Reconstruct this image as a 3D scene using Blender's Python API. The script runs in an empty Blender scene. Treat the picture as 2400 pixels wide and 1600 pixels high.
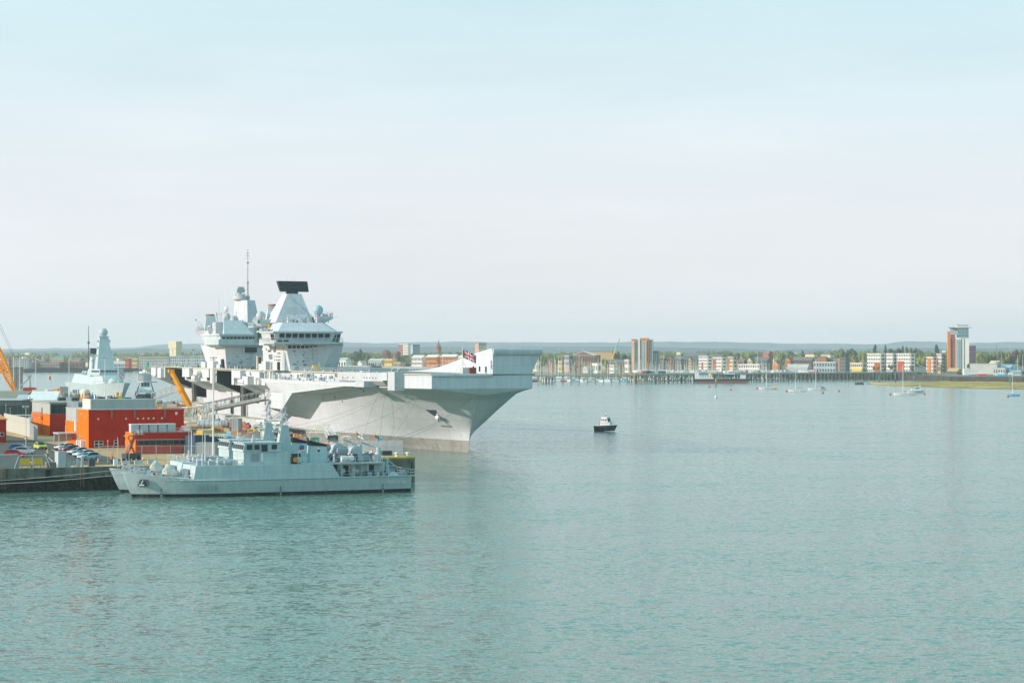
import bpy, math, random
from mathutils import Vector, Matrix
random.seed(7)
R = math.radians
SC = bpy.context.scene
COL = SC.collection

# ------------------------------------------------------------------ camera
FPX = 5035.0
HC = 24.0
cam = bpy.data.cameras.new('camera')
cam.lens = FPX / 2400 * 36
cam.sensor_width = 36
cam.clip_start = 1
cam.clip_end = 60000
camo = bpy.data.objects.new('camera', cam)
COL.objects.link(camo)
camo.location = (0, 0, HC)
camo.rotation_euler = (R(90) + math.atan(25 / FPX), 0, 0)
SC.camera = camo

# ------------------------------------------------------------------ sky, sun, exposure
SUN_DIR = Vector((-0.956, -0.293, 0)).normalized()
SUN_EL = R(20)
SUN_DIR = Vector((SUN_DIR.x * math.cos(SUN_EL), SUN_DIR.y * math.cos(SUN_EL), math.sin(SUN_EL)))
world = bpy.data.worlds.new('World')
SC.world = world
world.use_nodes = True
wn, wl = world.node_tree.nodes, world.node_tree.links
bg = wn['Background']
sky = wn.new('ShaderNodeTexSky')
sky.sky_type = 'NISHITA'
sky.sun_disc = False
sky.sun_elevation = SUN_EL
sky.sun_rotation = math.atan2(SUN_DIR.x, SUN_DIR.y)
sky.air_density = 1.0
sky.dust_density = 1.5
sky.ozone_density = 1.5
# thin high veil of cloud over the clear sky
tc = wn.new('ShaderNodeTexCoord')
mp = wn.new('ShaderNodeMapping')
mp.inputs['Scale'].default_value = (1.2, 1.2, 7.0)
nz = wn.new('ShaderNodeTexNoise')
nz.inputs['Scale'].default_value = 2.2
nz.inputs['Detail'].default_value = 6
nz.inputs['Roughness'].default_value = 0.55
cr = wn.new('ShaderNodeMapRange')
cr.inputs['From Min'].default_value = 0.3
cr.inputs['From Max'].default_value = 0.75
cr.inputs['To Min'].default_value = 0.72
cr.inputs['To Max'].default_value = 0.90
wl.new(tc.outputs['Generated'], mp.inputs['Vector'])
wl.new(mp.outputs['Vector'], nz.inputs['Vector'])
wl.new(nz.outputs['Fac'], cr.inputs['Value'])
sep = wn.new('ShaderNodeSeparateXYZ')
wl.new(tc.outputs['Generated'], sep.inputs['Vector'])
elr = wn.new('ShaderNodeValToRGB')
elr.color_ramp.elements[0].position = 0.0
elr.color_ramp.elements[0].color = (10.2, 9.5, 9.9, 1)
e = elr.color_ramp.elements.new(0.07)
e.color = (8.8, 8.9, 9.4, 1)
elr.color_ramp.elements[-1].position = 1.0
elr.color_ramp.elements[-1].color = (2.4, 6.6, 8.4, 1)
e = elr.color_ramp.elements.new(0.36)
e.color = (3.9, 8.7, 9.8, 1)
e = elr.color_ramp.elements.new(0.18)
e.color = (6.4, 8.8, 9.35, 1)
wl.new(sep.outputs['Z'], elr.inputs['Fac'])
mx = wn.new('ShaderNodeMix')
mx.data_type = 'RGBA'
wl.new(cr.outputs['Result'], mx.inputs['Factor'])
wl.new(sky.outputs['Color'], mx.inputs['A'])
n5 = wn.new('ShaderNodeTexNoise'); n5.inputs['Scale'].default_value = 3.0; n5.inputs['Detail'].default_value = 7; n5.inputs['Roughness'].default_value = 0.6; n5.inputs['Distortion'].default_value = 0.6
mp5 = wn.new('ShaderNodeMapping'); mp5.inputs['Scale'].default_value = (1.6, 1.6, 11.0); mp5.inputs['Rotation'].default_value = (0.10, 0.06, 0)
wl.new(tc.outputs['Generated'], mp5.inputs['Vector']); wl.new(mp5.outputs['Vector'], n5.inputs['Vector'])
c5 = wn.new('ShaderNodeValToRGB'); c5.color_ramp.elements[0].position = 0.35; c5.color_ramp.elements[0].color = (0.965, 0.985, 0.99, 1); c5.color_ramp.elements[1].position = 0.68; c5.color_ramp.elements[1].color = (1.035, 1.015, 1.015, 1)
wl.new(n5.outputs['Fac'], c5.inputs['Fac'])
m5 = wn.new('ShaderNodeMix'); m5.data_type = 'RGBA'; m5.blend_type = 'MULTIPLY'; m5.inputs['Factor'].default_value = 1
wl.new(elr.outputs['Color'], m5.inputs['A']); wl.new(c5.outputs['Color'], m5.inputs['B'])
wl.new(m5.outputs['Result'], mx.inputs['B'])
wl.new(mx.outputs['Result'], bg.inputs['Color'])
bg.inputs['Strength'].default_value = 0.1
sun = bpy.data.lights.new('sun', 'SUN')
sun.energy = 4.4
sun.angle = R(0.8)
sun.color = (1.0, 0.845, 0.765)
suno = bpy.data.objects.new('sun', sun)
COL.objects.link(suno)
suno.rotation_euler = SUN_DIR.to_track_quat('Z', 'Y').to_euler()
SC.view_settings.view_transform = 'Standard'
SC.view_settings.look = 'None'
SC.view_settings.exposure = 0.16
SC.view_settings.gamma = 1
SC.view_settings.use_curve_mapping = False
SC.cycles.max_bounces = 6
SC.cycles.volume_bounces = 3

# ------------------------------------------------------------------ helpers
def G(px, py, z=0.0):
    """ground point seen at a photo pixel, on the level z"""
    Y = FPX * (HC - z) / (py - 825.0)
    return ((px - 1200) * Y / FPX, Y, z)

def AX(px, Y):
    return (px - 1200) * Y / FPX

def AZ(py, Y):
    return HC - (py - 825.0) * Y / FPX

class MB:
    def __init__(s):
        s.v, s.f, s.m = [], [], []
    def add(s, vs, fs, mi=0):
        b = len(s.v)
        s.v += [tuple(p) for p in vs]
        s.f += [tuple(i + b for i in f) for f in fs]
        s.m += [mi] * len(fs)
        return s
    def box(s, c, d, rz=0, mi=0, tx=1, ty=1, ox=0, oy=0):
        """box centred c with size d; top face scaled by tx, ty and shifted ox, oy"""
        hx, hy, hz = d[0] / 2, d[1] / 2, d[2] / 2
        cs, sn = math.cos(rz), math.sin(rz)
        vs = []
        for z, kx, ky, sx, sy in ((-hz, 1, 1, 0, 0), (hz, tx, ty, ox, oy)):
            for x, y in ((-hx, -hy), (hx, -hy), (hx, hy), (-hx, hy)):
                X, Y = x * kx + sx, y * ky + sy
                vs.append((c[0] + X * cs - Y * sn, c[1] + X * sn + Y * cs, c[2] + z))
        return s.add(vs, [(0, 3, 2, 1), (4, 5, 6, 7), (0, 1, 5, 4), (1, 2, 6, 5), (2, 3, 7, 6), (3, 0, 4, 7)], mi)
    def bb(s, x0, x1, y0, y1, z0, z1, mi=0):
        return s.box(((x0 + x1) / 2, (y0 + y1) / 2, (z0 + z1) / 2), (abs(x1 - x0), abs(y1 - y0), abs(z1 - z0)), 0, mi)
    def prism(s, pts, z0, z1, mi=0, top=None):
        n = len(pts)
        A = sum(pts[i][0] * pts[(i + 1) % n][1] - pts[(i + 1) % n][0] * pts[i][1] for i in range(n))
        if A < 0:
            pts = pts[::-1]
            top = top[::-1] if top else None
        top = top or pts
        zz = lambda z, i: z[i] if isinstance(z, (list, tuple)) else z
        vs = [(p[0], p[1], zz(z0, i)) for i, p in enumerate(pts)] + [(p[0], p[1], zz(z1, i)) for i, p in enumerate(top)]
        fs = [tuple(range(n - 1, -1, -1)), tuple(range(n, 2 * n))]
        fs += [(i, (i + 1) % n, (i + 1) % n + n, i + n) for i in range(n)]
        return s.add(vs, fs, mi)
    def xprism(s, sec, x0, x1, mi=0):
        """section polygon in (y, z) pushed along x"""
        n = len(sec)
        A = sum(sec[i][0] * sec[(i + 1) % n][1] - sec[(i + 1) % n][0] * sec[i][1] for i in range(n))
        if A < 0: sec = sec[::-1]
        x0, x1 = min(x0, x1), max(x0, x1)
        vs = [(x0, p[0], p[1]) for p in sec] + [(x1, p[0], p[1]) for p in sec]
        fs = [tuple(range(n - 1, -1, -1)), tuple(range(n, 2 * n))]
        fs += [(i, (i + 1) % n, (i + 1) % n + n, i + n) for i in range(n)]
        return s.add(vs, fs, mi)
    def hexa(s, b, t, mi=0):
        return s.add(list(b) + list(t), [(0, 3, 2, 1), (4, 5, 6, 7), (0, 1, 5, 4), (1, 2, 6, 5), (2, 3, 7, 6), (3, 0, 4, 7)], mi)
    def tube(s, p0, p1, r0, r1=None, n=6, mi=0):
        p0, p1 = Vector(p0), Vector(p1)
        r1 = r0 if r1 is None else r1
        q = (p1 - p0).to_track_quat('Z', 'Y')
        vs = []
        for p, r in ((p0, r0), (p1, r1)):
            for i in range(n):
                a = 2 * math.pi * i / n
                vs.append(p + q @ Vector((r * math.cos(a), r * math.sin(a), 0)))
        fs = [tuple(range(n - 1, -1, -1)), tuple(range(n, 2 * n))] + [(i, (i + 1) % n, (i + 1) % n + n, i + n) for i in range(n)]
        return s.add(vs, fs, mi)
    def path(s, pts, r, n=5, mi=0):
        for a, b in zip(pts, pts[1:]): s.tube(a, b, r, r, n, mi)
        return s
    def lathe(s, c, prof, n=12, mi=0, axis='z'):
        vs, fs = [], []
        for r, z in prof:
            for i in range(n):
                a = 2 * math.pi * i / n
                u = (r * math.cos(a), r * math.sin(a), z)
                if axis == 'x': u = (z, u[0], u[1])
                if axis == 'y': u = (u[1], z, u[0])
                vs.append((c[0] + u[0], c[1] + u[1], c[2] + u[2]))
        for k in range(len(prof) - 1):
            for i in range(n):
                j = (i + 1) % n
                fs.append((k * n + i, k * n + j, k * n + n + j, k * n + n + i))
        fs.append(tuple(range(n - 1, -1, -1)))
        fs.append(tuple(range((len(prof) - 1) * n, len(prof) * n)))
        return s.add(vs, fs, mi)
    def ball(s, c, r, n=12, mi=0, sz=1):
        k = n // 2
        return s.lathe(c, [(max(r * math.sin(math.pi * i / k), 0.001), -r * sz * math.cos(math.pi * i / k)) for i in range(k + 1)], n, mi)
    def rail(s, pts, h=1.1, r=0.05, step=2.5, bars=2, mi=0, n=4):
        for a, b in zip(pts, pts[1:]):
            a, b = Vector(a), Vector(b)
            L = (b - a).length
            k = max(1, int(L / step))
            for i in range(k + 1):
                p = a.lerp(b, i / k)
                s.tube(p, p + Vector((0, 0, h)), r, r, n, mi)
            for j in range(bars):
                o = Vector((0, 0, h * (j + 1) / bars))
                s.tube(a + o, b + o, r, r, n, mi)
        return s
    def grid(s, rows, mi=0, closed=False):
        n = len(rows[0])
        vs = [p for r in rows for p in r]
        fs = []
        for k in range(len(rows) - 1):
            for i in range(n - (0 if closed else 1)):
                j = (i + 1) % n
                fs.append((k * n + i, k * n + j, (k + 1) * n + j, (k + 1) * n + i))
        return s.add(vs, fs, mi)
    def mesh(s, name, mats, smooth=False, angle=None):
        me = bpy.data.meshes.new(name)
        me.from_pydata(s.v, [], s.f)
        for m in (mats if isinstance(mats, (list, tuple)) else [mats]): me.materials.append(m)
        if len(me.materials) > 1: me.polygons.foreach_set('material_index', s.m)
        if smooth: me.polygons.foreach_set('use_smooth', [True] * len(me.polygons))
        me.update()
        if smooth and angle is not None:
            me.set_sharp_from_angle(angle=angle)
        return me

def obj(name, mb, mats, parent=None, label=None, smooth=False, angle=R(35), loc=None, rz=0):
    me = mb.mesh(name, mats, smooth, angle) if isinstance(mb, MB) else mb
    o = bpy.data.objects.new(name, me)
    COL.objects.link(o)
    if parent: o.parent = parent
    if label: o['label'] = label
    if loc: o.location = loc
    if rz: o.rotation_euler = (0, 0, rz)
    return o

def tag(o, label, cat, group=None):
    o['label'] = label; o['category'] = cat
    if group: o['group'] = group
    return o

def thing(name, label, cat, loc=(0, 0, 0), rz=0, group=None):
    o = bpy.data.objects.new(name, None)
    o.empty_display_size = 1
    COL.objects.link(o)
    o.location = loc
    o.rotation_euler = (0, 0, rz)
    return tag(o, label, cat, group)

def struct(name, mb, mats, **k):
    o = obj(name, mb, mats, **k)
    o['kind'] = 'structure'
    return o

def stuff(o):
    o['kind'] = 'stuff'
    return o

def dup(o, parent=None, loc=None, rz=None, label=None):
    c = o.copy()
    COL.objects.link(c)
    c.parent = parent
    if loc is not None: c.location = loc
    if rz is not None: c.rotation_euler = (0, 0, rz)
    if label: c['label'] = label
    for ch in list(o.children): dup(ch, c)
    return c

# ------------------------------------------------------------------ materials
def mat(name, col, rough=0.6, metal=0.0, var=0.12, scale=0.5, streak=0.0, bump=0.0, bscale=4.0, spec=0.22, sdir=(1, 1, 0.12), dirt=None, emit=None):
    m = bpy.data.materials.new(name)
    m.use_nodes = True
    N, L = m.node_tree.nodes, m.node_tree.links
    b = N['Principled BSDF']
    b.inputs['Roughness'].default_value = rough
    b.inputs['Metallic'].default_value = metal
    b.inputs['Specular IOR Level'].default_value = spec
    tcn = N.new('ShaderNodeTexCoord')
    n1 = N.new('ShaderNodeTexNoise')
    n1.inputs['Scale'].default_value = scale
    n1.inputs['Detail'].default_value = 5
    L.new(tcn.outputs['Object'], n1.inputs['Vector'])
    mr = N.new('ShaderNodeMapRange')
    mr.inputs['From Min'].default_value = 0.3
    mr.inputs['From Max'].default_value = 0.7
    mr.inputs['To Min'].default_value = 1 - var
    mr.inputs['To Max'].default_value = 1 + var
    L.new(n1.outputs['Fac'], mr.inputs['Value'])
    fac = mr.outputs['Result']
    if streak:
        mpn = N.new('ShaderNodeMapping')
        mpn.inputs['Scale'].default_value = sdir
        n2 = N.new('ShaderNodeTexNoise')
        n2.inputs['Scale'].default_value = 1.4
        n2.inputs['Detail'].default_value = 6
        n2.inputs['Roughness'].default_value = 0.7
        L.new(tcn.outputs['Object'], mpn.inputs['Vector'])
        L.new(mpn.outputs['Vector'], n2.inputs['Vector'])
        m2 = N.new('ShaderNodeMapRange')
        m2.inputs['From Min'].default_value = 0.35
        m2.inputs['From Max'].default_value = 0.65
        m2.inputs['To Min'].default_value = 1 - streak
        m2.inputs['To Max'].default_value = 1 + streak * 0.4
        L.new(n2.outputs['Fac'], m2.inputs['Value'])
        mu = N.new('ShaderNodeMath'); mu.operation = 'MULTIPLY'
        L.new(fac, mu.inputs[0]); L.new(m2.outputs['Result'], mu.inputs[1])
        fac = mu.outputs[0]
    vm = N.new('ShaderNodeVectorMath'); vm.operation = 'SCALE'
    vm.inputs[0].default_value = col[:3]
    L.new(fac, vm.inputs['Scale'])
    out = vm.outputs['Vector']
    if dirt:
        mpn = N.new('ShaderNodeMapping')
        mpn.inputs['Scale'].default_value = dirt[2] if len(dirt) > 2 else (1, 1, 0.3)
        n3 = N.new('ShaderNodeTexNoise')
        n3.inputs['Scale'].default_value = 0.7
        n3.inputs['Detail'].default_value = 8
        L.new(tcn.outputs['Object'], mpn.inputs['Vector'])
        L.new(mpn.outputs['Vector'], n3.inputs['Vector'])
        m3 = N.new('ShaderNodeMapRange')
        m3.inputs['From Min'].default_value = 0.5
        m3.inputs['From Max'].default_value = 0.7
        m3.inputs['To Max'].default_value = dirt[1]
        L.new(n3.outputs['Fac'], m3.inputs['Value'])
        mi = N.new('ShaderNodeMix'); mi.data_type = 'RGBA'
        L.new(m3.outputs['Result'], mi.inputs['Factor'])
        L.new(out, mi.inputs['A'])
        mi.inputs['B'].default_value = (*dirt[0], 1)
        out = mi.outputs['Result']
    L.new(out, b.inputs['Base Color'])
    if bump:
        n4 = N.new('ShaderNodeTexNoise')
        n4.inputs['Scale'].default_value = bscale
        n4.inputs['Detail'].default_value = 4
        L.new(tcn.outputs['Object'], n4.inputs['Vector'])
        bp = N.new('ShaderNodeBump')
        bp.inputs['Strength'].default_value = bump
        bp.inputs['Distance'].default_value = 0.1
        L.new(n4.outputs['Fac'], bp.inputs['Height'])
        L.new(bp.outputs['Normal'], b.inputs['Normal'])
    return m

def shipmat(name, col, seam=0.10, streak=0.12, bw=9.0, bh=2.6):
    """grey ship paint: plating seams, dull patches and run-off streaks"""
    m = mat(name, col, 0.55, 0, 0.035, 0.12, streak, dirt=((0.30, 0.25, 0.18), 0.08, (1, 1, 0.08)))
    N, L = m.node_tree.nodes, m.node_tree.links
    b = N['Principled BSDF']
    src = b.inputs['Base Color'].links[0].from_socket
    tcn = [n for n in N if n.type == 'TEX_COORD'][0]
    sp = N.new('ShaderNodeSeparateXYZ'); L.new(tcn.outputs['Object'], sp.inputs[0])
    ad = N.new('ShaderNodeMath'); ad.operation = 'ADD'
    L.new(sp.outputs['X'], ad.inputs[0]); L.new(sp.outputs['Y'], ad.inputs[1])
    cb = N.new('ShaderNodeCombineXYZ')
    L.new(ad.outputs[0], cb.inputs['X']); L.new(sp.outputs['Z'], cb.inputs['Y'])
    br = N.new('ShaderNodeTexBrick')
    br.inputs['Scale'].default_value = 1
    br.inputs['Brick Width'].default_value = bw
    br.inputs['Row Height'].default_value = bh
    br.inputs['Mortar Size'].default_value = 0.03
    br.inputs['Color1'].default_value = (1, 1, 1, 1)
    br.inputs['Color2'].default_value = (1 - seam * .6,) * 3 + (1,)
    br.inputs['Mortar'].default_value = (1 - seam * 3,) * 3 + (1,)
    L.new(cb.outputs[0], br.inputs['Vector'])
    mu = N.new('ShaderNodeMix'); mu.data_type = 'RGBA'; mu.blend_type = 'MULTIPLY'
    mu.inputs['Factor'].default_value = 1
    L.new(src, mu.inputs['A']); L.new(br.outputs['Color'], mu.inputs['B'])
    L.new(mu.outputs['Result'], b.inputs['Base Color'])
    n4 = N.new('ShaderNodeTexNoise'); n4.inputs['Scale'].default_value = 0.35; n4.inputs['Detail'].default_value = 2
    L.new(tcn.outputs['Object'], n4.inputs['Vector'])
    bp = N.new('ShaderNodeBump'); bp.inputs['Strength'].default_value = 0.12; bp.inputs['Distance'].default_value = 0.25
    L.new(n4.outputs['Fac'], bp.inputs['Height']); L.new(bp.outputs['Normal'], b.inputs['Normal'])
    return m

M = {}
M['ship'] = shipmat('ship_grey', (0.585, 0.618, 0.635))
M['ship2'] = shipmat('ship_grey_minehunter', (0.47, 0.56, 0.55), 0.06, 0.14, 5, 1.3)
M['ship3'] = shipmat('ship_grey_destroyer', (0.50, 0.59, 0.59))
M['boot'] = mat('boot_weathered', (0.30, 0.30, 0.275), 0.8, 0, 0.12, 0.2, 0.25, sdir=(0.25, 0.25, 2.5), dirt=((0.14, 0.15, 0.12), 0.5))
M['bootblack'] = mat('boot_black', (0.02, 0.025, 0.027), 0.5, 0, 0.2, 0.5, dirt=((0.16, 0.17, 0.16), 0.4))
M['deck'] = mat('deck_nonslip', (0.27, 0.27, 0.24), 0.85, 0, 0.12, 0.08)
M['deckline'] = mat('deck_edge_paint', (0.55, 0.52, 0.38), 0.7)
M['dark'] = mat('dark_paint_and_shade', (0.035, 0.045, 0.047), 0.7)  # dark doors and portholes, and the painted shade inside recesses
M['rib'] = mat('door_rib_grey', (0.20, 0.19, 0.17), 0.7, 0, 0.1, 0.5, 0.2)
M['glass'] = mat('window_glass', (0.02, 0.045, 0.045), 0.12, 0, 0.3, 0.8)
M['slate'] = mat('radar_slate', (0.055, 0.085, 0.095), 0.6)
M['radar'] = mat('radar_louvre', (0.03, 0.05, 0.058), 0.6)
M['white'] = mat('white_paint', (0.74, 0.74, 0.72), 0.45, 0, 0.05, 0.6)
M['cream'] = mat('cream_paint', (0.72, 0.68, 0.52), 0.6, 0, 0.06, 0.3)
M['pale'] = mat('pale_grey_paint', (0.49, 0.52, 0.53), 0.55, 0, 0.08, 0.5, 0.1)
M['midgrey'] = mat('mid_grey_paint', (0.30, 0.34, 0.35), 0.6, 0, 0.1, 0.5, 0.1)
M['black'] = mat('black_rubber', (0.02, 0.02, 0.02), 0.7)
M['exhaust'] = mat('sooty_funnel_mouth', (0.30, 0.17, 0.08), 0.7, 0, 0.4, 1.5)
M['green'] = mat('green_netting', (0.05, 0.30, 0.20), 0.7, 0, 0.3, 1.0)
M['greenlamp'] = mat('green_paint', (0.01, 0.33, 0.16), 0.5)
M['red'] = mat('red_paint', (0.55, 0.035, 0.02), 0.45)
M['redrust'] = mat('dull_red', (0.28, 0.09, 0.06), 0.6)
M['orange'] = mat('orange_paint', (0.80, 0.24, 0.02), 0.45, 0, 0.08, 1)
M['craneorange'] = mat('crane_orange', (0.93, 0.36, 0.008), 0.4, 0, 0.08, 1)
M['yellow'] = mat('yellow_paint', (0.78, 0.50, 0.03), 0.5, 0, 0.1, 1)
M['rope'] = mat('rope', (0.42, 0.40, 0.34), 0.9)
M['ropedark'] = mat('dark_rope', (0.20, 0.20, 0.19), 0.9)
M['rust'] = mat('rusty_steel', (0.25, 0.14, 0.08), 0.8, 0, 0.3, 1)
M['blue'] = mat('blue_paint', (0.04, 0.17, 0.36), 0.45)
M['skyblue'] = mat('sky_blue_paint', (0.12, 0.45, 0.62), 0.4)
M['steel'] = mat('galvanised_steel', (0.50, 0.51, 0.50), 0.45, 0.3, 0.1, 1)
M['wood'] = mat('weathered_timber', (0.27, 0.215, 0.15), 0.85, 0, 0.35, 0.6, 0.3)
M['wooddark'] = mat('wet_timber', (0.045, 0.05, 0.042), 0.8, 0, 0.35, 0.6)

# ------------------------------------------------------------------ water
def water_mat():
    m = bpy.data.materials.new('harbour_water')
    m.use_nodes = True
    N, L = m.node_tree.nodes, m.node_tree.links
    b = N['Principled BSDF']
    b.inputs['Roughness'].default_value = 0.13
    b.inputs['Specular IOR Level'].default_value = 0.47
    b.inputs['IOR'].default_value = 1.333
    g = N.new('ShaderNodeNewGeometry')
    def noise(sc, scale, det, rough=0.5):
        mpn = N.new('ShaderNodeMapping'); mpn.inputs['Scale'].default_value = sc
        mpn.inputs['Rotation'].default_value = (0, 0, R(-8))
        n = N.new('ShaderNodeTexNoise'); n.inputs['Scale'].default_value = scale
        n.inputs['Detail'].default_value = det; n.inputs['Roughness'].default_value = rough
        L.new(g.outputs['Position'], mpn.inputs['Vector']); L.new(mpn.outputs['Vector'], n.inputs['Vector'])
        return n.outputs['Fac']
    patch = noise((0.003, 0.018, 1), 1, 5, 0.65)
    pm = N.new('ShaderNodeMapRange')
    pm.inputs['From Min'].default_value = 0.35; pm.inputs['From Max'].default_value = 0.65
    L.new(patch, pm.inputs['Value'])
    cr = N.new('ShaderNodeMix'); cr.data_type = 'RGBA'
    L.new(pm.outputs['Result'], cr.inputs['Factor'])
    cr.inputs['A'].default_value = (0.118, 0.205, 0.152, 1)
    cr.inputs['B'].default_value = (0.135, 0.235, 0.182, 1)
    L.new(cr.outputs['Result'], b.inputs['Base Color'])
    def tilt(sc, det, k, rough=0.5):
        """random facet slopes from a noise field, the same at every distance"""
        mpn = N.new('ShaderNodeMapping'); mpn.inputs['Scale'].default_value = sc
        mpn.inputs['Rotation'].default_value = (0, 0, R(-8))
        n = N.new('ShaderNodeTexNoise'); n.inputs['Scale'].default_value = 1
        n.inputs['Detail'].default_value = det; n.inputs['Roughness'].default_value = rough
        L.new(g.outputs['Position'], mpn.inputs['Vector']); L.new(mpn.outputs['Vector'], n.inputs['Vector'])
        s = N.new('ShaderNodeVectorMath'); s.operation = 'SUBTRACT'; s.inputs[1].default_value = (.5, .5, .5)
        L.new(n.outputs['Color'], s.inputs[0])
        m_ = N.new('ShaderNodeVectorMath'); m_.operation = 'MULTIPLY'; m_.inputs[1].default_value = (k * .7, k, 0)
        L.new(s.outputs[0], m_.inputs[0])
        return m_.outputs[0]
    def vadd(a, c):
        n = N.new('ShaderNodeVectorMath'); n.operation = 'ADD'; L.new(a, n.inputs[0]); L.new(c, n.inputs[1]); return n.outputs[0]
    sl = vadd(vadd(tilt((0.75, 1.35, 1), 2, 0.66), tilt((2.2, 3.8, 1), 2, 0.68)), tilt((0.05, 0.12, 1), 2, 0.20))
    st = N.new('ShaderNodeMapRange')
    st.inputs['From Min'].default_value = 0.3; st.inputs['From Max'].default_value = 0.7
    st.inputs['To Min'].default_value = 0.55; st.inputs['To Max'].default_value = 1.35
    L.new(patch, st.inputs['Value'])
    sc_ = N.new('ShaderNodeVectorMath'); sc_.operation = 'SCALE'
    L.new(sl, sc_.inputs[0]); L.new(st.outputs['Result'], sc_.inputs['Scale'])
    up_ = N.new('ShaderNodeVectorMath'); up_.operation = 'ADD'; up_.inputs[1].default_value = (0, 0, 1)
    L.new(sc_.outputs[0], up_.inputs[0])
    nn_ = N.new('ShaderNodeVectorMath'); nn_.operation = 'NORMALIZE'; L.new(up_.outputs[0], nn_.inputs[0])
    L.new(nn_.outputs[0], b.inputs['Normal'])
    return m
struct('water', MB().add([(-14000, -300, 0), (14000, -300, 0), (14000, 14000, 0), (-14000, 14000, 0)], [(0, 1, 2, 3)]), water_mat())

# ------------------------------------------------------------------ haze and hills
def haze():
    m = bpy.data.materials.new('haze_air')
    m.use_nodes = True
    N, L = m.node_tree.nodes, m.node_tree.links
    N.remove(N['Principled BSDF'])
    v = N.new('ShaderNodeVolumePrincipled')
    v.inputs['Color'].default_value = (0.93, 0.97, 1.0, 1)
    v.inputs['Density'].default_value = 0.000085
    v.inputs['Anisotropy'].default_value = 0.2
    L.new(v.outputs[0], N['Material Output'].inputs['Volume'])
    stuff(obj('haze', MB().bb(-13500, 13500, -250, 13800, -1.5, 190), m))
haze()

HILL = mat('far_hill_fields', (0.045, 0.075, 0.080), 0.9, 0, 0.5, 0.002, dirt=((0.16, 0.17, 0.10), 0.6, (0.004, 0.004, 0.01)))  # base colour tinted blue to paint in some of the distance haze
def ridge(name, Y, tops, depth, seedv, amp):
    rnd = random.Random(seedv)
    ph = [rnd.uniform(0, 6.28) for _ in range(8)]
    rows = [[], [], [], [], []]
    for i in range(301):
        px = -900 + i * 14
        for (a, ta), (c, tb) in zip(tops, tops[1:]):
            if a <= px <= c:
                t = (px - a) / (c - a); t = t * t * (3 - 2 * t)
                py = ta + (tb - ta) * t
                break
        z = AZ(py, Y)
        z += amp * sum(math.sin(px * (0.011 + 0.017 * k) + ph[k]) / (1 + k) for k in range(8))
        z += rnd.uniform(-1, 1) * amp * 0.35
        X = AX(px, Y)
        rows[0].append((X, Y - depth, 2)); rows[1].append((X, Y - depth * 0.55, max(3, z * 0.45 + rnd.uniform(-2, 2))))
        rows[2].append((X, Y - depth * 0.25, max(3, z * 0.78 + rnd.uniform(-2, 2))))
        rows[3].append((X, Y, max(3, z))); rows[4].append((X, Y + depth, 0))
    mb = MB().grid(rows)
    return struct(name, mb, HILL, smooth=True, angle=None)
ridge('hills', 12300, [(-900, 818), (0, 818), (250, 815), (420, 806), (560, 804), (760, 799), (860, 803), (1000, 801), (1250, 803), (1400, 801), (1560, 800), (1800, 804), (2060, 805), (2130, 799), (2250, 804), (2400, 802), (3400, 806)], 1300, 3, 2.4)
ridge('hills', 8000, [(-900, 822), (0, 822), (600, 817), (900, 814), (1300, 811), (1500, 814), (1900, 818), (2400, 815), (3400, 818)], 1500, 5, 2.0)

# ------------------------------------------------------------------ aircraft carrier
CAR = dict(o=(-10.4, 514.0), h=(0.3136, -0.9496))
car_rz = math.atan2(-0.9496, 0.3136)
carrier = thing('aircraft_carrier', 'huge grey aircraft carrier with two island towers and ski-jump bow alongside the jetty', 'aircraft carrier', (-10.4, 514.0, 0), car_rz)

STB = [(14, -13.2), (4, -17.0), (-8, -19.2), (-30, -22.5), (-60, -24.5), (-100, -25.5), (-153, -27), (-300, -27)]
PRT = [(14, 11.4), (4, 14.5), (-8, 17), (-30, 21), (-60, 24), (-100, 25), (-300, 25)]
def interp(tab, x):
    for (a, ya), (b, yb) in zip(tab, tab[1:]):
        if b <= x <= a: return ya + (yb - ya) * (a - x) / (a - b)
    return tab[0][1] if x > tab[0][0] else tab[-1][1]
STEM = [(-3, 0), (0, 0), (4.7, 1.0), (7.3, 3.1), (10.6, 6.5), (13.9, 9.9), (15.4, 12.6)]
PZ = [(-3, 1.15), (0, 1.0), (3.8, .87), (6.6, .665), (9.5, .585), (12.9, .48), (15.4, .3)]
LZT = [(-3, 84), (0, 82), (3.8, 76), (6.6, 66), (9.5, 55), (12.9, 45), (15.4, 40)]
def tab(T, z):
    for (a, ya), (b, yb) in zip(T, T[1:]):
        if a <= z <= b: return ya + (yb - ya) * (z - a) / (b - a)
    return T[-1][1] if z > T[-1][0] else T[0][1]
def halfb(x, z):
    """half breadth of the carrier's hull"""
    d = tab(STEM, z) - x
    if d <= 0: return 0.02
    B = 19.5 + max(0, z) ** 2 * 0.004
    LL = tab(LZT, z)
    if d < LL: y = B * (d / LL) ** tab(PZ, z)
    else: y = B
    y = min(y, B)
    t = min(1, max(0, (d - 9) / 26)); t = t * t * (3 - 2 * t)
    yw = 19.5 * min(1, max(0, -x) / 82)
    yt = interp([(14, 13.2), (4, 16.8), (-8, 18.8), (-30, 20.5), (-60, 20.6), (-150, 19.6), (-300, 19.6)], x)
    lin = yw + (yt - yw) * min(1, max(0, z) / 15.5) ** 1.0
    y = y * (1 - t) + max(lin, 0.02) * t
    if x < -240: y *= 1 - 0.22 * ((-240 - x) / 60) ** 2 * max(0, 1 - z / 10)
    return y
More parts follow.
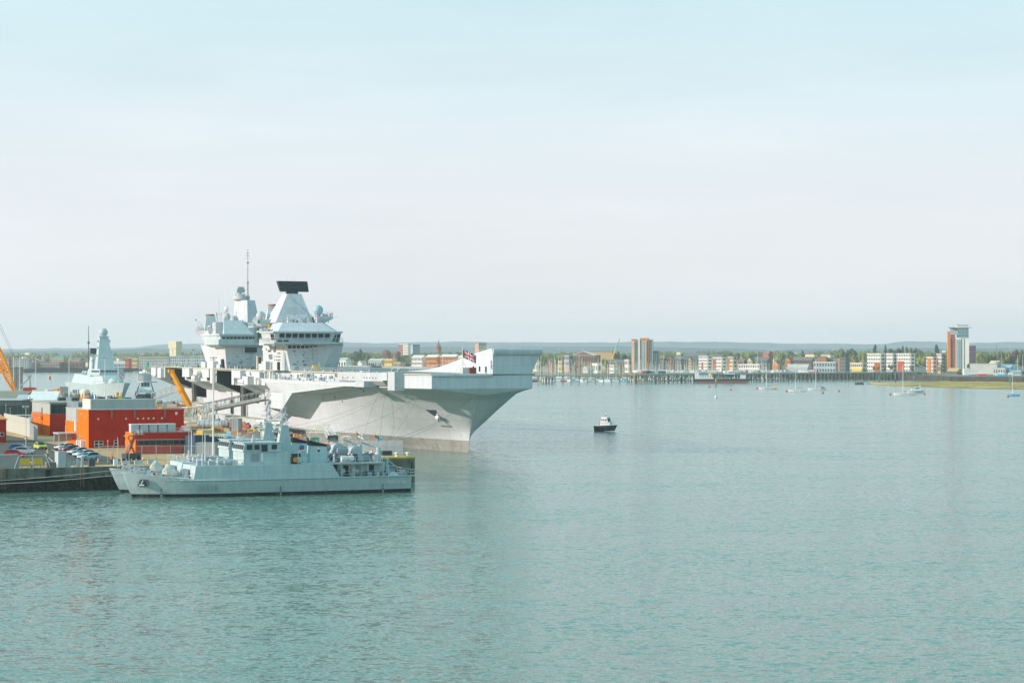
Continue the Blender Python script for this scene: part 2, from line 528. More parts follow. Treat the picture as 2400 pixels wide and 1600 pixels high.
def hull_pt(px, py, off=0.05):
    """point on the starboard side of the hull seen at this place"""
    c = (CAR['o'], CAR['h'])
    rx, rz_ = (px - 1200) / FPX, -(py - 825) / FPX
    lo, hi = 480.0, 800.0
    for _ in range(50):
        Y = (lo + hi) / 2
        X = rx * Y; Z = HC + rz_ * Y
        dx, dy = X - c[0][0], Y - c[0][1]
        x = dx * c[1][0] + dy * c[1][1]
        y = dx * -c[1][1] + dy * c[1][0]
        if y < -halfb(x, min(Z, 15)): lo = Y
        else: hi = Y
    return Vector((x, y - off, Z))

ds = [0, .15, .5, 1, 1.7, 2.7, 4, 6, 8.5, 11.5, 15, 20, 26, 33, 42, 52, 64, 80]
xst = [-100, -120, -153, -183, -212, -242, -258, -272, -286, -300]
def contour(z, sgn):
    xs = tab(STEM, z)
    pts = []
    for d in ds:
        x = xs - d
        pts.append((x, sgn * halfb(x, z), z))
    for x in xst: pts.append((x, sgn * halfb(x, z), z))
    return pts
levels = [-3, -1.2, 0, 1.4, 2.85]
lev2 = [2.85, 4.2, 5.7, 7.0, 8.4, 9.6, 10.8, 11.9, 12.9]
def topcont(sgn):
    T = STB if sgn < 0 else PRT
    pts = []
    for d in ds:
        if d < 1.0:
            yy = abs(T[0][1]) * d / 1.0
            pts.append((12.8 + 1.2 * d, sgn * yy, 14.0 + 1.5 * d))
        else:
            x = 14 - (d - 1.0) * 94 / 79
            pts.append((x, sgn * min(abs(interp(T, x)), interp([(14, 13.2), (4, 17.0), (-8, 19.0), (-30, 20.6), (-60, 20.7), (-150, 19.7), (-300, 19.7)], x)), 15.5))
    for x in xst: pts.append((x, sgn * 20.2, 15.5))
    return pts
for part_name, lv, mt in (('boot_band', levels, 'boot'), ('hull', lev2, 'ship')):
    mb = MB()
    for sgn in (-1, 1):
        rows = [contour(z, sgn) for z in lv]
        if part_name == 'hull':
            tpc = topcont(sgn)
            a = rows[-1]
            rows.append([tuple(a[i][k] * 0.55 + tpc[i][k] * 0.45 for k in range(3)) for i in range(len(a))])
            rows.append(tpc)
        n = len(rows[0])
        vs = [p for r in rows for p in r]
        fs = []
        for k in range(len(rows) - 1):
            for i in range(n - 1):
                x = (rows[k][i][0] + rows[k][i + 1][0]) / 2
                zc = rows[k][0][2] if part_name == 'boot_band' else lev2[k] if k < len(lev2) else 13
                if sgn < 0 and part_name == 'hull' and zc > 8.3 and (-183 < x < -153 or -272 < x < -242) : continue
                q = (k * n + i, k * n + i + 1, (k + 1) * n + i + 1, (k + 1) * n + i)
                fs.append(q if sgn > 0 else q[::-1])
        mb.add(vs, fs)
        # transom half
    nlast = [contour(z, 1)[-1] for z in lv]
    for a, b in zip(nlast, nlast[1:]):
        mb.add([(a[0], -a[1], a[2]), (a[0], a[1], a[2]), (b[0], b[1], b[2]), (b[0], -b[1], b[2])], [(0, 1, 2, 3)])
    obj(part_name, mb, M[mt], carrier, smooth=True, angle=R(28))

# upper body above the knuckle, following the deck edge
up = MB()
fw = [(14, -13.2), (4, -17.0), (-8, -19.2), (-30, -21.6), (-60, -22.4), (-100, -23.2), (-153, -24.5), (-153, 20), (-60, 23), (-30, 21), (-8, 17), (4, 14.5), (14, 11.4)]
up.prism(fw, [15.5 if abs(p[1]) > 1 else 14 for p in fw], 18.55)
obj('deck_wall', up, M['ship'], carrier)
f2 = MB().add([(14.0, -13.2, 15.5), (14.0, 11.4, 15.5), (12.8, 0, 14.0)], [(0, 2, 1)])
obj('bow_knuckle', f2, M['ship'], carrier)
sp = MB()
sec = [(-10, 18.55), (-27, 18.55), (-27, 14.6), (-19.6, 11.2), (-10, 11.2)]
sp.xprism(sec, -153.0, -108)
sp.xprism(sec, -242, -183)
sp.xprism([(-10, 18.55), (-29, 18.55), (-29, 15.0), (-19.6, 11.2), (-10, 11.2)], -300, -272)
obj('sponson', sp, M['ship'], carrier)
# recesses between the fascias; their shade is painted as dark walls and doors
for x0, x1 in ((-183, -153), (-272, -242)):
    obj('hangar_recess', MB().bb(x0, x1, -13.4, -13, 8.4, 18.5).bb(x0 + .01, x1 - .01, -19.4, -13.4, 8.0, 8.38), M['dark'], carrier)
for x0, x1 in ((-183, -153), (-272, -242)):
    dr = MB().bb(x0 + 2, x1 - 2, -14.1, -13.42, 8.45, 15.5)
    d = obj('hangar_door', dr, M['dark'], carrier)
    obj('recess_shade_panel', MB().prism([(x0 + .03, -26.9), (x0 + .2, -26.9), (x0 + .2, -13.4), (x0 + .03, -13.4)], [14.4, 14.4, 8.4, 8.4], 18.2), M['dark'], carrier)  # dark panel laid over the sponson end face to paint its shade
    for k in range(7):
        obj('door_rib', MB().bb(x0 + 3 + k * 3.9, x0 + 3.9 + k * 3.9, -14.8, -14.12, 8.5, 17.5), M['rib'], d)
    obj('lift_platform', MB().bb(x0 + .3, x1 - .3, -27, -13.5, 18.2, 18.86), M['deck'], carrier)
    for xx in (x0 + 9, x0 + 11.5):
        obj('lift_guide', MB().bb(xx, xx + 1.0, -21, -20, 3.2, 17.5), M['rib'], carrier)
# flight deck
dk = MB()
out = [(14, -13.2), (4, -17.1), (-8, -19.4), (-30, -21.9), (-60, -22.8), (-100, -23.6), (-112, -27.2), (-242, -27.2), (-272, -29), (-300, -29.5), (-303, -20), (-303, 24), (-280, 28), (-80, 28), (-45, 25), (-30, 22), (14, 12)]
dk.prism(out, 18.6, 18.92)
obj('flight_deck', dk, M['deck'], carrier)
ed = MB()
for a, b in zip(out[:9], out[1:9]):
    ed.tube((a[0], a[1], 18.8), (b[0], b[1], 18.8), 0.16, n=6)
obj('deck_edge_strip', ed, M['deckline'], carrier)
lp = MB().box((-115, 27.5, 19.2), (70, 0.6, 0.6)).box((-190, 27.5, 19.2), (90, .5, .6))
obj('port_walkway_coaming', lp, M['midgrey'], carrier)
# ski-jump ramp, port side of the bow
rp = MB()
prof = [(-60, 18.95), (-41, 19.5), (-30, 20.3), (-19, 21.5), (-10, 22.6), (-2, 23.5), (6, 24.3), (12.5, 24.9), (13.4, 24.7), (14.0, 24.0)]
rows = []
for x, z in prof:
    yo = interp([(14, 13.6), (-60, 17)], x)
    rows.append([(x, 1.6, 18.6), (x, 1.6, z), (x, yo, z), (x, yo - (2.3 if z > 22 else 0), min(z - .3, 19.4)), (x, yo - 2.4 if z > 22 else yo, 18.6)])
rp.grid(rows)
n = len(rows) - 1
e = rows[-1]
rp.add(e, [(4, 3, 2, 1, 0)])
ramp = obj('ski_jump', rp, M['ship'], carrier)
# rolled lips on the forward edges
def lip(y0, y1, zt, r, name='rolled_deck_lip'):
    rows = []
    for a in range(0, 181, 20):
        aa = R(a)
        rows.append([(14.0 + r * .15 + r * .55 * math.sin(aa), y0, zt - r + r * math.cos(aa)), (14.0 + r * .15 + r * .55 * math.sin(aa), y1, zt - r + r * math.cos(aa))])
    mb = MB().grid(rows)
    mb.add([p[0] for p in rows] + [(14, y0, zt - r)], [tuple(range(len(rows)))[::-1]])
    mb.add([p[1] for p in rows], [tuple(range(len(rows)))])
    l = obj(name, mb, M['pale'], carrier, smooth=True, angle=R(50))
    k = int(abs(y1 - y0) / 1.7)
    for i in range(k):
        y = y0 + 1 + i * 1.7
        obj('bracket', MB().tube((14.9, y, zt - 2 * r + .25), (14.1, y + .5, zt - 2 * r - .12), .07), M['pale'], l)
lip(-13.1, 1.5, 18.95, 0.38)
lip(1.7, 13.7, 25.0, 0.85)
# inner ramp wall fittings
for xx, zz in ((-1, 22.2), (4, 22.6), (9, 22.9)):
    obj('vent', MB().bb(xx, xx + .35, 1.3, 1.58, 19.4, 20.6), M['dark'], ramp)
obj('ramp_rail', MB().rail([(p[0], 2.0, p[1]) for p in prof[:8]], .6, .05, 3, 1), M['pale'], ramp)
# big ledge (boat platform) and bulge on the starboard side
lg = MB()
lo_ = [(-112, -25), (-105, -27.8), (-100, -28.3), (-24, -24.4), (-10, -20.0), (-60, -20), (-112, -22)]
lg.prism(lo_, 15.6, 16.6)
hi_ = [(-100, -27), (-97, -27.5), (-80, -26.9), (-72.4, -26.6), (-63, -19.6), (-60, -19), (-100, -19)]
lg.prism(hi_, 13.15, 15.65, top=lo_)
led = obj('boat_deck', lg, M['ship'], carrier)
obj('boat_deck_rail', MB().rail([(-105, -27.7, 16.6), (-100, -28.1, 16.6), (-24, -24.3, 16.6)], 1.1, .04, 2.5, 2), M['pale'], led)
bl = MB()
T0, T1, A_, B_ = (-150, -19.2, 13.4), (-104, -27, 13.2), (-72.4, -27, 13.15), (-63.2, -19.0, 13.3)
B0, B1, D_, C_ = (-150, -19.2, 7.7), (-104, -27, 8.5), (-85.1, -27, 8.42), (-83.8, -19.2, 5.7)
I0, I1 = (-150, -15, 13.3), (-150, -15, 7)
I2, I3 = (-63.2, -15, 13.3), (-83.8, -15, 5.7)
bl.add([T0, T1, A_, B_, B0, B1, D_, C_, I0, I1, I2, I3], [(0, 4, 5, 1), (1, 5, 6, 2), (2, 6, 7, 3), (4, 9, 11, 7, 6, 5), (0, 1, 2, 3, 10, 8), (8, 9, 4, 0), (3, 7, 11, 10)])
obj('side_bulge', bl, M['ship'], carrier)
# forward walkway box with portholes
bx = MB()
b4 = [(-30, -24.9), (-3, -20.4), (-3.5, -17), (-30, -21)]
bx.prism(b4, 17.05, 19.1)
u4 = [(-27, -23), (-4, -19.2), (-4, -17), (-27, -20)]
bx.prism(u4, 16.0, 17.1, top=b4)
wb = obj('walkway_box', bx, M['pale'], carrier)
dv = Vector((27, 4.5, 0)).normalized(); nv = Vector((4.5, -27, 0)).normalized()
for s in (3.5, 6.6, 9.8, 16.5, 18.2, 19.9, 21.6, 23.4):
    p = Vector((-30, -24.9, 17.8)) + dv * s + nv * .03
    obj('porthole', MB().tube(p - nv * .1, p + nv * .04, .2, n=8), M['dark'], wb)
obj('box_end_panel', MB().prism([(-3, -20.62), (-.6, -20.0), (-.6, -17), (-3, -17)], 17.3, 19.2), M['ship'], carrier)
obj('crane_block', MB().prism([(-.3, -19.9), (4.0, -19.4), (4.0, -16.6), (-.3, -17)], 15.0, 19.35), M['pale'], carrier)
for (xx, yy) in ((1.2, -19.2), (3.2, -18.3)):
    obj('winch', MB().tube((xx, yy, 19.3), (xx, yy, 20.0), .35, n=8).tube((xx - .4, yy, 20.0), (xx + .4, yy + .5, 20.0), .22, n=8), M['midgrey'], carrier)
obj('ledge_corner_block', MB().prism([(-14.5, -24.3), (-10, -23.2), (-10, -20), (-14.5, -21)], [15.6, 15.6, 15.6, 15.6], 17.05), M['pale'], carrier)
# doors, boxes and fittings on the starboard wall above the ledge
def at_side(x, z0, z1, w, name, mt, y=None, dpt=.15, par=None, lab=None):
    yy = (interp(fw[:7], x) if y is None else y if y < -25.1 else y + 1.3)
    return obj(name, MB().bb(x - w / 2, x + w / 2, yy - dpt, yy + .05, z0, z1), M[mt], par or carrier, lab)
at_side(-66.5, 16.65, 18.2, 1.6, 'side_door', 'dark', -24.55)
at_side(-66.5, 16.6, 17.3, 1.5, 'door_screen', 'rust', -24.75)
at_side(-84, 16.9, 18.0, 2.4, 'notice_board', 'cream', -24.6, lab='pale yellow notice board')
for x in (-60.5, -57.5, -55.5): at_side(x, 16.7, 18.3, .5, 'stanchion_locker', 'white', -25.2, .8)
at_side(-57, 17.6, 18.4, 3.2, 'hose_box', 'midgrey', -25.8, 1.0)
for x in (-91, -77, -73, -49, -45): at_side(x, 17.2, 17.9, 1.0, 'vent_grille', 'midgrey', -24.6)
for x in (-40, -52, -62, -74, -78): obj('bollard', MB().tube((x, interp(STB, x) - 2.8, 16.6), (x, interp(STB, x) - 2.8, 17.2), .3, n=8), M['midgrey'], carrier)
# crowded sponson just aft of the ledge
rr = random.Random(4)
for k in range(26):
    x = -122 + k * 1.35; w = rr.uniform(.6, 1.6)
    z0 = 16.6 if x > -112 else 14.7
    at_side(x, z0, z0 + rr.uniform(.8, 2.1), w, 'deck_locker', rr.choice(['pale', 'white', 'cream', 'midgrey', 'ship']), -26.5 + rr.uniform(-1.2, 1), rr.uniform(.5, 1.2))
def rafts(x0, n, y, z, par):
    rk = obj('liferaft_rack', MB().bb(x0 - 1, x0 + n * 1.5, y - .7, y + .9, z - .95, z - .7), M['pale'], par)
    for i in range(n):
        obj('liferaft_canister', MB().lathe((x0 + i * 1.5, y, z), [(.25, -.75), (.6, -.6), (.62, 0), (.6, .6), (.25, .75)], 10, axis='y'), M['white'], rk, smooth=True)
rafts(-136, 5, -28.6, 15.5, carrier)
rafts(-213, 4, -28.4, 17.2, carrier)
rafts(-217, 4, -28.4, 15.6, carrier)
obj('raft_platform', MB().bb(-139, -124, -29.5, -27.0, 14.3, 14.55), M['pale'], carrier)
obj('raft_platform', MB().bb(-221, -206, -29.3, -27.0, 14.4, 14.6), M['pale'], carrier)
for x0, x1, z0, z1, y, mt in ((-148, -136, 16.3, 18.5, -28.6, 'pale'), (-132, -124, 14.6, 17.0, -28.8, 'ship'), (-201, -189, 15.9, 18.6, -28.4, 'pale'), (-187.5, -184, 14.2, 18.6, -28.2, 'white'),
                            (-151.6, -148.3, 14.2, 18.6, -28.2, 'white'), (-240, -226, 15.6, 18.6, -28.3, 'pale'), (-296, -285, 15.6, 18.5, -30.3, 'pale'), (-282, -274, 14.8, 18.4, -30.2, 'pale')):
    obj('sponson_box', MB().bb(x0, x1, y, -26.8, z0, z1), M['ship' if mt == 'pale' else mt], carrier)
for x0, x1, z0, z1 in ((-147, -141, 14.8, 16.0), (-199, -192, 14.8, 15.8), (-238, -230, 14.9, 15.5)):
    obj('sponson_opening', MB().bb(x0, x1, -27.12, -26.9, z0, z1), M['dark'], carrier)
gw = MB().bb(-304, -290, -34, -29, 13.0, 13.3).bb(-304, -303.4, -34, -29, 13.3, 16).rail([(-304, -34, 13.3), (-290, -34, 13.3)], 2.2, .06, 1.5, 3)
obj('stern_walkway', gw, M['pale'], carrier)
obj('hull_door', MB().bb(-198, -193, -19.68, -19.4, 4.2, 8.6), M['dark'], carrier)
obj('hull_door', MB().bb(-121, -119.4, -24.4, -24.1, 8.8, 11.2), M['dark'], carrier)
rs = random.Random(12)
for px, py in ((833, 908), (845, 912), (852, 915), (892, 917), (785, 930), (802, 940), (916, 915), (924, 917), (930, 913), (940, 908), (955, 915), (972, 925), (988, 926), (1112, 927)):
    p = hull_pt(px, py, .02)
    obj('fairlead', MB().box(p, (rs.uniform(.7, 1.3), .16, rs.uniform(.35, .8)), R(-8)), M['rib'] if rs.random() < .5 else M['dark'], carrier)
for px, py, w, h in ((948, 911, 2.2, 1.0), (963, 914, 1.0, .8), (952, 930, 2.4, .2)):
    p = hull_pt(px, py, .02)
    obj('shell_opening', MB().box(p, (w, .2, h), R(-12)), M['dark'], carrier)
# anchor pocket: a flat dark panel painted as its shadowed recess
q = [hull_pt(x, y, .10) for x, y in ((998, 960), (1022, 960.5), (1031, 994), (1026, 980))]
q2 = [v + Vector((0, .5, 0)) for v in q]
obj('anchor_pocket', MB().hexa(q2, q), M['slate'], carrier)
q = [hull_pt(x, y, .55) for x, y in ((1031, 996), (1038, 981), (1058, 998))]
q2 = [v + Vector((0, 1.2, 0)) for v in q]
obj('anchor_bolster', MB().add(q2 + q, [(0, 1, 2), (3, 5, 4), (0, 3, 4, 1), (1, 4, 5, 2), (2, 5, 3, 0)]), M['pale'], carrier)
p = hull_pt(1028, 972, .3)
an = MB().tube(p + Vector((-1.2, 0, -.5)), p + Vector((1.4, 0, -.5)), .3, n=8).tube(p + Vector((0, 0, -.4)), p + Vector((-.4, 0, 1.3)), .22, n=8).box(p + Vector((0, 0, -.7)), (1.8, .5, .5), 0, 0, .6, .6)
obj('anchor', an, M['white'], carrier)
# mooring lines, from the hull to the jetty
def line(name, a, b, sag, r, mt, par=None, n=14):
    a, b = Vector(a), Vector(b)
    pts = [a.lerp(b, i / n) + Vector((0, 0, -4 * sag * (i / n) * (1 - i / n))) for i in range(n + 1)]
    return obj(name, MB().path(pts, r, 4), M[mt], par)
Mi = Matrix.Rotation(-car_rz, 4, 'Z') @ Matrix.Translation((10.4, -514, 0))
Mf = Matrix.Translation((-10.4, 514, 0)) @ Matrix.Rotation(car_rz, 4, 'Z')
def mooring(pa, gx, gy, sag):
    a = hull_pt(*pa, off=.3)
    b = Mi @ Vector(G(gx, gy, 4.2))
    line('mooring_line', a, b, sag, .028, 'ropedark', carrier)
for pa, gx, gy, sag in (((908, 924), 640, 1003, 1.5), ((912, 924), 655, 1008, 2.0), ((984, 928), 690, 1016, 3.0), ((1112, 927), 820, 1035, 4.0), ((1116, 928), 760, 1028, 4.5),
                       ((984, 929), 905, 1043, .5), ((911, 925), 890, 1042, -3.5), ((906, 925), 850, 1038, -3.5)):
    mooring(pa, gx, gy, sag)

# ---------------- islands
def glassrow(p0, p1, n, h, w, par, tilt=0.0, name='bridge_window', gap=.78, mt='glass'):
    """n panes from p0 to p1 (bottom centres of the row), each its own mesh, leaning out by tilt"""
    p0, p1 = Vector(p0), Vector(p1)
    d = (p1 - p0) / n
    L = d.length; u = d.normalized(); nn = Vector((u.y, -u.x, 0))
    for i in range(n):
        c = p0 + d * (i + .5)
        a = u * (L * gap / 2)
        b = [c - a, c + a, c + a - nn * .12, c - a - nn * .12]
        t = [v + Vector((0, 0, h)) + nn * tilt for v in b]
        obj(name, MB().hexa([b[0] + nn * w, b[1] + nn * w, b[2], b[3]], [t[0] + nn * w, t[1] + nn * w, t[2], t[3]]), M[mt], par)

SH = M['ship']
# forward island
fi = thing('forward_island', '', '')
del fi['label']; del fi['category']
fi.parent = carrier
b = MB()
b.prism([(-91, -23.3), (-91, -14.5), (-96, -9), (-104, -8), (-122, -10), (-124, -24.2), (-93, -24.2)], 18.9, 26.4, top=[(-91, -24.8), (-90.5, -10.8), (-94, -7.6), (-104, -7), (-122, -9), (-121, -25.0), (-93, -25.3)])
obj('tower_block', b, SH, fi)
b = MB()
fl = [(-88.0, -28.6), (-88.0, -11.2), (-91.5, -8.3), (-104, -8), (-104, -29.6), (-90.0, -29.9)]
b.prism(fl, 26.3, 26.75)
# cantilever bracket below the walkway
b.prism([(-90.5, -24.7), (-90.3, -11.0), (-93.6, -8), (-103, -8), (-103, -25)], 25.9, 26.32, top=[(p[0], p[1]) for p in [(-88.6, -28.0), (-88.4, -11.3), (-92, -8.6), (-103, -8.2), (-103, -28.8)]])
wk = obj('bridge_walkway', b, M['ship3'], fi)
obj('walkway_rail', MB().rail([(-103.5, -29.4, 26.75), (-90.1, -29.7, 26.75), (-88.2, -28.4, 26.75), (-88.2, -11.4, 26.75), (-91.7, -8.5, 26.75)], 1.15, .06, 1.9, 2), M['pale'], wk)
b = MB()
w0 = [(-90.6, -27.6), (-90.6, -11.8), (-93.3, -9.0), (-104, -8.5), (-104, -28.4), (-92.4, -28.2)]
w1 = [(-89.9, -28.2), (-89.9, -11.4), (-92.8, -8.6), (-104, -8.2), (-104, -29.0), (-91.8, -28.9)]
b.prism(w0, 26.7, 29.35, top=w1)
b.prism([(-89.3, -28.6), (-89.3, -11.0), (-92.4, -8.2), (-104, -8), (-104, -29.4), (-91.2, -29.3)], 29.3, 29.75)
br = obj('bridge', b, SH, fi)
glassrow((-90.30, -26.9, 27.75), (-90.30, -12.3, 27.75), 8, 1.35, .12, br, .36)
glassrow((-90.45, -11.9, 26.95), (-93.0, -9.0, 26.95), 2, 2.0, .12, br, .40, gap=.7)
glassrow((-92.0, -28.6, 27.4), (-90.45, -27.75, 27.4), 2, 1.6, .12, br, .36, gap=.7)
glassrow((-90.5, -27.3, 26.9), (-90.5, -23.9, 26.9), 2, .55, .10, br, .1, 'lower_bridge_window')
glassrow((-91.05, -24.2, 25.05), (-90.75, -13.4, 25.05), 9, .75, .10, fi, .05, 'lower_bridge_window')
for k in range(9): obj('deck_lamp', MB().tube((-88.3, -26 + k * 1.7, 26.2), (-88.0, -26 + k * 1.7, 26.0), .16, n=6), M['midgrey' if k % 3 else 'white'], fi)
b = MB()
b.prism([(-92.5, -26.6), (-92, -10.5), (-95, -9), (-115, -9), (-118, -27.6), (-96, -27.6)], 29.7, 32.2, top=[(-95, -24.8), (-94.5, -13.6), (-97, -12.5), (-113, -12), (-116, -25.8), (-98, -25.6)])
us = obj('upper_block', b, SH, fi)
obj('upper_rail', MB().rail([(-97, -25.6, 32.2), (-95, -24.7, 32.2), (-94.6, -13.7, 32.2), (-97, -12.6, 32.2)], 1.5, .05, 1.6, 2), M['pale'], fi)
b = MB()
b.hexa([(-98.5, -26.0, 32.2), (-98.5, -15.2, 32.2), (-109, -14.6, 32.2), (-109, -27.0, 32.2)], [(-101.5, -22.0, 40.4), (-101.5, -18.0, 40.4), (-106, -18.0, 40.4), (-106, -22.4, 40.4)])
b.hexa([(-97.2, -22.8, 32.2), (-97.2, -16.2, 32.2), (-100, -16.2, 32.2), (-100, -22.8, 32.2)], [(-99.5, -22.4, 34.6), (-99.5, -16.8, 34.6), (-100, -16.8, 34.6), (-100, -22.4, 34.6)])
obj('radar_mast', b, SH, fi)
# big dark search radar
rd = obj('radar_pedestal', MB().lathe((-103.6, -20.2, 40.3), [(1.6, 0), (1.9, .5), (1.2, .9), (1.0, 1.1)], 12), M['slate'], fi)
b = MB().hexa([(-101.9, -23.9, 41.0), (-103.4, -15.4, 41.0), (-104.6, -15.4, 41.0), (-103.1, -23.9, 41.0)], [(-101.2, -24.7, 43.95), (-102.7, -16.0, 43.95), (-105.3, -16.0, 43.95), (-103.8, -24.7, 43.95)])
pan = obj('radar_panel', b, M['radar'], rd)
for k in range(4):
    z = 41.5 + k * .62; t = (z - 41) / 2.95
    p = Vector((-101.85 + .7 * t, -23.95 - .8 * t, z)); q_ = Vector((-103.35 + .7 * t, -15.4 - .6 * t, z))
    obj('radar_slat', MB().tube(p, q_, .11, n=4), M['slate'], pan)
for yy in (-21.5, -20.3, -19.6): obj('whip_aerial', MB().tube((-103.5, yy, 43.9), (-103.5, yy, 45.0), .03), M['pale'], fi)
# satellite dome on its port arm
b = MB().prism([(-95, -15), (-95, -10.4), (-98, -10), (-103, -11), (-103, -15)], 33.3, 34.0).prism([(-96, -14.8), (-96, -13), (-99, -13), (-103, -14.8)], 31.9, 33.3, top=[(-95, -14.9), (-95, -10.5), (-98, -10.1), (-103, -14.9)])
arm = obj('dome_arm', b, SH, fi)
obj('dome_pedestal', MB().lathe((-98, -14.0, 34.0), [(.8, 0), (.7, .5)], 10), M['midgrey'], fi)
obj('radome', MB().ball((-98, -14.0, 35.75), 1.45, 20), mat('radome_blue_grey', (0.34, 0.50, 0.53), .5), fi, smooth=True)
obj('arm_rail', MB().rail([(-95.1, -15, 34), (-95.1, -10.5, 34), (-98, -10.1, 34)], 1.1, .05, 1.4, 2), M['pale'], arm)
obj('wing_aerial', MB().tube((-95, -10.4, 33.7), (-94.4, -9.0, 33.9), .06).tube((-96, -11.5, 33.3), (-96, -11.5, 32.2), .12), M['pale'], arm)
# starboard wing with dome and funnel behind the radar mast
b = MB()
b.prism([(-104, -26.4), (-104, -23), (-116, -22), (-116, -24.8)], 28.6, 33.2, top=[(-104, -30.2), (-104, -22), (-118, -20), (-118, -28.9)])
b.prism([(-104, -31.2), (-104, -22), (-118, -20), (-118, -29.9)], 31.0, 31.3)
wg = obj('funnel_wing', b, SH, fi)
b = MB().prism([(-107, -26.6), (-107, -21), (-117, -20.5), (-117, -25.2)], 33.1, 37.0, top=[(-108.5, -26.0), (-108.5, -22.2), (-115.5, -21.6), (-115.5, -24.6)])
fn = obj('funnel', b, SH, fi)
obj('funnel_mouth', MB().lathe((-112, -23.8, 37.0), [(1.6, 0), (1.5, .6), (1.2, .65), (1.1, .2)], 12), M['exhaust'], fn, smooth=True)
obj('radome', MB().ball((-108, -28.2, 34.2), 1.4, 16), M['pale'], fi, smooth=True)
obj('green_lamp_board', MB().bb(-103.9, -103.6, -30.0, -29.4, 32.0, 32.9), M['greenlamp'], fi)
obj('lamp_box', MB().bb(-103.9, -103.6, -29.3, -27.2, 32.2, 32.7), M['pale'], fi)
obj('wing_rail', MB().rail([(-118, -29.8, 31.3), (-104, -31.1, 31.3)], 1.1, .05, 2, 2), M['pale'], fi)
# green netting round a passage between the towers
b = MB()
for k in range(6): b.bb(-119.2, -119.0, -27.0 + k * .62, -26.5 + k * .62, 27.6, 30.4)
obj('green_netting', b, M['green'], fi)
obj('passage_house', MB().bb(-124, -119.3, -26.8, -21, 26.6, 31.0), M['slate'], fi)
# aft starboard stair side of the forward island
b = MB()
b.prism([(-92, -24.9), (-104, -25.4), (-118, -25.2), (-118, -23), (-92, -23)], 18.9, 24.0)
b.box((-111, -25.9, 26.8), (7, 3.0, 1.7)); b.box((-112, -25.3, 24.8), (5, 2.4, .6)); b.box((-108, -25.7, 22.9), (5, 1.6, 1.0))
b.box((-112, -25.7, 20.2), (6, 1.8, 2.4)); b.box((-119, -25.0, 19.8), (5, 2.2, 1.8)); b.box((-104.5, -26.0, 25.2), (4, 1.6, 1.2))
obj('side_structures', b, SH, fi)
for px_, z_, w_, h_ in ((-97.5, 19.0, 1.6, 2.3), (-107, 19.0, 2.6, 2.2)):
    obj('side_door', MB().bb(px_ - w_ / 2, px_ + w_ / 2, -25.62, -25.3, z_, z_ + h_), M['dark' if w_ < 2 else 'midgrey'], fi)
for k in range(10): obj('porthole', MB().tube((-96 - (k % 4) * 2.2, -25.5, 21.8 + (k // 4) * .95), (-96 - (k % 4) * 2.2, -25.2, 21.8 + (k // 4) * .95), .16, n=6), M['dark'], fi)
obj('side_emblem', MB().lathe((-104.0, -26.9, 31.0), [(.95, -.14), (.95, .3)], 16, axis='y'), M['yellow'], fi, 'round gold crest on the pale side of the forward tower')
for k in range(6): obj('front_fitting', MB().box((-90.8, -21.5 + (k * 2.9) % 9, 19.8 + (k * 1.9) % 5), (.2, 1.0, .14)), M['midgrey'], fi)
obj('red_nameplate', MB().bb(-90.98, -90.78, -19.8, -18.9, 20.4, 20.7), M['redrust'], fi)
obj('ladder_panel', MB().hexa([(-92.6, -13.0, 19.1), (-94.5, -10.8, 19.1), (-94.8, -11, 19.1), (-92.9, -13.2, 19.1)], [(-92.0, -12.6, 23.6), (-93.9, -10.2, 23.6), (-94.2, -10.4, 23.6), (-92.3, -12.8, 23.6)]), M['skyblue'], fi)
obj('signal_mast', MB().tube((-89.6, -15.6, 18.9), (-89.6, -15.6, 26.3), .13), M['pale'], fi)
obj('deck_rail', MB().rail([(-90, -24.6, 18.9), (-82, -24.2, 18.9), (-82, -19, 18.9)], 1.1, .05, 1.5, 2), M['pale'], carrier)
obj('deck_tractor', MB().bb(-86, -83.4, -18.6, -16.9, 18.95, 20.0).bb(-85.8, -84.6, -18.4, -17.1, 20.0, 20.4), M['yellow'], carrier)

# aft island
ai = thing('aft_island', '', '')
del ai['label']; del ai['category']
ai.parent = carrier
b = MB()
b.prism([(-182, -24.0), (-182, -15.6), (-186, -12), (-205, -11), (-213, -13), (-213, -24.3)], 18.9, 26.4, top=[(-181.2, -24.7), (-181.2, -14.2), (-185, -11), (-205, -9), (-219, -12), (-222, -25.2)])
obj('tower_block', b, SH, ai)
b = MB()
b.prism([(-178.6, -27.2), (-178.6, -12.6), (-183, -9.8), (-196, -9.6), (-196, -28.6), (-180.5, -28.4)], 26.3, 28.0)
b.prism([(-179.6, -26.4), (-179.6, -14.5), (-184, -11.8), (-200, -11), (-203, -28.2), (-181.5, -27.4)], 28.0, 29.3)
b.prism([(-180.8, -24.8), (-180.8, -14.0), (-186, -11), (-198, -11), (-198, -26)], 25.5, 26.32, top=[(-178.8, -27), (-178.8, -12.8), (-183, -10), (-196, -9.8), (-196, -28.4)])
br = obj('bridge', b, M['ship3'], ai)
glassrow((-179.72, -25.9, 28.15), (-179.72, -15.0, 28.15), 9, .68, .14, br, .08)
for k in range(11): obj('rail_post', MB().bb(-178.72, -178.55, -27 + k * 1.42, -26.9 + k * 1.42, 26.35, 28.1), M['pale'], br)
obj('roof_fascia', MB().prism([(-179.0, -26.9), (-179.0, -14.0), (-184, -11.4), (-204, -11), (-204, -28.4), (-181, -27.9)], 29.3, 29.75), SH, ai)
obj('display_screen', MB().bb(-181.3, -180.7, -18.4, -14.5, 23.9, 25.9), M['radar'], ai, 'large dark display board')
obj('sensor_hood', MB().bb(-181.4, -180.6, -18.9, -18.45, 23.7, 26.1), M['ship'], ai)
b = MB()
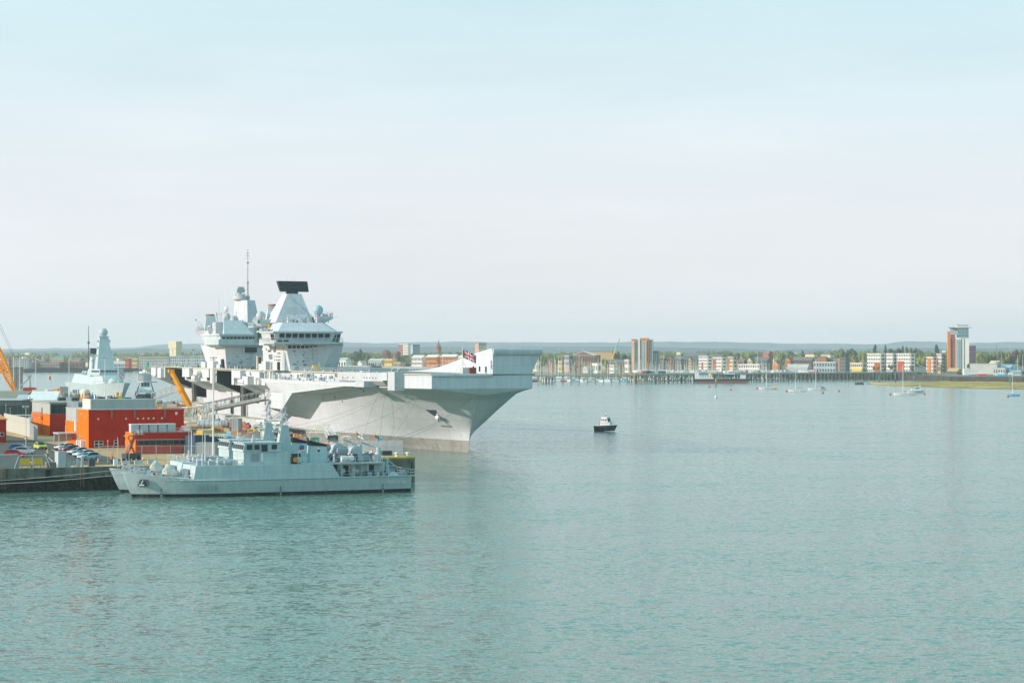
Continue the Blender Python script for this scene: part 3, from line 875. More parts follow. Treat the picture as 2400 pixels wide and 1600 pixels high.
b.hexa([(-181, -25.0, 29.7), (-181, -15.6, 29.7), (-189, -15.6, 29.7), (-189, -24.0, 29.7)], [(-184.5, -24.4, 34.1), (-184.5, -18.8, 34.1), (-188.5, -18.8, 34.1), (-188.5, -23.2, 34.1)])
obj('upper_block', b, M['ship3'], ai)
b = MB()
b.prism([(-184, -16.8), (-188, -11.5), (-200, -9.2), (-200, -18.3), (-190.5, -20.3)], 29.7, 40.6, top=[(-186.0, -16.6), (-188.5, -13.6), (-196, -12.6), (-197, -18.7), (-190.8, -19.8)])
obj('mast_tower', b, SH, ai)
b = MB().lathe((-190.5, -17.6, 40.6), [(2.4, 0), (2.75, .3), (2.75, 1.4), (2.5, 1.5), (.6, 1.6)], 16)
rp_ = obj('ring_platform', b, M['pale'], ai, smooth=True)
obj('radar_stem', MB().tube((-190.5, -17.9, 42.0), (-190.5, -17.9, 43.0), .4, .25, 8), M['midgrey'], rp_)
b = MB().hexa([(-189.9, -19.1, 43.0), (-189.9, -16.7, 43.0), (-190.9, -16.7, 43.0), (-190.9, -19.1, 43.0)], [(-189.5, -19.3, 44.2), (-189.5, -16.5, 44.2), (-191.2, -16.5, 44.2), (-191.2, -19.3, 44.2)]).bb(-190.8, -189.6, -18.9, -16.9, 44.2, 44.9)
obj('radar_head', b, M['skyblue'] if False else M['ship2'], rp_)
pm = obj('pole_mast', MB().tube((-188.2, -16.0, 40.4), (-188.2, -16.0, 46.5), .3, .2, 8).tube((-188.2, -16.0, 46.5), (-188.2, -16.0, 56.8), .14, .06, 6), M['midgrey'], ai)
for z, w in ((56.6, .55), (54.8, 0.8), (54.0, .7)):
    obj('crossarm', MB().tube((-188.2, -16.0 - w, z), (-188.2, -16.0 + w, z), .05), M['midgrey'], pm)
for z, r in ((55.6, .28), (52.6, .4), (50.2, .2), (46.2, .4)):
    obj('mast_sensor', MB().ball((-188.2, -16.0, z), r, 8, sz=1.2), M['midgrey'], pm)
b = MB().prism([(-203, -27.2), (-203, -23.4), (-216, -21.0), (-216, -25.2)], 31.2, 35.8, top=[(-204.5, -26.4), (-204.5, -24.0), (-214, -21.8), (-214, -24.8)])
fn = obj('funnel', b, SH, ai)
obj('funnel_mouth', MB().lathe((-209, -24.4, 35.8), [(1.6, 0), (1.5, .6), (1.2, .65), (1.1, .1)], 12), M['exhaust'], fn, smooth=True)
b = MB().prism([(-196, -27.0), (-196, -12), (-214, -13), (-222, -24.2), (-222, -26.0), (-212, -26.6)], 29.6, 31.0, top=[(-196, -27.4), (-196, -12), (-214, -13), (-224, -24.6), (-224, -26.9), (-212, -27.4)])
b.prism([(-196, -25.2), (-196, -12), (-212, -13), (-214, -24.4)], 26.4, 29.6, top=[(-196, -26.8), (-196, -12), (-214, -13), (-221, -25.4)])
obj('aft_wing', b, SH, ai)
obj('wing_rail', MB().rail([(-224, -26.8, 31.0), (-212, -27.3, 31.0), (-196, -27.3, 31.0)], 1.1, .05, 2, 2), M['pale'], ai)
obj('wing_gun', MB().box((-221, -26, 31.3), (2, 1.0, .5)).ball((-221, -26, 32.0), .45, 8), M['midgrey'], ai)
obj('deck_house', MB().bb(-196, -190, -26.0, -23.6, 29.7, 33.6).bb(-202, -197, -26.4, -23.4, 31.0, 32.6), M['pale'], ai)
obj('radome', MB().ball((-190, -22.4, 35.3), 1.2, 14, sz=1.1), M['pale'], ai, smooth=True)
obj('radome', MB().ball((-196, -21.4, 37.9), .8, 14, sz=1.1), M['white'], ai, smooth=True)
obj('dome_post', MB().tube((-196, -21.4, 31), (-196, -21.4, 37.2), .35), M['pale'], ai)
obj('radome', MB().ball((-200, -13.2, 37.6), .95, 12), M['ship2'], ai, smooth=True)
obj('dome_post', MB().tube((-200, -13.2, 31), (-200, -13.2, 36.9), .4), M['ship'], ai)
obj('aerial_frame', MB().tube((-200, -24.4, 32), (-200, -23.8, 37.0), .08).tube((-200, -23.2, 32), (-200, -23.8, 37.0), .08).tube((-199, -22.6, 32), (-199, -22.6, 37), .08).tube((-200, -24, 36.2), (-199, -22.2, 36.2), .06), M['midgrey'], ai)
obj('whip_aerial', MB().tube((-196, -23.8, 34), (-196, -23.8, 41.5), .06), M['pale'], ai)
obj('search_light', MB().tube((-216, -26, 33.4), (-218.5, -27.4, 34.6), .07).ball((-218.5, -27.4, 34.7), .3, 8), M['midgrey'], ai)
cr_ = obj('side_emblem', MB().lathe((-201, -26.45, 28.1), [(2.0, -.2), (2.0, .6)], 24, axis='y'), M['white'], ai, 'round white and green crest on the aft tower')
obj('emblem_field', MB().lathe((-201.0, -26.6, 28.1), [(1.65, -.2), (1.65, .0)], 24, axis='y'), M['greenlamp'], cr_)
obj('emblem_charge', MB().box((-201, -26.83, 27.8), (1.0, .1, 1.9), 0, 0, .3, 1), M['red'], cr_)
b = MB().box((-200, -25.2, 20.0), (10, 1.8, 2.2)).box((-211, -25.2, 19.9), (8, 2.2, 1.9)).box((-190, -24.6, 19.5), (6, 1.2, 1.2))
obj('side_structures', b, SH, ai)
obj('side_door', MB().bb(-187, -184.5, -24.9, -24.4, 19, 21.8), M['dark'], ai)
for k in range(4): obj('front_fitting', MB().box((-181.6, -21.5 + (k * 2.3) % 6, 20.2 + k * .8), (.2, 1.1, .16)), M['midgrey'], ai)
obj('red_nameplate', MB().bb(-182.1, -181.9, -19.4, -18.2, 20.4, 20.8), M['redrust'], ai)
obj('deck_rail', MB().rail([(-181, -24, 18.9), (-181, -15, 18.9)], 1.1, .05, 1.2, 2), M['pale'], carrier)
# rusty vents of a ship building seen between the towers: weathered exhaust screens on the deck edge
rr = random.Random(9)
eb = obj('uptake_screen', MB().bb(-152, -151, -20.5, -14.2, 18.9, 22.9), M['cream'], carrier)
for k in range(5): obj('screen_bay', MB().bb(-150.98, -150.85, -20.1 + k * 1.2, -19.3 + k * 1.2, 19.1, 22.5), M[rr.choice(['rust', 'orange', 'cream', 'redrust'])], eb)
# deck clutter along the starboard edge
for k in range(60):
    x = rr.uniform(-298, -14)
    if -124 < x < -90 or -214 < x < -180: continue
    h = rr.uniform(.25, .9)
    obj('deck_fitting', MB().box((x, interp(out[:9], x) + rr.uniform(.7, 2), 18.92 + h / 2), (rr.uniform(.3, 2.2), .5, h)), M[rr.choice(['pale', 'midgrey', 'cream', 'midgrey', 'rib'])], carrier)
obj('bow_cabinet', MB().bb(-3.5, -1.0, -1.2, .4, 18.95, 20.3), M['ship2'], carrier)
obj('red_locker', MB().bb(8.2, 9.2, -2.6, -.9, 18.95, 20.4), M['redrust'], carrier)
obj('deck_edge_rail', MB().rail([(-16, -20.2, 18.9), (-30, -21.7, 18.9), (-60, -22.6, 18.9), (-82, -23.1, 18.9)], 1.0, .04, 2.2, 2), M['pale'], carrier)

# union flag on the jackstaff at the bow
jx, jy = 12.3, -5.2
stf = thing('jackstaff', '', ''); del stf['label']; del stf['category']; stf.parent = carrier
obj('staff', MB().tube((jx, jy, 18.9), (jx, jy, 25.2), .09, .06, 8).ball((jx, jy, 25.3), .14, 8), M['cream'], stf)
obj('stay', MB().tube((jx, jy, 21.8), (jx - 1, jy + 2.2, 19), .03, n=4).tube((jx, jy, 21.8), (jx - 1, jy - 1.8, 19), .03, n=4), M['pale'], stf)
def flag_mesh(w, h, parts, wave=.22, nx=28, ny=14, droop=.75):
    """cloth in the local x-z plane, coloured by a function of (u, v)"""
    mb = MB()
    rows = []
    for j in range(ny + 1):
        v = j / ny
        rows.append([(w * (i / nx) * .92, wave * math.sin(5.5 * i / nx + v * 1.6) * (i / nx) ** .5, h * v - droop * h * (i / nx) ** 1.2) for i in range(nx + 1)])
    vs = [p for r in rows for p in r]
    n_ = nx + 1
    for j in range(ny):
        for i in range(nx):
            mb.add([vs[j * n_ + i], vs[j * n_ + i + 1], vs[(j + 1) * n_ + i + 1], vs[(j + 1) * n_ + i]], [(0, 1, 2, 3)], parts((i + .5) / nx, (j + .5) / ny))
    return mb
def union(u, v):
    x, y = (u - .5) * 2, (v - .5)
    if abs(x) < .10 or abs(y) < .10: return 2
    if abs(x) < .17 or abs(y) < .17: return 1
    d = min(abs(y - x * .5), abs(y + x * .5))
    return 2 if d < .04 else 1 if d < .105 else 0
navy = mat('flag_navy', (0.02, 0.04, 0.20), .8, 0, .05)
fred = mat('flag_red', (0.60, 0.03, 0.04), .8, 0, .05)
fwhite = mat('flag_white', (0.75, 0.75, 0.73), .8, 0, .05)
fm = flag_mesh(3.4, 1.95, union, .28, 44, 26)
fo = obj('flag', fm, [navy, fwhite, fred], stf, 'union flag of red, white and navy')
fo.location = (jx, jy, 22.7); fo.rotation_euler = (0, 0, R(68))

# small fittings crowding the towers: lockers, ladders, pipes, lamps, aerials
rf = random.Random(44)
def clutter(par, n, x0, x1, y0, y1, z, hmax, kinds=3):
    for k in range(n):
        x, y = rf.uniform(x0, x1), rf.uniform(y0, y1); h = rf.uniform(.4, hmax)
        q = rf.randrange(kinds)
        if q == 0: obj('locker', MB().box((x, y, z + h / 2), (rf.uniform(.4, 1.1), rf.uniform(.4, 1.3), h), rf.uniform(-.4, .4)), M[rf.choice(['pale', 'midgrey', 'ship3', 'white'])], par)
        elif q == 1: obj('aerial', MB().tube((x, y, z), (x, y, z + h * 2.4), .07, .03, 5).tube((x, y - .4, z + h * 2), (x, y + .4, z + h * 2), .035, n=4), M['midgrey'], par)
        else: obj('sensor', MB().tube((x, y, z), (x, y, z + h * .7), .14, n=6).ball((x, y, z + h * .8), .28, 8), M[rf.choice(['pale', 'white', 'midgrey'])], par)
clutter(fi, 26, -97, -94.8, -24.4, -14, 32.2, 1.2)
clutter(fi, 7, -99, -95.5, -12.6, -10.5, 34.0, .8)
clutter(fi, 10, -104.5, -90, -29.2, -28.6, 29.75, .9)
clutter(fi, 14, -116, -105, -29, -27, 33.2, 1.1)
clutter(ai, 16, -200, -190, -26.8, -24, 31.0, 1.3)
clutter(ai, 12, -222, -212, -26.6, -24.8, 31.0, 1.3)
clutter(ai, 8, -187.5, -185, -24, -19, 34.1, 1.3)
clutter(ai, 10, -193, -189, -20, -15.4, 42.1, .6)
for zz in (20.3, 21.6, 23.0, 24.3):
    for k in range(3):
        obj('vent_louvre', MB().box((-90.92 - .02 * zz * 0, -22.0 + k * 2.6 + rf.uniform(-.6, .6), zz + rf.uniform(-.4, .4)), (.25, rf.uniform(.35, .9), rf.uniform(.12, .4))), M[rf.choice(['midgrey', 'slate', 'pale'])], fi)
        obj('vent_louvre', MB().box((-181.75, -22.6 + k * 2.6 + rf.uniform(-.6, .6), zz + rf.uniform(-.4, .4)), (.35, rf.uniform(.35, .9), rf.uniform(.12, .4))), M[rf.choice(['midgrey', 'slate', 'pale'])], ai)
for (x, y, z0, z1, par) in ((-90.75, -17.2, 19, 26, fi), (-93.1, -24.9, 19, 26, fi), (-181.5, -16.2, 19, 23.6, ai), (-98.6, -20.3, 34.6, 40, fi)):
    l = MB()
    for s_ in (-.22, .22): l.tube((x + (0 if z0 < 30 else (0)), y + s_, z0), (x + (.4 if z0 < 30 else -3), y + s_ * .8, z1), .05, n=4)
    for k in range(int((z1 - z0) / .8)):
        t_ = k * .8 / (z1 - z0); xx = x + (.4 if z0 < 30 else -3) * t_
        l.tube((xx, y - .22, z0 + k * .8), (xx, y + .22, z0 + k * .8), .04, n=4)
    obj('ladder', l, M['midgrey' if x != -90.75 else 'ship3'], par)
# cable runs and boxes on the upper walls and sponsons
for k in range(46):
    x = rf.uniform(-298, -20)
    if -183 < x < -153 or -272 < x < -242: continue
    yy = interp([(14, -13.3), (-30, -21.8), (-60, -22.5), (-100, -23.3), (-112, -27.05), (-300, -27.1)], x)
    z = rf.uniform(16.8, 18.2)
    obj(rf.choice(['fascia_box', 'fascia_pipe', 'fascia_vent']), MB().box((x, yy - .1, z), (rf.uniform(.4, 2.6), .35, rf.uniform(.15, .8))), M[rf.choice(['midgrey', 'pale', 'rib', 'slate', 'rust'])], carrier)

# ------------------------------------------------------------------ minehunters
def lofthull(secs, name, mt, par, smooth=True, ang=R(30), z0cap=True):
    """secs: list of stations; each a list of (x, y>=0, z) from keel to deck edge"""
    mb = MB()
    for sgn in (1, -1):
        rows = [[(p[0], sgn * p[1], p[2]) for p in s] for s in secs]
        n = len(rows[0]); vs = [p for r in rows for p in r]; fs = []
        for k in range(len(rows) - 1):
            for i in range(n - 1):
                q = (k * n + i, k * n + i + 1, (k + 1) * n + i + 1, (k + 1) * n + i)
                fs.append(q if sgn < 0 else q[::-1])
        mb.add(vs, fs)
    a = secs[-1]
    mb.add([(p[0], p[1], p[2]) for p in a] + [(p[0], -p[1], p[2]) for p in a[::-1]], [tuple(range(2 * len(a)))])
    mb.add([(s[-1][0], s[-1][1], s[-1][2]) for s in secs] + [(s[-1][0], -s[-1][1], s[-1][2]) for s in secs[::-1]], [tuple(range(2 * len(secs)))[::-1]])
    return obj(name, mb, mt, par, smooth=smooth, angle=ang)

def text_mesh(s, size, name, mt, par, loc, rot, depth=.02):
    cu = bpy.data.curves.new(name, 'FONT')
    cu.body = s; cu.size = size; cu.extrude = depth; cu.align_x = 'CENTER'
    t = bpy.data.objects.new('tmp', cu)
    COL.objects.link(t)
    dg = bpy.context.evaluated_depsgraph_get()
    me = bpy.data.meshes.new_from_object(t.evaluated_get(dg))
    bpy.data.objects.remove(t); bpy.data.curves.remove(cu)
    me.materials.clear(); me.materials.append(mt)
    o = bpy.data.objects.new(name, me); COL.objects.link(o); o.parent = par
    o.location = loc; o.rotation_euler = rot
    return o

mh_rz = math.atan2(-18.6, -44.6)
S2 = M['ship2']
MHW = mat('minehunter_light_side', (0.58, 0.62, 0.62), .55, 0, .06, .4, .08)
CANVAS = mat('canvas_cover', (0.55, 0.52, 0.44), .9, 0, .12, 1.2, bump=.6, bscale=2)
def mh_y(x, z):
    d = 2.0 + (z > 0) * 0 - x if False else None
def minehunter(loc, label, near):
    t = thing('minehunter', label, 'naval ship', loc, mh_rz, 'minehunters moored abreast at the quay')
    st = []
    for i in range(19):
        s = i / 18
        s = s ** 1.5
        xk = -47.5 * s
        row = []
        sheer = 2.75 + 1.55 * max(0, 1 - s / .26) ** 1.4
        for z in (-1.5, 0, .55, 1.2, 2.0, sheer - .35, sheer):
            zz = z
            rake = 2.1 * max(0, zz / 4.3) ** .9
            x = xk + rake * max(0, 1 - s / .22)
            fl = .55 if z <= 0 else .62 + .38 * min(1, z / sheer)
            full = (1 - (1 - min(1, s / .34)) ** 2.1)
            full = full ** (1.15 - .35 * min(1, max(0, z) / sheer))
            y = 5.0 * full * (0.86 + .14 * min(1, max(0, z) / 2.7)) * (1 if s < .8 else 1 - .10 * (s - .8) / .2)
            row.append((x, max(.02, y), zz))
        st.append(row)
    low = [[p for p in r[:3]] for r in st]; hi = [[p for p in r[2:]] for r in st]
    lofthull(low, 'boot_band', M['bootblack'], t)
    lofthull(hi, 'hull', S2, t)
    def yb(x):
        s = min(1, max(0, -x / 48.2))
        return 5.0 * (1 - (1 - min(1, s / .34)) ** 2.1) ** .8 * (1 if s < .8 else 1 - .10 * (s - .8) / .2)
    # rubbing strake
    pts = [(-x, yb(-x) + .06, 2.78) for x in (5, 8, 11, 15, 20, 28, 36, 42, 48)]
    mb = MB().path(pts, .13, 6)
    mb.path([(p[0], -p[1], p[2]) for p in pts], .13, 6)
    obj('rubbing_strake', mb, S2, t)
    # raised side walls with superstructure
    mb = MB().prism([(-9.2, -4.4), (-14, -4.9), (-34.5, -4.9), (-34.5, 4.9), (-14, 4.9), (-9.2, 4.4)], 2.7, 5.15, top=[(-9.6, -4.3), (-14, -4.75), (-33, -4.75), (-33, 4.75), (-14, 4.75), (-9.6, 4.3)])
    mb.prism([(-34.5, -3.2), (-43, -3.2), (-43, 3.2), (-34.5, 3.2)], 2.7, 5.0)
    mb.prism([(-33, -4.75), (-42.6, -4.7), (-42.6, 4.7), (-33, 4.75)], 5.0, 5.22)
    sup = obj('superstructure', mb, S2, t)
    for x in (-36, -38.2, -40.6): obj('doorway', MB().bb(x - .45, x + .45, 3.2, 3.24, 2.9, 4.7), M['dark'] if x != -38.2 else M['midgrey'], t)
    for x in (-34.7, -36.9, -39.5, -42.3): obj('stanchion', MB().tube((x, 4.6, 2.8), (x, 4.6, 5.05), .07), S2, t)
    obj('aft_deck_rail', MB().rail([(-33.2, 4.7, 5.22), (-42.5, 4.65, 5.22), (-42.5, -4.65, 5.22)], 1.0, .035, 1.3, 2), M['pale'], t)
    obj('stern_rail', MB().rail([(-35, 4.7, 2.8), (-48.0, 4.4, 2.8), (-48.0, -4.4, 2.8)], 1.0, .035, 1.3, 2), M['pale'], t)
    # deck surface
    fd = [(x, -yb(x) * .8) for x in (-1, -3, -6, -10)]
    obj('foredeck', MB().prism(fd + [(x, -y) for x, y in fd[::-1]], 2.6, [3.75, 3.4, 3.05, 2.85, 2.85, 3.05, 3.4, 3.75]), M['deck'], t)
    # bridge
    mb = MB()
    mb.prism([(-18.0, -3.4), (-18.0, 3.4), (-26, 3.6), (-26, -3.6)], 5.15, 7.3)
    mb.prism([(-17.8, -3.5), (-17.8, 3.5), (-24.4, 3.8), (-24.4, -3.8)], 7.3, 8.75, top=[(-18.2, -3.4), (-18.2, 3.4), (-24.4, 3.7), (-24.4, -3.7)])
    mb.prism([(-17.9, -3.55), (-17.9, 3.55), (-24.5, 3.8), (-24.5, -3.8)], 8.72, 8.84)
    br = obj('bridge', mb, MHW if False else S2, t)
    for k in range(5):
        y = -2.7 + k * 1.35
        obj('bridge_window', MB().hexa([(-17.72, y - .48, 7.75), (-17.72, y + .48, 7.75), (-17.95, y + .48, 7.75), (-17.95, y - .48, 7.75)], [(-17.92, y - .48, 8.45), (-17.92, y + .48, 8.45), (-18.15, y + .48, 8.45), (-18.15, y - .48, 8.45)]), M['glass'], br)
    for x, w in ((-18.9, .9), (-20.2, .8), (-21.5, 1.0), (-23.2, .9)):
        obj('side_window', MB().bb(x - w / 2, x + w / 2, 3.5, 3.78, 7.7 if x != -21.5 else 7.35, 8.5), M['glass'] if x != -21.5 else M['dark'], br)
    obj('side_hatch', MB().bb(-20.6, -19.2, 3.42, 3.56, 5.7, 7.0), M['midgrey'], br)
    obj('marker_panel', MB().bb(-21.3, -20.9, 3.46, 3.58, 5.7, 7.1), M['white'], br)
    obj('upper_house', MB().prism([(-26, -3.4), (-26, 3.4), (-27.6, 3.2), (-27.6, -3.2)], 5.15, 6.3), S2, t)
    obj('bridge_rail', MB().rail([(-24.6, -3.8, 8.9), (-17.8, -3.5, 8.9), (-17.8, 3.5, 8.9), (-24.6, 3.8, 8.9)], .8, .03, 1.2, 2), M['pale'], t)
    obj('director', MB().lathe((-20.4, .5, 8.9), [(.4, 0), (.42, .35), (.2, .55), (.08, 1.3)], 10), M['pale'], t, smooth=True)
    obj('searchlight', MB().ball((-18.8, -2.5, 9.4), .28, 8).tube((-18.8, -2.5, 8.9), (-18.8, -2.5, 9.3), .06), M['pale'], t)
    # mast
    m = obj('mast', MB().hexa([(-24.6, -.9, 7.2), (-24.6, .9, 7.2), (-27.2, .9, 7.2), (-27.2, -.9, 7.2)], [(-25.4, -.5, 11.6), (-25.4, .5, 11.6), (-26.6, .5, 11.6), (-26.6, -.5, 11.6)]).bb(-25, -27.2, -1.1, 1.1, 6.2, 7.6), S2, t)
    lat = MB()
    for (x, y) in ((-25.6, -.35), (-25.6, .35), (-26.4, -.35), (-26.4, .35)): lat.tube((x, y, 11.5), (-26 + (x + 26) * .5, y * .5, 14.6), .05, n=4)
    for k in range(6):
        z = 11.7 + k * .5
        for s_ in (-1, 1): lat.tube((-25.6, -.35 * s_, z), (-26.4, .35 * s_, z + .45), .035, n=4)
    lat.tube((-26, 0, 14.5), (-26, 0, 17.0), .04, n=5)
    obj('mast_lattice', lat, M['pale'], m)
    for z, w in ((12.0, 1.9), (12.9, 1.4), (13.7, 1.0)):
        obj('yardarm', MB().tube((-26, -w, z), (-26, w, z), .05, n=5).tube((-26 - w * .6, 0, z), (-26 + w * .9, 0, z), .05, n=5), M['pale'], m)
    for x, y, z, r in ((-25.1, .6, 12.1, .26), (-26.7, -.6, 12.5, .24), (-26, .2, 13.3, .3), (-25.6, -.2, 14.0, .22), (-24.4, 0, 11.0, .22), (-24.6, 0, 11.6, .3)):
        obj('mast_sensor', MB().ball((x, y, z), r, 8), M['pale'], m)
    obj('radar_bar', MB().box((-24.6, 0, 12.0), (.22, 1.9, .28), R(30)), M['white'], m)
    obj('mast_ledge', MB().box((-24.9, 0, 10.6), (1.8, .8, .12)), M['pale'], m)
    # funnel with slanted black cap
    f = obj('funnel', MB().hexa([(-30.3, -1.1, 5.15), (-30.3, 1.1, 5.15), (-33.4, 1.1, 5.15), (-33.4, -1.1, 5.15)], [(-30.4, -1.0, 8.1), (-30.4, 1.0, 8.1), (-33.3, 1.0, 7.9), (-33.3, -1.0, 7.9)]), MHW if False else S2, t)
    obj('funnel_cap', MB().hexa([(-30.35, -1.03, 8.08), (-30.35, 1.03, 8.08), (-33.35, 1.03, 7.88), (-33.35, -1.03, 7.88)], [(-30.4, -.95, 8.95), (-30.4, .95, 8.95), (-33.3, .95, 8.2), (-33.3, -.95, 8.2)]), M['black'], f)
    badge = obj('funnel_badge', MB().lathe((-31.8, 1.06, 7.2), [(.46, -.05), (.46, .09)], 18, axis='y'), M['blue'] if not near else M['white'], f, 'round blue badge' if not near else 'round white badge')
    if near: obj('badge_charge', MB().prism([(-32.1, 1.14), (-31.5, 1.14), (-31.5, 1.18), (-32.1, 1.18)], 7.1, 7.4).prism([(-31.92, 1.14), (-31.68, 1.14), (-31.68, 1.18), (-31.92, 1.18)], 6.88, 7.1), M['slate'], badge)
    else: obj('badge_charge', MB().bb(-32.1, -31.5, 1.14, 1.18, 6.92, 7.15), M['red'], badge)
    # covered gun
    rr = random.Random(3 if near else 8)
    mb = MB(); rows = []
    for z, r in ((0, 1.25), (.4, 1.3), (.9, 1.05), (1.35, .75), (1.8, .42), (2.1, .12)):
        rows.append([(-6.4 + r * 1.25 * math.cos(a * .524) * rr.uniform(.72, 1.15) + .22 * z, r * math.sin(a * .524) * rr.uniform(.72, 1.15), 3.35 + z) for a in range(12)])
    mb.grid(rows, closed=True)
    obj('covered_gun', mb, CANVAS, t, smooth=True, angle=R(25))
    obj('gun_shield', MB().box((-8.6, 0, 3.9), (1.2, 2.4, 1.3), 0, 0, .8, .8), M['pale'], t)
    obj('gun_base', MB().tube((-6.4, 0, 2.9), (-6.4, 0, 3.5), .8, n=10), M['pale'], t)
    # foredeck gear
    for k in range(22):
        x = rr.uniform(-9, 0.4); y = rr.uniform(-.8, .8) * (yb(x) - .4)
        h = rr.uniform(.3, .9); zb = 2.85 + 1.0 * max(0, 1 + x / 9) ** 1.3
        kind = rr.random()
        if kind < .35: obj('winch', MB().lathe((x, y - .4, zb + .35), [(.15, 0), (.4, .05), (.25, .1), (.25, .7), (.4, .75), (.15, .8)], 8, axis='y'), M['pale'], t)
        elif kind < .7: obj('deck_locker', MB().box((x, y, zb + h / 2), (rr.uniform(.4, 1.1), rr.uniform(.4, .8), h)), M[rr.choice(['pale', 'midgrey', 'white'])], t)
        else: obj('bollard', MB().tube((x, y, zb - .1), (x, y, zb + .5), .14, n=8), M[rr.choice(['pale', 'black', 'midgrey'])], t)
    obj('bow_rail', MB().rail([(-9, 4.3, 2.9), (-6, 3.9, 3.15), (-3.5, 3.2, 3.5), (-1.2, 2.0, 3.9), (1.0, .5, 4.3), (-1.2, -2.0, 3.9), (-3.5, -3.2, 3.5), (-6, -3.9, 3.15), (-9, -4.3, 2.9)], 1.0, .03, 1.0, 2), M['pale'], t)
    for k, x in enumerate((-3.2, -8.6)): obj('lifebuoy', MB().lathe((x, yb(x) - .5, 3.9), [(.13, -.05), (.24, -.05), (.24, .05), (.13, .05)], 12, axis='y'), M['red'], t)
    obj('jackstaff', MB().tube((.6, 0, 4.2), (.6, 0, 9.5), .05, n=6), M['pale'], t)
    obj('whip_aerial', MB().tube((-11.0, 3.2, 5.1), (-11.0, 3.2, 7.2), .22, .18, 8).tube((-11.0, 3.2, 7.2), (-11.0, 3.2, 12.6), .06, .04), M['pale'], t)
    obj('foremast_pole', MB().tube((-12.5, -1, 5.1), (-12.5, -1, 10.4), .09, .06, 6), M['white'], t)
    # superstructure roof gear, forward of the bridge
    for k in range(20):
        x = rr.uniform(-17, -10); y = rr.uniform(-3.4, 3.6); h = rr.uniform(.4, 1.1)
        if k % 3 == 0: obj('liferaft_canister', MB().lathe((x, y, 5.65), [(.2, -.7), (.42, -.6), (.44, 0), (.42, .6), (.2, .7)], 10, axis='x'), M['pale'], t, smooth=True)
        elif k % 3 == 1: obj('deck_locker', MB().box((x, y, 5.15 + h / 2), (rr.uniform(.4, 1.3), rr.uniform(.4, 1), h)), M[rr.choice(['pale', 'midgrey', 'cream'])], t)
        else: obj('vent_cowl', MB().tube((x, y, 5.1), (x, y, 5.1 + h), .18, n=8).ball((x + .1, y, 5.2 + h), .28, 8), M['pale'], t)
    obj('roof_rail', MB().rail([(-10, -4.2, 5.15), (-10, 4.2, 5.15), (-17.6, 4.6, 5.15)], .9, .03, 1.3, 2), M['pale'], t)
    # amidships and aft gear
    obj('lifebuoy', MB().lathe((-26.6, 4.82, 5.9), [(.22, -.07), (.42, -.07), (.42, .07), (.22, .07)], 14, axis='y'), M['orange'], t)
    obj('boat_bay', MB().bb(-26.2, -27.8, 3.6, 3.75, 5.2, 6.9), M['dark'], t)
    for x in (-27.4, -28.3, -35.4, -36.6): obj('raft_drum', MB().lathe((x, 3.9, 5.85), [(.2, -.55), (.5, -.5), (.52, 0), (.5, .5), (.2, .55)], 12, axis='x' if x < -33 else 'y'), M['white'] if x < -33 else S2, t, smooth=True)
    obj('davit', MB().path([(-27.2, 4.2, 5.2), (-27.2, 4.3, 7.2), (-28.4, 4.5, 7.6)], .08, 6), M['pale'], t)
    for k in range(30):
        x = rr.uniform(-42.3, -33); y = rr.uniform(-3.8, 4.3); h = rr.uniform(.5, 1.5)
        q = rr.random()
        if q < .45: obj('deck_locker', MB().box((x, y, 5.22 + h / 2), (rr.uniform(.4, 1.3), rr.uniform(.4, 1.2), h), 0, 0, .9, .9), M[rr.choice(['pale', 'midgrey', 'ship2', 'slate', 'ship2'])], t)
        elif q < .7: obj('cable_reel', MB().lathe((x, y - .5, 5.9), [(.62, 0), (.62, .06), (.35, .07), (.35, .9), (.62, .92), (.62, 1)], 12, axis='y'), M[rr.choice(['midgrey', 'slate', 'pale'])], t)
        else: obj('vent_cowl', MB().tube((x, y, 5.2), (x, y, 5.3 + h), .14, n=8).ball((x, y, 5.3 + h), .24, 8), M['pale'], t)
    obj('big_winch', MB().lathe((-38.6, -1.6, 7.0), [(.5, 0), (.95, .05), (.95, .3), (.8, .35), (.8, 2.6), (.95, 2.65), (.95, 2.9), (.5, 3)], 16, axis='y').box((-38.6, 0, 6.0), (1.6, 3.2, 1.3)), M['pale'], t)
    obj('float_drum', MB().lathe((-35.9, 1.0, 7.1), [(.3, -1.2), (.75, -.9), (.8, 0), (.75, .9), (.3, 1.2)], 14, axis='x').box((-35.9, 1, 5.8), (1.6, 1.2, 1.4)), M['midgrey'], t, smooth=True, angle=R(40))
    obj('deck_crane', MB().tube((-42.2, 2.2, 5.2), (-42.2, 2.2, 7.6), .5, .4, 10).tube((-42.2, 2.2, 7.6), (-39.4, 1.2, 8.5), .22, .15, 8), M['ship2'], t)
    obj('a_frame', MB().tube((-34.2, -1.2, 5.2), (-35.4, 0, 7.7), .12).tube((-36.6, 1.2, 5.2), (-35.4, 0, 7.7), .12).tube((-34.2, 1.4, 5.2), (-35.4, 0, 7.7), .1), M['pale'], t)
    # stern quarterdeck
    for k in range(24):
        x = rr.uniform(-47.3, -35.2); y = rr.choice([rr.uniform(3.4, 4.3), rr.uniform(-4, 4) if x < -43.4 else 3.8]); h = rr.uniform(.4, 1.5)
        if rr.random() < .5: obj('deck_locker', MB().box((x, y, 2.8 + h / 2), (rr.uniform(.4, 1.0), rr.uniform(.3, .9), h)), M[rr.choice(['ship2', 'midgrey', 'slate', 'pale'])], t)
        else: obj('winch', MB().lathe((x, y - .3, 3.2), [(.1, 0), (.36, .05), (.2, .1), (.2, .6), (.36, .65), (.1, .7)], 8, axis='y'), M[rr.choice(['slate', 'pale', 'midgrey', 'redrust'])], t)
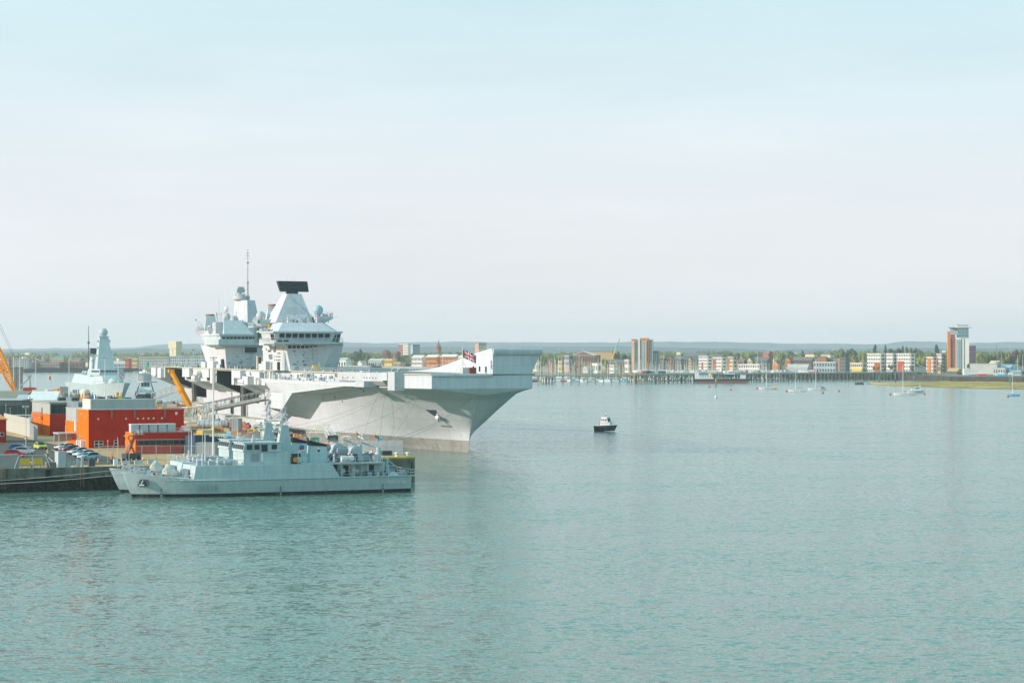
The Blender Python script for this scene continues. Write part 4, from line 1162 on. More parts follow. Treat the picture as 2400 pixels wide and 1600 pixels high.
    obj('stern_crane', MB().tube((-44.6, 0, 2.8), (-44.6, 0, 5.4), .3, .22, 10).tube((-44.6, 0, 5.3), (-46.2, .8, 4.0), .12, .1).box((-44.6, 0, 5.5), (.5, .5, .35)), M['ship2'], t)
    es = obj('ensign_staff', MB().tube((-41.6, 0, 5.2), (-42.4, 0, 10.2), .05), M['orange'], t)
    fl_ = flag_mesh(1.5, .85, lambda u, v: 1 if (abs(v - .5) < .07 or abs(u - .5) < .045) else (2 if (u < .4 and v > .75) else 1 if (u < .4 and v > .6) else 0), .12, 20, 12, .6)
    o = obj('flag', fl_, [fwhite, M['blue'], M['yellow']], es, 'white flag with a blue cross and a small canton'); o.location = (-42.3, 0, 8.9); o.rotation_euler = (0, 0, R(180) if near else R(150))
    if near:
        dk_ = mat('number_grey', (0.26, 0.33, 0.34), .6, 0, .05)
        xx = -11.6
        text_mesh('M310', 1.5, 'pennant_number', dk_, t, (xx, yb(xx) * .985 + .02, .95), (R(90), 0, R(180)))
        wh_ = M['white']
        text_mesh('ЧЕРНІГІВ', .72, 'ship_name', wh_, t, (-44.6, 4.70, 1.45), (R(90), 0, R(180)))
        for x in (-4.2, -24, -42.2):
            for k in range(7): obj('draught_mark', MB().box((x, yb(x) * .93 + .08 if x < -20 else yb(x) * .95, .15 + k * .22), (.22, .05, .10)), M['white'] if k < 2 else M['slate'], t)
        q = MB().hexa([(-.55, 1.55, 1.9), (-1.9, 2.3, 1.9), (-1.9, 1.9, 1.9), (-.55, 1.1, 1.9)], [(-.9, 1.9, 3.0), (-1.7, 2.55, 3.0), (-1.7, 2.0, 3.0), (-.9, 1.4, 3.0)])
    obj('anchor_pocket', MB().hexa([(-.55, 1.02, 1.9), (-2.1, 2.12, 1.9), (-2.1, 1.3, 1.9), (-.55, .3, 1.9)], [(-.9, 1.62, 3.0), (-1.9, 2.3, 3.0), (-1.9, 1.4, 3.0), (-.9, .5, 3.0)]), M['slate'], t)
    obj('anchor', MB().tube((-1.0, 1.75, 2.1), (-1.3, 1.95, 2.85), .10).box((-1.1, 1.85, 2.1), (.9, .3, .2), R(-35)), M['pale'], t)
    return t
minehunter((-62.8, 355.8, 0), 'nearer grey minehunter, outboard of the pair, with pennant number and white name on its side', True)
minehunter((-66.8, 367.3, 0), 'farther grey minehunter, inboard between the quay and the named ship', False)

# ------------------------------------------------------------------ destroyer
ds_ = thing('destroyer', 'pale grey warship with pyramid mast and white ball radome berthed behind the red buildings', 'warship', (-196.5, 1079, 0), math.atan2(-.9496, .3136))
st = []
for i in range(14):
    s = (i / 13) ** 1.3
    row = []
    for z in (-1, 0, 2, 4, 6, 7.2 + 1.6 * max(0, 1 - s / .3)):
        x = -150 * s + (1.0 * z if z > 0 else 0) * max(0, 1 - s / .2) * 1.6
        f = (1 - (1 - min(1, s / .42)) ** 2) ** (1.1 - .05 * max(0, z))
        row.append((x, max(.03, 10.6 * f * (0.8 + .2 * max(0, z) / 7)), z))
    st.append(row)
D3 = M['ship3']
lofthull(st, 'hull', D3, ds_)
mb = MB().prism([(-38, -3), (-46, -8.6), (-128, -9.6), (-128, 9.6), (-46, 8.6), (-38, 3)], 6.6, 12.0, top=[(-44, -4), (-48, -7.4), (-124, -8.2), (-124, 8.2), (-48, 7.4), (-44, 4)])
obj('superstructure', mb, D3, ds_)
mb = MB().prism([(-44, -4.8), (-49, -9.0), (-62, -9.0), (-62, 9.0), (-49, 9.0), (-44, 4.8)], 11.8, 13.2).prism([(-44.6, -4.6), (-49.5, -8.4), (-61, -8.4), (-61, 8.4), (-49.5, 8.4), (-44.6, 4.6)], 13.2, 15.2)
br = obj('bridge', mb, D3, ds_)
glassrow((-44.5, -4.4, 13.6), (-44.5, 4.4, 13.6), 6, .8, .1, br)
glassrow((-49.2, -8.4, 13.6), (-44.9, -4.9, 13.6), 4, .8, .1, br)
obj('main_mast', MB().prism([(-52, -5.0), (-52, 4.2), (-64, 4.2), (-64, -5.0)], 15.1, 31.8, top=[(-55.5, -3.2), (-55.5, 1.2), (-61, 1.2), (-61, -3.2)]), D3, ds_)
obj('mast_top', MB().prism([(-55, -3.6), (-55, 1.6), (-61.5, 1.6), (-61.5, -3.6)], 31.8, 32.4).tube((-58, -1, 31.5), (-58, -1, 32.8), 1.4, n=10), D3, ds_)
obj('radome', MB().ball((-58, -1, 34.4), 2.3, 20), M['pale'], ds_, smooth=True)
for z, y in ((29.5, -3.9), (26, -4.2), (22, -4.8), (29.5, 2.0), (24, 2.8), (20, 3.4)): obj('mast_platform', MB().box((-57, y, z), (2.2, 1.3, .4)).ball((-57, y, z + .6), .45, 8), M['pale'], ds_)
obj('pole_mast', MB().tube((-68, -7.5, 15), (-68, -7.5, 38), .35, .15).ball((-68, -7.5, 29), .7, 8), M['slate'], ds_)
ap = obj('aft_radar_tower', MB().prism([(-94, -3.5), (-94, 3.5), (-106, 3.5), (-106, -3.5)], 11.9, 21.5, top=[(-97, -2.2), (-97, 2.2), (-103, 2.2), (-103, -2.2)]), D3, ds_)
obj('radar_panel', MB().box((-99, 1.2, 24.6), (1.2, 8.2, 3.2), R(14)).tube((-99, 1, 21.4), (-99, 1, 23.2), .9, n=8), M['radar'], ds_)
obj('funnel', MB().prism([(-76, -5.6), (-76, 1), (-88, 1), (-88, -5.6)], 11.9, 21.0, top=[(-80, -3.6), (-80, 0), (-87, 0), (-87, -3.6)]), M['ship'], ds_)
obj('radome', MB().ball((-66, -5.6, 19.8), 1.2, 12).tube((-66, -5.6, 12), (-66, -5.6, 19), .9, .8, 10), M['pale'], ds_, smooth=True, angle=R(50))
for x, y, r in ((-72, -8.2, 1.0), (-82, -8.3, .9), (-70, -6.8, 1.2)): obj('deck_weapon', MB().ball((x, y, 13.2), r, 10).box((x, y, 12.3), (2.4, 2.2, .8)), M['pale'], ds_, smooth=True, angle=R(40))
obj('side_panel', MB().box((-41.6, -5.2, 9.0), (.3, 4.2, 3.4), R(-35)), M['white'], ds_)
obj('bow_gun', MB().ball((-29, 0, 8.6), 2.3, 14, sz=.9).tube((-27, 0, 9.2), (-20.5, 0, 10.2), .22, .15), M['ship'], ds_, smooth=True, angle=R(50))
obj('gun_base', MB().bb(-32.5, -25.5, -3.0, 3.0, 6.4, 7.6), D3, ds_)
es = obj('ensign_staff', MB().tube((-6, 0, 8.2), (-6, 0, 13.5), .1), M['pale'], ds_)
o = obj('flag', flag_mesh(3.0, 1.8, union, .2, 16, 10), [navy, fwhite, fred], es); o.location = (-6, 0, 11.6); o.rotation_euler = (0, 0, R(75))
obj('rail', MB().rail([(8, 2.2, 8.9), (-20, 8, 8.3), (-40, 9.6, 7.6)], 1.1, .06, 3, 2).rail([(8, -2.2, 8.9), (-20, -8, 8.3), (-40, -9.6, 7.6)], 1.1, .06, 3, 2), M['pale'], ds_)

# ------------------------------------------------------------------ harbour tug and pilot boat
X, Y, _ = G(341, 938, 0)
tg = thing('tugboat', 'white harbour tug with raked wheelhouse legs between the warship and the carrier', 'tug', (X, Y, 0), R(-80))
st = []
for i in range(8):
    s = i / 7; st.append([(-22 * s + 1.5 * z / 3 * (1 - s), max(.05, (1 - (1 - min(1, s / .35)) ** 2) * 5.2 * (.8 + .07 * max(0, z))), z) for z in (-.5, 0, 1.2, 2.6 + .8 * (1 - s))])
lofthull(st, 'hull', M['bootblack'], tg)
obj('bulwark', MB().prism([(-.5, 0), (-4, 4.6), (-15, 5.2), (-15, -5.2), (-4, -4.6)], 2.6, 3.6), M['white'], tg)
obj('deck_house', MB().bb(-16, -4.5, -3.4, 3.4, 2.4, 5.6).prism([(-4.5, -3.4), (-2.8, -1.6), (-2.8, 1.6), (-4.5, 3.4)], 2.6, 5.2), M['white'], tg)
wh = obj('wheelhouse', MB().prism([(-5, -2.4), (-5, 2.4), (-11, 2.4), (-11, -2.4)], 5.6, 9.6, top=[(-5.8, -1.9), (-5.8, 1.9), (-10, 1.9), (-10, -1.9)]).bb(-11, -4.8, -2.6, 2.6, 9.6, 9.95), M['white'], tg)
for y in (-1.5, 0, 1.5): obj('window', MB().hexa([(-5.0, y - .6, 7.0), (-5.0, y + .6, 7.0), (-5.4, y + .6, 7.0), (-5.4, y - .6, 7.0)], [(-5.5, y - .55, 9.2), (-5.5, y + .55, 9.2), (-5.9, y + .55, 9.2), (-5.9, y - .55, 9.2)]), M['glass'], wh)
for sy in (-1, 1): obj('exhaust_leg', MB().tube((-9, sy * 4.6, 2.6), (-8.5, sy * 2.6, 9.2), .4, .3, 6), M['midgrey'], tg)
tm = obj('mast', MB().tube((-8.5, 0, 9.9), (-8.5, 0, 16.5), .18, .06).tube((-8.5, -1.6, 12), (-8.5, 1.6, 12), .08).tube((-8.5, -1, 13.4), (-8.5, 1, 13.4), .07), M['midgrey'], tg)
for y, z, mt in ((-1.6, 12.2, 'orange'), (1.6, 12.2, 'white'), (.7, 10.6, 'white'), (-.9, 10.5, 'orange')): obj('mast_sensor', MB().ball((-8.3, y, z), .35, 8), M[mt], tm)
obj('rail', MB().rail([(-1, 0, 3.4), (-5, 4.6, 3.2), (-16, 5, 2.9)], 1, .05, 1.5, 2).rail([(-1, 0, 3.4), (-5, -4.6, 3.2), (-16, -5, 2.9)], 1, .05, 1.5, 2), M['pale'], tg)
obj('fender', MB().lathe((-.3, 0, 1.9), [(.3, -2), (.8, -1.5), (.8, 1.5), (.3, 2)], 8, axis='y'), M['black'], tg)

X, Y, _ = G(1444, 1010.5, 0)
pb = thing('pilot_boat', 'small pilot boat with black hull and white cabin crossing the open water', 'boat', (X - .6, Y, 0), R(-36))
pb.scale = (.86, .95, 1.35)
st = []
for i in range(10):
    s = i / 9; st.append([(-7.6 * s + (.95 * max(0, z)) * max(0, 1 - s * 2.2), max(.04, (1 - (1 - min(1, s / .5)) ** 2.2) * 1.55 * (.75 + .2 * max(0, z))), z) for z in (-.3, 0, .5, 1.0, 1.25 + .25 * (1 - s) ** 2)])
lofthull(st, 'hull', M['bootblack'], pb)
obj('gunwale', MB().path([(p[-1][0], p[-1][1], p[-1][2]) for p in st], .07, 5).path([(p[-1][0], -p[-1][1], p[-1][2]) for p in st], .07, 5), M['pale'], pb)
cb_ = obj('cabin', MB().prism([(-1.3, -.75), (-1.3, .75), (-5.2, 1.15), (-5.2, -1.15)], 1.2, 2.0).prism([(-1.9, -.95), (-1.9, .95), (-5.0, 1.12), (-5.0, -1.12)], 2.0, 3.1, top=[(-2.5, -.85), (-2.5, .85), (-4.7, .95), (-4.7, -.95)]).bb(-4.8, -2.3, -1.0, 1.0, 3.08, 3.2), M['white'], pb)
for x in (-2.75, -3.6, -4.4):
    for sy in (-1, 1): obj('window', MB().box((x, sy * 1.02, 2.55), (.42, .14, .42)), M['glass'], cb_)
for y in (-.45, .45): obj('window', MB().hexa([(-1.93, y - .35, 2.2), (-1.93, y + .35, 2.2), (-2.2, y + .35, 2.2), (-2.2, y - .35, 2.2)], [(-2.3, y - .32, 2.95), (-2.3, y + .32, 2.95), (-2.6, y + .32, 2.95), (-2.6, y - .32, 2.95)]), M['glass'], cb_)
obj('mast', MB().tube((-3.6, 0, 3.2), (-3.6, 0, 6.1), .05, .03).tube((-3.6, -.5, 3.9), (-3.6, .5, 3.9), .05), M['midgrey'], pb)
obj('radar_pod', MB().ball((-3.3, 0, 3.9), .36, 10, sz=.7), M['white'], pb, smooth=True)
obj('life_raft', MB().lathe((-4.3, .5, 3.45), [(.1, -.4), (.22, -.35), (.22, .35), (.1, .4)], 8, axis='x'), M['midgrey'], pb)
obj('rail', MB().rail([(-.2, 0, 1.5), (-1.8, 1.2, 1.4), (-7.2, 1.4, 1.2)], .7, .03, .8, 1).rail([(-.2, 0, 1.5), (-1.8, -1.2, 1.4), (-7.2, -1.4, 1.2)], .7, .03, .8, 1), M['pale'], pb)
for x in (-5.0, -5.7, -6.4, -7.1): obj('tyre_fender', MB().lathe((x, -1.55, .75), [(.12, -.08), (.3, -.08), (.3, .08), (.12, .08)], 10, axis='y'), M['black'], pb)
cw = thing('person', 'crew member in orange standing at the stern of the pilot boat', 'person', (X - .6, Y, .35), R(-36))
def person(par, at, top, legs=None, h=1.72):
    """standing figure as one skinned surface: legs, torso, arms, neck, head"""
    x, y, z = at
    mb = MB()
    for s in (-1, 1):
        mb.tube((x, y + s * .11, z), (x, y + s * .09, z + .46 * h * .95), .065, .09, 8, 1)
        mb.box((x + .05, y + s * .11, z + .04), (.26, .1, .08), 0, 1)
        mb.tube((x, y + s * .20, z + .80 * h), (x + .04, y + s * .27, z + .62 * h), .055, .045, 7)
        mb.tube((x + .04, y + s * .27, z + .62 * h), (x + .14, y + s * .25, z + .47 * h), .045, .035, 7)
        mb.ball((x + .15, y + s * .25, z + .46 * h), .045, 6, 2)
    mb.lathe((x, y, z), [(.13, .45 * h), (.17, .52 * h), (.15, .62 * h), (.2, .76 * h), (.19, .81 * h), (.07, .845 * h)], 10)
    mb.tube((x, y, z + .83 * h), (x, y, z + .89 * h), .055, n=8, mi=2)
    mb.ball((x + .01, y, z + .935 * h), .105, 10, 2, 1.15)
    mb.lathe((x - .01, y, z + .95 * h), [(.11, 0), (.10, .06), (.05, .11)], 10, 3)
    return obj('body', mb, [M[top], M[legs or 'slate'], SKIN, M['rib']], par, smooth=True, angle=R(60))
SKIN = mat('skin', (0.55, 0.33, 0.24), .6)
person(cw, (-5.4, .3, 1.2), 'orange')
wk_ = MB()
wr = random.Random(2)
for k in range(34):
    t = k / 33; x = -7.5 - t * 34; 
    for s in (-1, 1):
        yy = s * (.5 + t * 2.2) + wr.uniform(-.3, .3)
        wk_.add([(x, yy - .25, .012), (x - 1.3, yy - .2, .012), (x - 1.4, yy + .2, .012), (x - .1, yy + .25, .012)], [(0, 1, 2, 3)])
wm = mat('wake_foam', (0.50, 0.62, 0.60), .5)
wk2 = obj('wake', wk_, wm, None, loc=(X, Y, 0), rz=R(-36)); wk2['kind'] = 'stuff'; 
bw_ = MB().path([(.4, .1, .02), (-1.2, .9, .02), (-3, 1.5, .02)], .09, 5).path([(.4, -.1, .02), (-1.2, -.9, .02), (-3, -1.5, .02)], .09, 5)
obj('bow_wave', bw_, wm, pb)

# ------------------------------------------------------------------ dockyard ground
QZ = 3.9
q0 = (-69.5, 375.0); qs = 0.437
qd = Vector((1, qs, 0)).normalized(); qn = Vector((-qs, 1, 0)).normalized()
q_rz = math.atan2(qs, 1)
def Q(s, t, z=QZ):
    """metres along the quay edge from q0 and inland from it"""
    v = Vector((q0[0], q0[1], 0)) + qd * s + qn * t
    return (v.x, v.y, z)
corner = (-18.7, 375 + (69.5 - 18.7) * qs)
land = [(-260, 375 - 190.5 * qs), corner, (-44, 480), (-92, 636), (-122, 742), (-150, 850), (-165, 905), (-420, 930)]
CONC = mat('quay_concrete', (0.60, 0.385, 0.175), .9, 0, .12, .12, dirt=((0.20, 0.16, 0.12), .55, (1, 1, 1)), bump=.2)
ASPH = mat('asphalt', (0.115, 0.105, 0.08), .9, 0, .15, .3, bump=.2, bscale=8, dirt=((0.09, 0.09, 0.08), .5, (1, 1, 1)))
WALLC = mat('quay_wall_concrete', (0.17, 0.165, 0.13), .9, 0, .3, .5, .3, dirt=((0.05, 0.055, 0.035), .8, (1, 1, .4)), bump=.5, bscale=2)
WEED = mat('weedy_piles', (0.018, 0.024, 0.013), .8, 0, .6, 1.2, .4, bump=.8, bscale=3, dirt=((0.09, 0.09, 0.07), .45, (3, 3, 3)))
struct('dockyard_ground', MB().prism(land, -3, QZ), CONC)
dxl = lambda s0, s1, t0, t1: [Q(s0, t0)[:2], Q(s1, t0)[:2], Q(s1, t1)[:2], Q(s0, t1)[:2]]
struct('car_park', MB().prism(dxl(-160, 8, 10, 75), QZ - .2, QZ + .004), ASPH)
struct('back_road', MB().prism(dxl(-160, 10, 75.1, 330), QZ - .2, QZ + .008), ASPH)
qw = MB()
qw.prism(dxl(-160, 55.3, -.25, .6), 2.3, QZ + .18)
wall = struct('quay_wall', qw, WALLC)
obj('lower_wall', MB().prism(dxl(-160, 55.3, -.04, .5), -2, 2.31), WEED, wall)
for k in range(86):
    s = -150 + k * 2.38 + random.uniform(-.2, .2)
    w = random.uniform(1.5, 2.2)
    pt = [Q(s, -.15 - random.uniform(.02, .25))[:2], Q(s + w, -.15 - random.uniform(.02, .25))[:2], Q(s + w, .5)[:2], Q(s, .5)[:2]]
    if s < 53: obj('fender_pile', MB().prism(pt, -1, 2.35 - random.uniform(0, .25)), WEED, wall)
for k in range(11):
    p = Q(-140 + k * 18.3, -.45)
    obj('rubbing_post', MB().prism([Q(-140 + k * 18.3, -.6)[:2], Q(-139.2 + k * 18.3, -.6)[:2], Q(-139.2 + k * 18.3, -.2)[:2], Q(-140 + k * 18.3, -.2)[:2]], -.5, QZ - .1), M['black'], wall)
struct('quay_edge_line', MB().prism(dxl(-160, 55.2, .65, .95), QZ - .1, QZ + .01), mat('faded_yellow_line', (0.50, 0.36, 0.12), .9, 0, .3, .5))
# jetty end wall and the tall dolphin at the corner
dw = MB().prism([(corner[0] - .2, corner[1] - .1), (corner[0] + .3, corner[1] + .6), (-42.6, 480.4), (-44.2, 480)], -1, 3.7)
struct('jetty_side', dw, WEED)
dl = thing('corner_dolphin', 'dark weathered block with yellow top at the outer corner of the jetty', 'dolphin', (corner[0] - 4.0, corner[1] + 3.5, 0), q_rz)
obj('block', MB().bb(-4.5, 3.2, -4.4, 3, -1, 4.3), WALLC, dl)
obj('top', MB().bb(-4.6, 3.3, -4.5, 3.1, 4.3, 4.6), mat('ochre_top', (.50, .34, .08), .8, 0, .25, .6), dl)
for x in (-3.5, .4, 2.6): obj('bollard', MB().lathe((x, -2.4, 4.65), [(.4, 0), (.28, .3), (.5, .6), (.4, .8)], 10), M['cream'], dl)
obj('fender', MB().lathe((-2, -4.8, 1.6), [(.2, -1.6), (.4, -1.5), (.4, 1.5), (.2, 1.6)], 10, axis='x'), M['black'], dl)
# painted markings
wl_ = mat('road_paint', (0.62, 0.60, 0.52), .8, 0, .2, .8)
mk = MB()
for (a, b_) in (((120, 1052), (150, 1068)), ((104, 1062), (125, 1082)), ((60, 1075), (75, 1085)), ((40, 1090), (20, 1078)), ((100, 1068), (128, 1068)), ((140, 1062), (155, 1074))):
    p, r_ = Vector(G(*a, QZ)), Vector(G(*b_, QZ)); d = (r_ - p).normalized(); n_ = Vector((-d.y, d.x, 0)) * .09
    mk.add([p - n_ + Vector((0, 0, .012)), r_ - n_ + Vector((0, 0, .012)), r_ + n_ + Vector((0, 0, .012)), p + n_ + Vector((0, 0, .012))], [(0, 1, 2, 3)])
struct('parking_lines', mk, wl_)
om = MB()
for (a, b_) in (((118, 1090), (152, 1096)), ((128, 1086), (100, 1094)), ((60, 1092), (130, 1088))):
    p, r_ = Vector(G(*a, QZ)), Vector(G(*b_, QZ)); d = (r_ - p).normalized(); n_ = Vector((-d.y, d.x, 0)) * .25
    om.add([p - n_ + Vector((0, 0, .008)), r_ - n_ + Vector((0, 0, .008)), r_ + n_ + Vector((0, 0, .008)), p + n_ + Vector((0, 0, .008))], [(0, 1, 2, 3)])
struct('orange_ground_marks', om, mat('orange_ground_paint', (0.45, 0.16, 0.05), .9, 0, .3, .6))

# ------------------------------------------------------------------ red brick utility buildings
def corr(name, col, step=.5, rough=.7):
    m = mat(name, col, rough, 0, .06, .3, .06)
    N, L = m.node_tree.nodes, m.node_tree.links
    tcn = [n for n in N if n.type == 'TEX_COORD'][0]
    sp_ = N.new('ShaderNodeSeparateXYZ'); L.new(tcn.outputs['Object'], sp_.inputs[0])
    ad = N.new('ShaderNodeMath'); ad.operation = 'ADD'; L.new(sp_.outputs['X'], ad.inputs[0]); L.new(sp_.outputs['Y'], ad.inputs[1])
    mu = N.new('ShaderNodeMath'); mu.operation = 'MULTIPLY'; mu.inputs[1].default_value = 6.283 / step; L.new(ad.outputs[0], mu.inputs[0])
    sn = N.new('ShaderNodeMath'); sn.operation = 'SINE'; L.new(mu.outputs[0], sn.inputs[0])
    bp = N.new('ShaderNodeBump'); bp.inputs['Strength'].default_value = .5; bp.inputs['Distance'].default_value = .06
    L.new(sn.outputs[0], bp.inputs['Height']); L.new(bp.outputs['Normal'], N['Principled BSDF'].inputs['Normal'])
    return m
def brick(name, col):
    m = mat(name, col, .9, 0, .10, .4, .12, spec=0)
    N, L = m.node_tree.nodes, m.node_tree.links
    b = N['Principled BSDF']; src = b.inputs['Base Color'].links[0].from_socket
    tcn = [n for n in N if n.type == 'TEX_COORD'][0]
    sp_ = N.new('ShaderNodeSeparateXYZ'); L.new(tcn.outputs['Object'], sp_.inputs[0])
    ad = N.new('ShaderNodeMath'); ad.operation = 'ADD'; L.new(sp_.outputs['X'], ad.inputs[0]); L.new(sp_.outputs['Y'], ad.inputs[1])
    cb = N.new('ShaderNodeCombineXYZ'); L.new(ad.outputs[0], cb.inputs[0]); L.new(sp_.outputs['Z'], cb.inputs[1])
    br_ = N.new('ShaderNodeTexBrick'); br_.inputs['Scale'].default_value = 1; br_.inputs['Brick Width'].default_value = .45; br_.inputs['Row Height'].default_value = .15; br_.inputs['Mortar Size'].default_value = .012
    br_.inputs['Color1'].default_value = (1, 1, 1, 1); br_.inputs['Color2'].default_value = (.78, .76, .74, 1); br_.inputs['Mortar'].default_value = (.9, 1.1, 1.2, 1)
    L.new(cb.outputs[0], br_.inputs['Vector'])
    mu = N.new('ShaderNodeMix'); mu.data_type = 'RGBA'; mu.blend_type = 'MULTIPLY'; mu.inputs['Factor'].default_value = 1
    L.new(src, mu.inputs['A']); L.new(br_.outputs['Color'], mu.inputs['B']); L.new(mu.outputs['Result'], b.inputs['Base Color'])
    return m
BR = brick('red_brick', (0.56, 0.026, 0.006))
ORW = mat('orange_render', (0.82, 0.17, 0.008), .8, 0, .06, .5, .10, spec=.05)
CLAD = corr('grey_cladding', (0.40, 0.42, 0.39))
ROOF = mat('pale_flat_roof', (0.40, 0.39, 0.32), .9, 0, .12, .3)
def qthing(name, label, cat, s, t, group=None, z=QZ):
    return thing(name, label, cat, Q(s, t, z), q_rz, group)
def to_q(px, py, z=QZ):
    X, Y, _ = G(px, py, z); v = Vector((X - q0[0], Y - q0[1], 0))
    return v.dot(qd), v.dot(qn)
# main red building: origin at its front left corner
s0, t0 = to_q(208, 1050)
A = qthing('red_building', 'tall red brick building with orange end wall and grey rooftop plant room', 'building', s0, t0)
obj('wall', MB().bb(0, 20.4, 0, 11, 0, 8.0), BR, A)
obj('wall', MB().bb(-.0, 12, 11, 23, 0, 5.2), BR, A)
obj('upper_wall', MB().bb(.05, 12, 11.02, 22.9, 5.2, 8.0), CLAD, A)
obj('orange_end', MB().bb(-.03, .02, .0, 11, 0, 7.99).bb(-.03, .02, 11.01, 23, 0, 5.19), ORW, A)
obj('parapet', MB().bb(-.06, 20.46, -.06, 11.06, 8.0, 8.14), M['pale'], A)
obj('parapet', MB().bb(-.06, 12, 11.1, 23, 8.0, 8.1), M['pale'], A)
pr = obj('plant_room', MB().bb(1.2, 15, 3, 10.4, 8.1, 10.1), CLAD, A)
obj('plant_room_edge', MB().bb(.98, 1.19, 2.9, 10.4, 8.1, 10.2), M['cream'], A)
for x in (4.7, 9.6, 16.1): obj('downpipe', MB().bb(x, x + .28, -.2, -.02, 6.2, 8.05), M['rib'], A)
for x, z in ((2.0, 6.1), (7.9, 6.1), (10.4, 6.1), (11.6, 6.1), (12.7, 6.1), (13.8, 6.1), (15.6, 6.1), (7.6, 2.5)): obj('round_vent', MB().lathe((x, -.04, z), [(.2, -.08), (.2, .02)], 12, axis='y'), M['cream'], A)
obj('square_vent', MB().bb(18.5, 18.95, -.12, -.01, 6.8, 7.4), M['white'], A)
def window(par, x, z, w, h, nx=2, ny=2, y=-.05, fr='white', gl='glass', ax='x'):
    f_ = MB()
    if ax == 'x':
        f_.bb(x, x + w, y - .04, y + .04, z, z + h)
    else:
        f_.bb(y - .04, y + .04, x, x + w, z, z + h)
    f = obj('window', f_, M[fr], par)
    for i in range(nx):
        for j in range(ny):
            a0 = x + w * (i + .1) / nx; a1 = x + w * (i + .9) / nx; b0 = z + h * (j + .1) / ny; b1 = z + h * (j + .9) / ny
            if ax == 'x': obj('pane', MB().bb(a0, a1, y - .06, y + .01, b0, b1), M[gl], f)
            else: obj('pane', MB().bb(y - .06, y + .01, a0, a1, b0, b1), M[gl], f)
    return f
window(A, 1.15, .25, 1.9, 1.25, 2, 2)
window(A, 5.3, .4, .95, 1.2, 1, 2)
window(A, 7.7, .45, .8, 1.1, 1, 2)
window(A, 12.3, .45, .9, 1.1, 1, 2); window(A, 2.6, .25, 1.4, 1.3, 2, 2, ax='y')
window(A, 8.6, 1.0, 1.5, 1.3, 2, 3, ax='y'); window(A, 6.0, 1.0, 1.2, 1.2, 2, 2, ax='y')
obj('door', MB().bb(-.08, -.01, 12.6, 13.6, 3.2, 5.2), M['white'], A)
obj('canopy', MB().bb(-4.0, .0, 11.4, 17, 2.6, 2.85), M['pale'], A)
for y in (11.6, 16.6): obj('canopy_post', MB().tube((-3.8, y, 0), (-3.8, y, 2.6), .08), M['pale'], A)
obj('entrance_screen', MB().bb(-3.8, -.1, 16.4, 16.5, .9, 2.5), M['pale'], A)
obj('roof_ladder', MB().rail([(.2, 11.2, 8.1), (.2, 22.5, 8.1), (6, 22.5, 8.1)], 1.1, .05, 1.1, 3), M['pale'], A)
obj('drainpipe', MB().tube((-.1, 11.4, 0), (-.1, 11.4, 8), .09), M['pale'], A)
for y, z in ((2.5, 6.6), (6, 7.0), (7, 7.0), (3.5, 6.2), (15, 2.8), (9.6, 1.6)): obj('wall_lamp', MB().box((-.1, y, z), (.2, .25, .2)), M['cream'], A)
for y in (3, 4.5, 6.6): obj('white_locker', MB().bb(-1.0, -.1, y, y + .7, 0, 1.5), M['white'], A)
obj('vent_screen', MB().bb(15.5, 19.6, .2, 4, 8.1, 8.3).rail([(15, 1, 8.1), (20, 1, 8.1)], 1, .04, 1.2, 2), M['orange'], A)
# small red annex in front
s1, t1 = to_q(318, 1064)
C_ = qthing('red_annex', 'low red brick annex with a dark ribbon window and rooftop units', 'building', s1, t1)
obj('wall', MB().bb(0, 11.6, 0, 8.4, 0, 4.1), BR, C_)
obj('orange_end', MB().bb(-.03, .02, 0, 8.4, 0, 4.09), ORW, C_)
obj('parapet', MB().bb(-.06, 11.66, -.06, 8.46, 4.1, 4.22), M['redrust'], C_)
rb = obj('window_band', MB().bb(.4, 11.3, -.05, .04, 1.75, 2.75), M['rib'], C_)
for k in range(9): obj('pane', MB().bb(.5 + k * 1.2, 1.58 + k * 1.2, -.09, .0, 1.85, 2.62), M['glass'], rb)
obj('cornice_strip', MB().bb(0.1, 11.5, -.07, .0, 2.82, 2.9), M['pale'], C_)
for k in range(5):
    x = -.6 + k * 1.85
    u = obj('cooling_unit', MB().bb(x, x + 1.55, 1.2, 3.0, 4.22, 5.75), M['pale'], C_)
    obj('unit_lid', MB().bb(x - .05, x + 1.6, 1.15, 3.05, 5.75, 5.9), M['white'], u)
obj('roof_rail', MB().rail([(9.2, .4, 4.2), (11.4, .4, 4.2), (11.4, 7.8, 4.2)], 1.0, .04, .9, 3), M['pale'], C_)
obj('roof_rail', MB().rail([(-.1, .3, 4.2), (9.0, .3, 4.2)], .8, .03, 1.3, 2), M['pale'], C_)
# grey boom lift by the annex
X, Y, _ = G(309, 1078, QZ)
bl_ = thing('boom_lift', 'orange and grey boom lift parked by the end wall of the annex', 'boom lift', (X, Y, QZ), q_rz + R(20))
obj('chassis', MB().bb(-1.7, 1.5, -.8, .8, .35, 1.3), M['slate'], bl_)
for x in (-1.2, 1.0):
    for y in (-.85, .85): obj('wheel', MB().lathe((x, y - .15, .42), [(.2, 0), (.42, .02), (.42, .28), (.2, .3)], 12, axis='y'), M['black'], bl_)
obj('boom', MB().tube((.6, 0, 1.3), (-.9, 0, 4.4), .22, n=6).tube((-.9, 0, 4.4), (1.6, 0, 4.9), .18, n=6), M['orange'], bl_)
obj('conveyor', MB().hexa([(-.9, -.4, 1.2), (-.9, .4, 1.2), (-1.3, .4, 1.3), (-1.3, -.4, 1.3)], [(1.0, -.4, 4.9), (1.0, .4, 4.9), (.6, .4, 5.0), (.6, -.4, 5.0)]), M['redrust'], bl_)
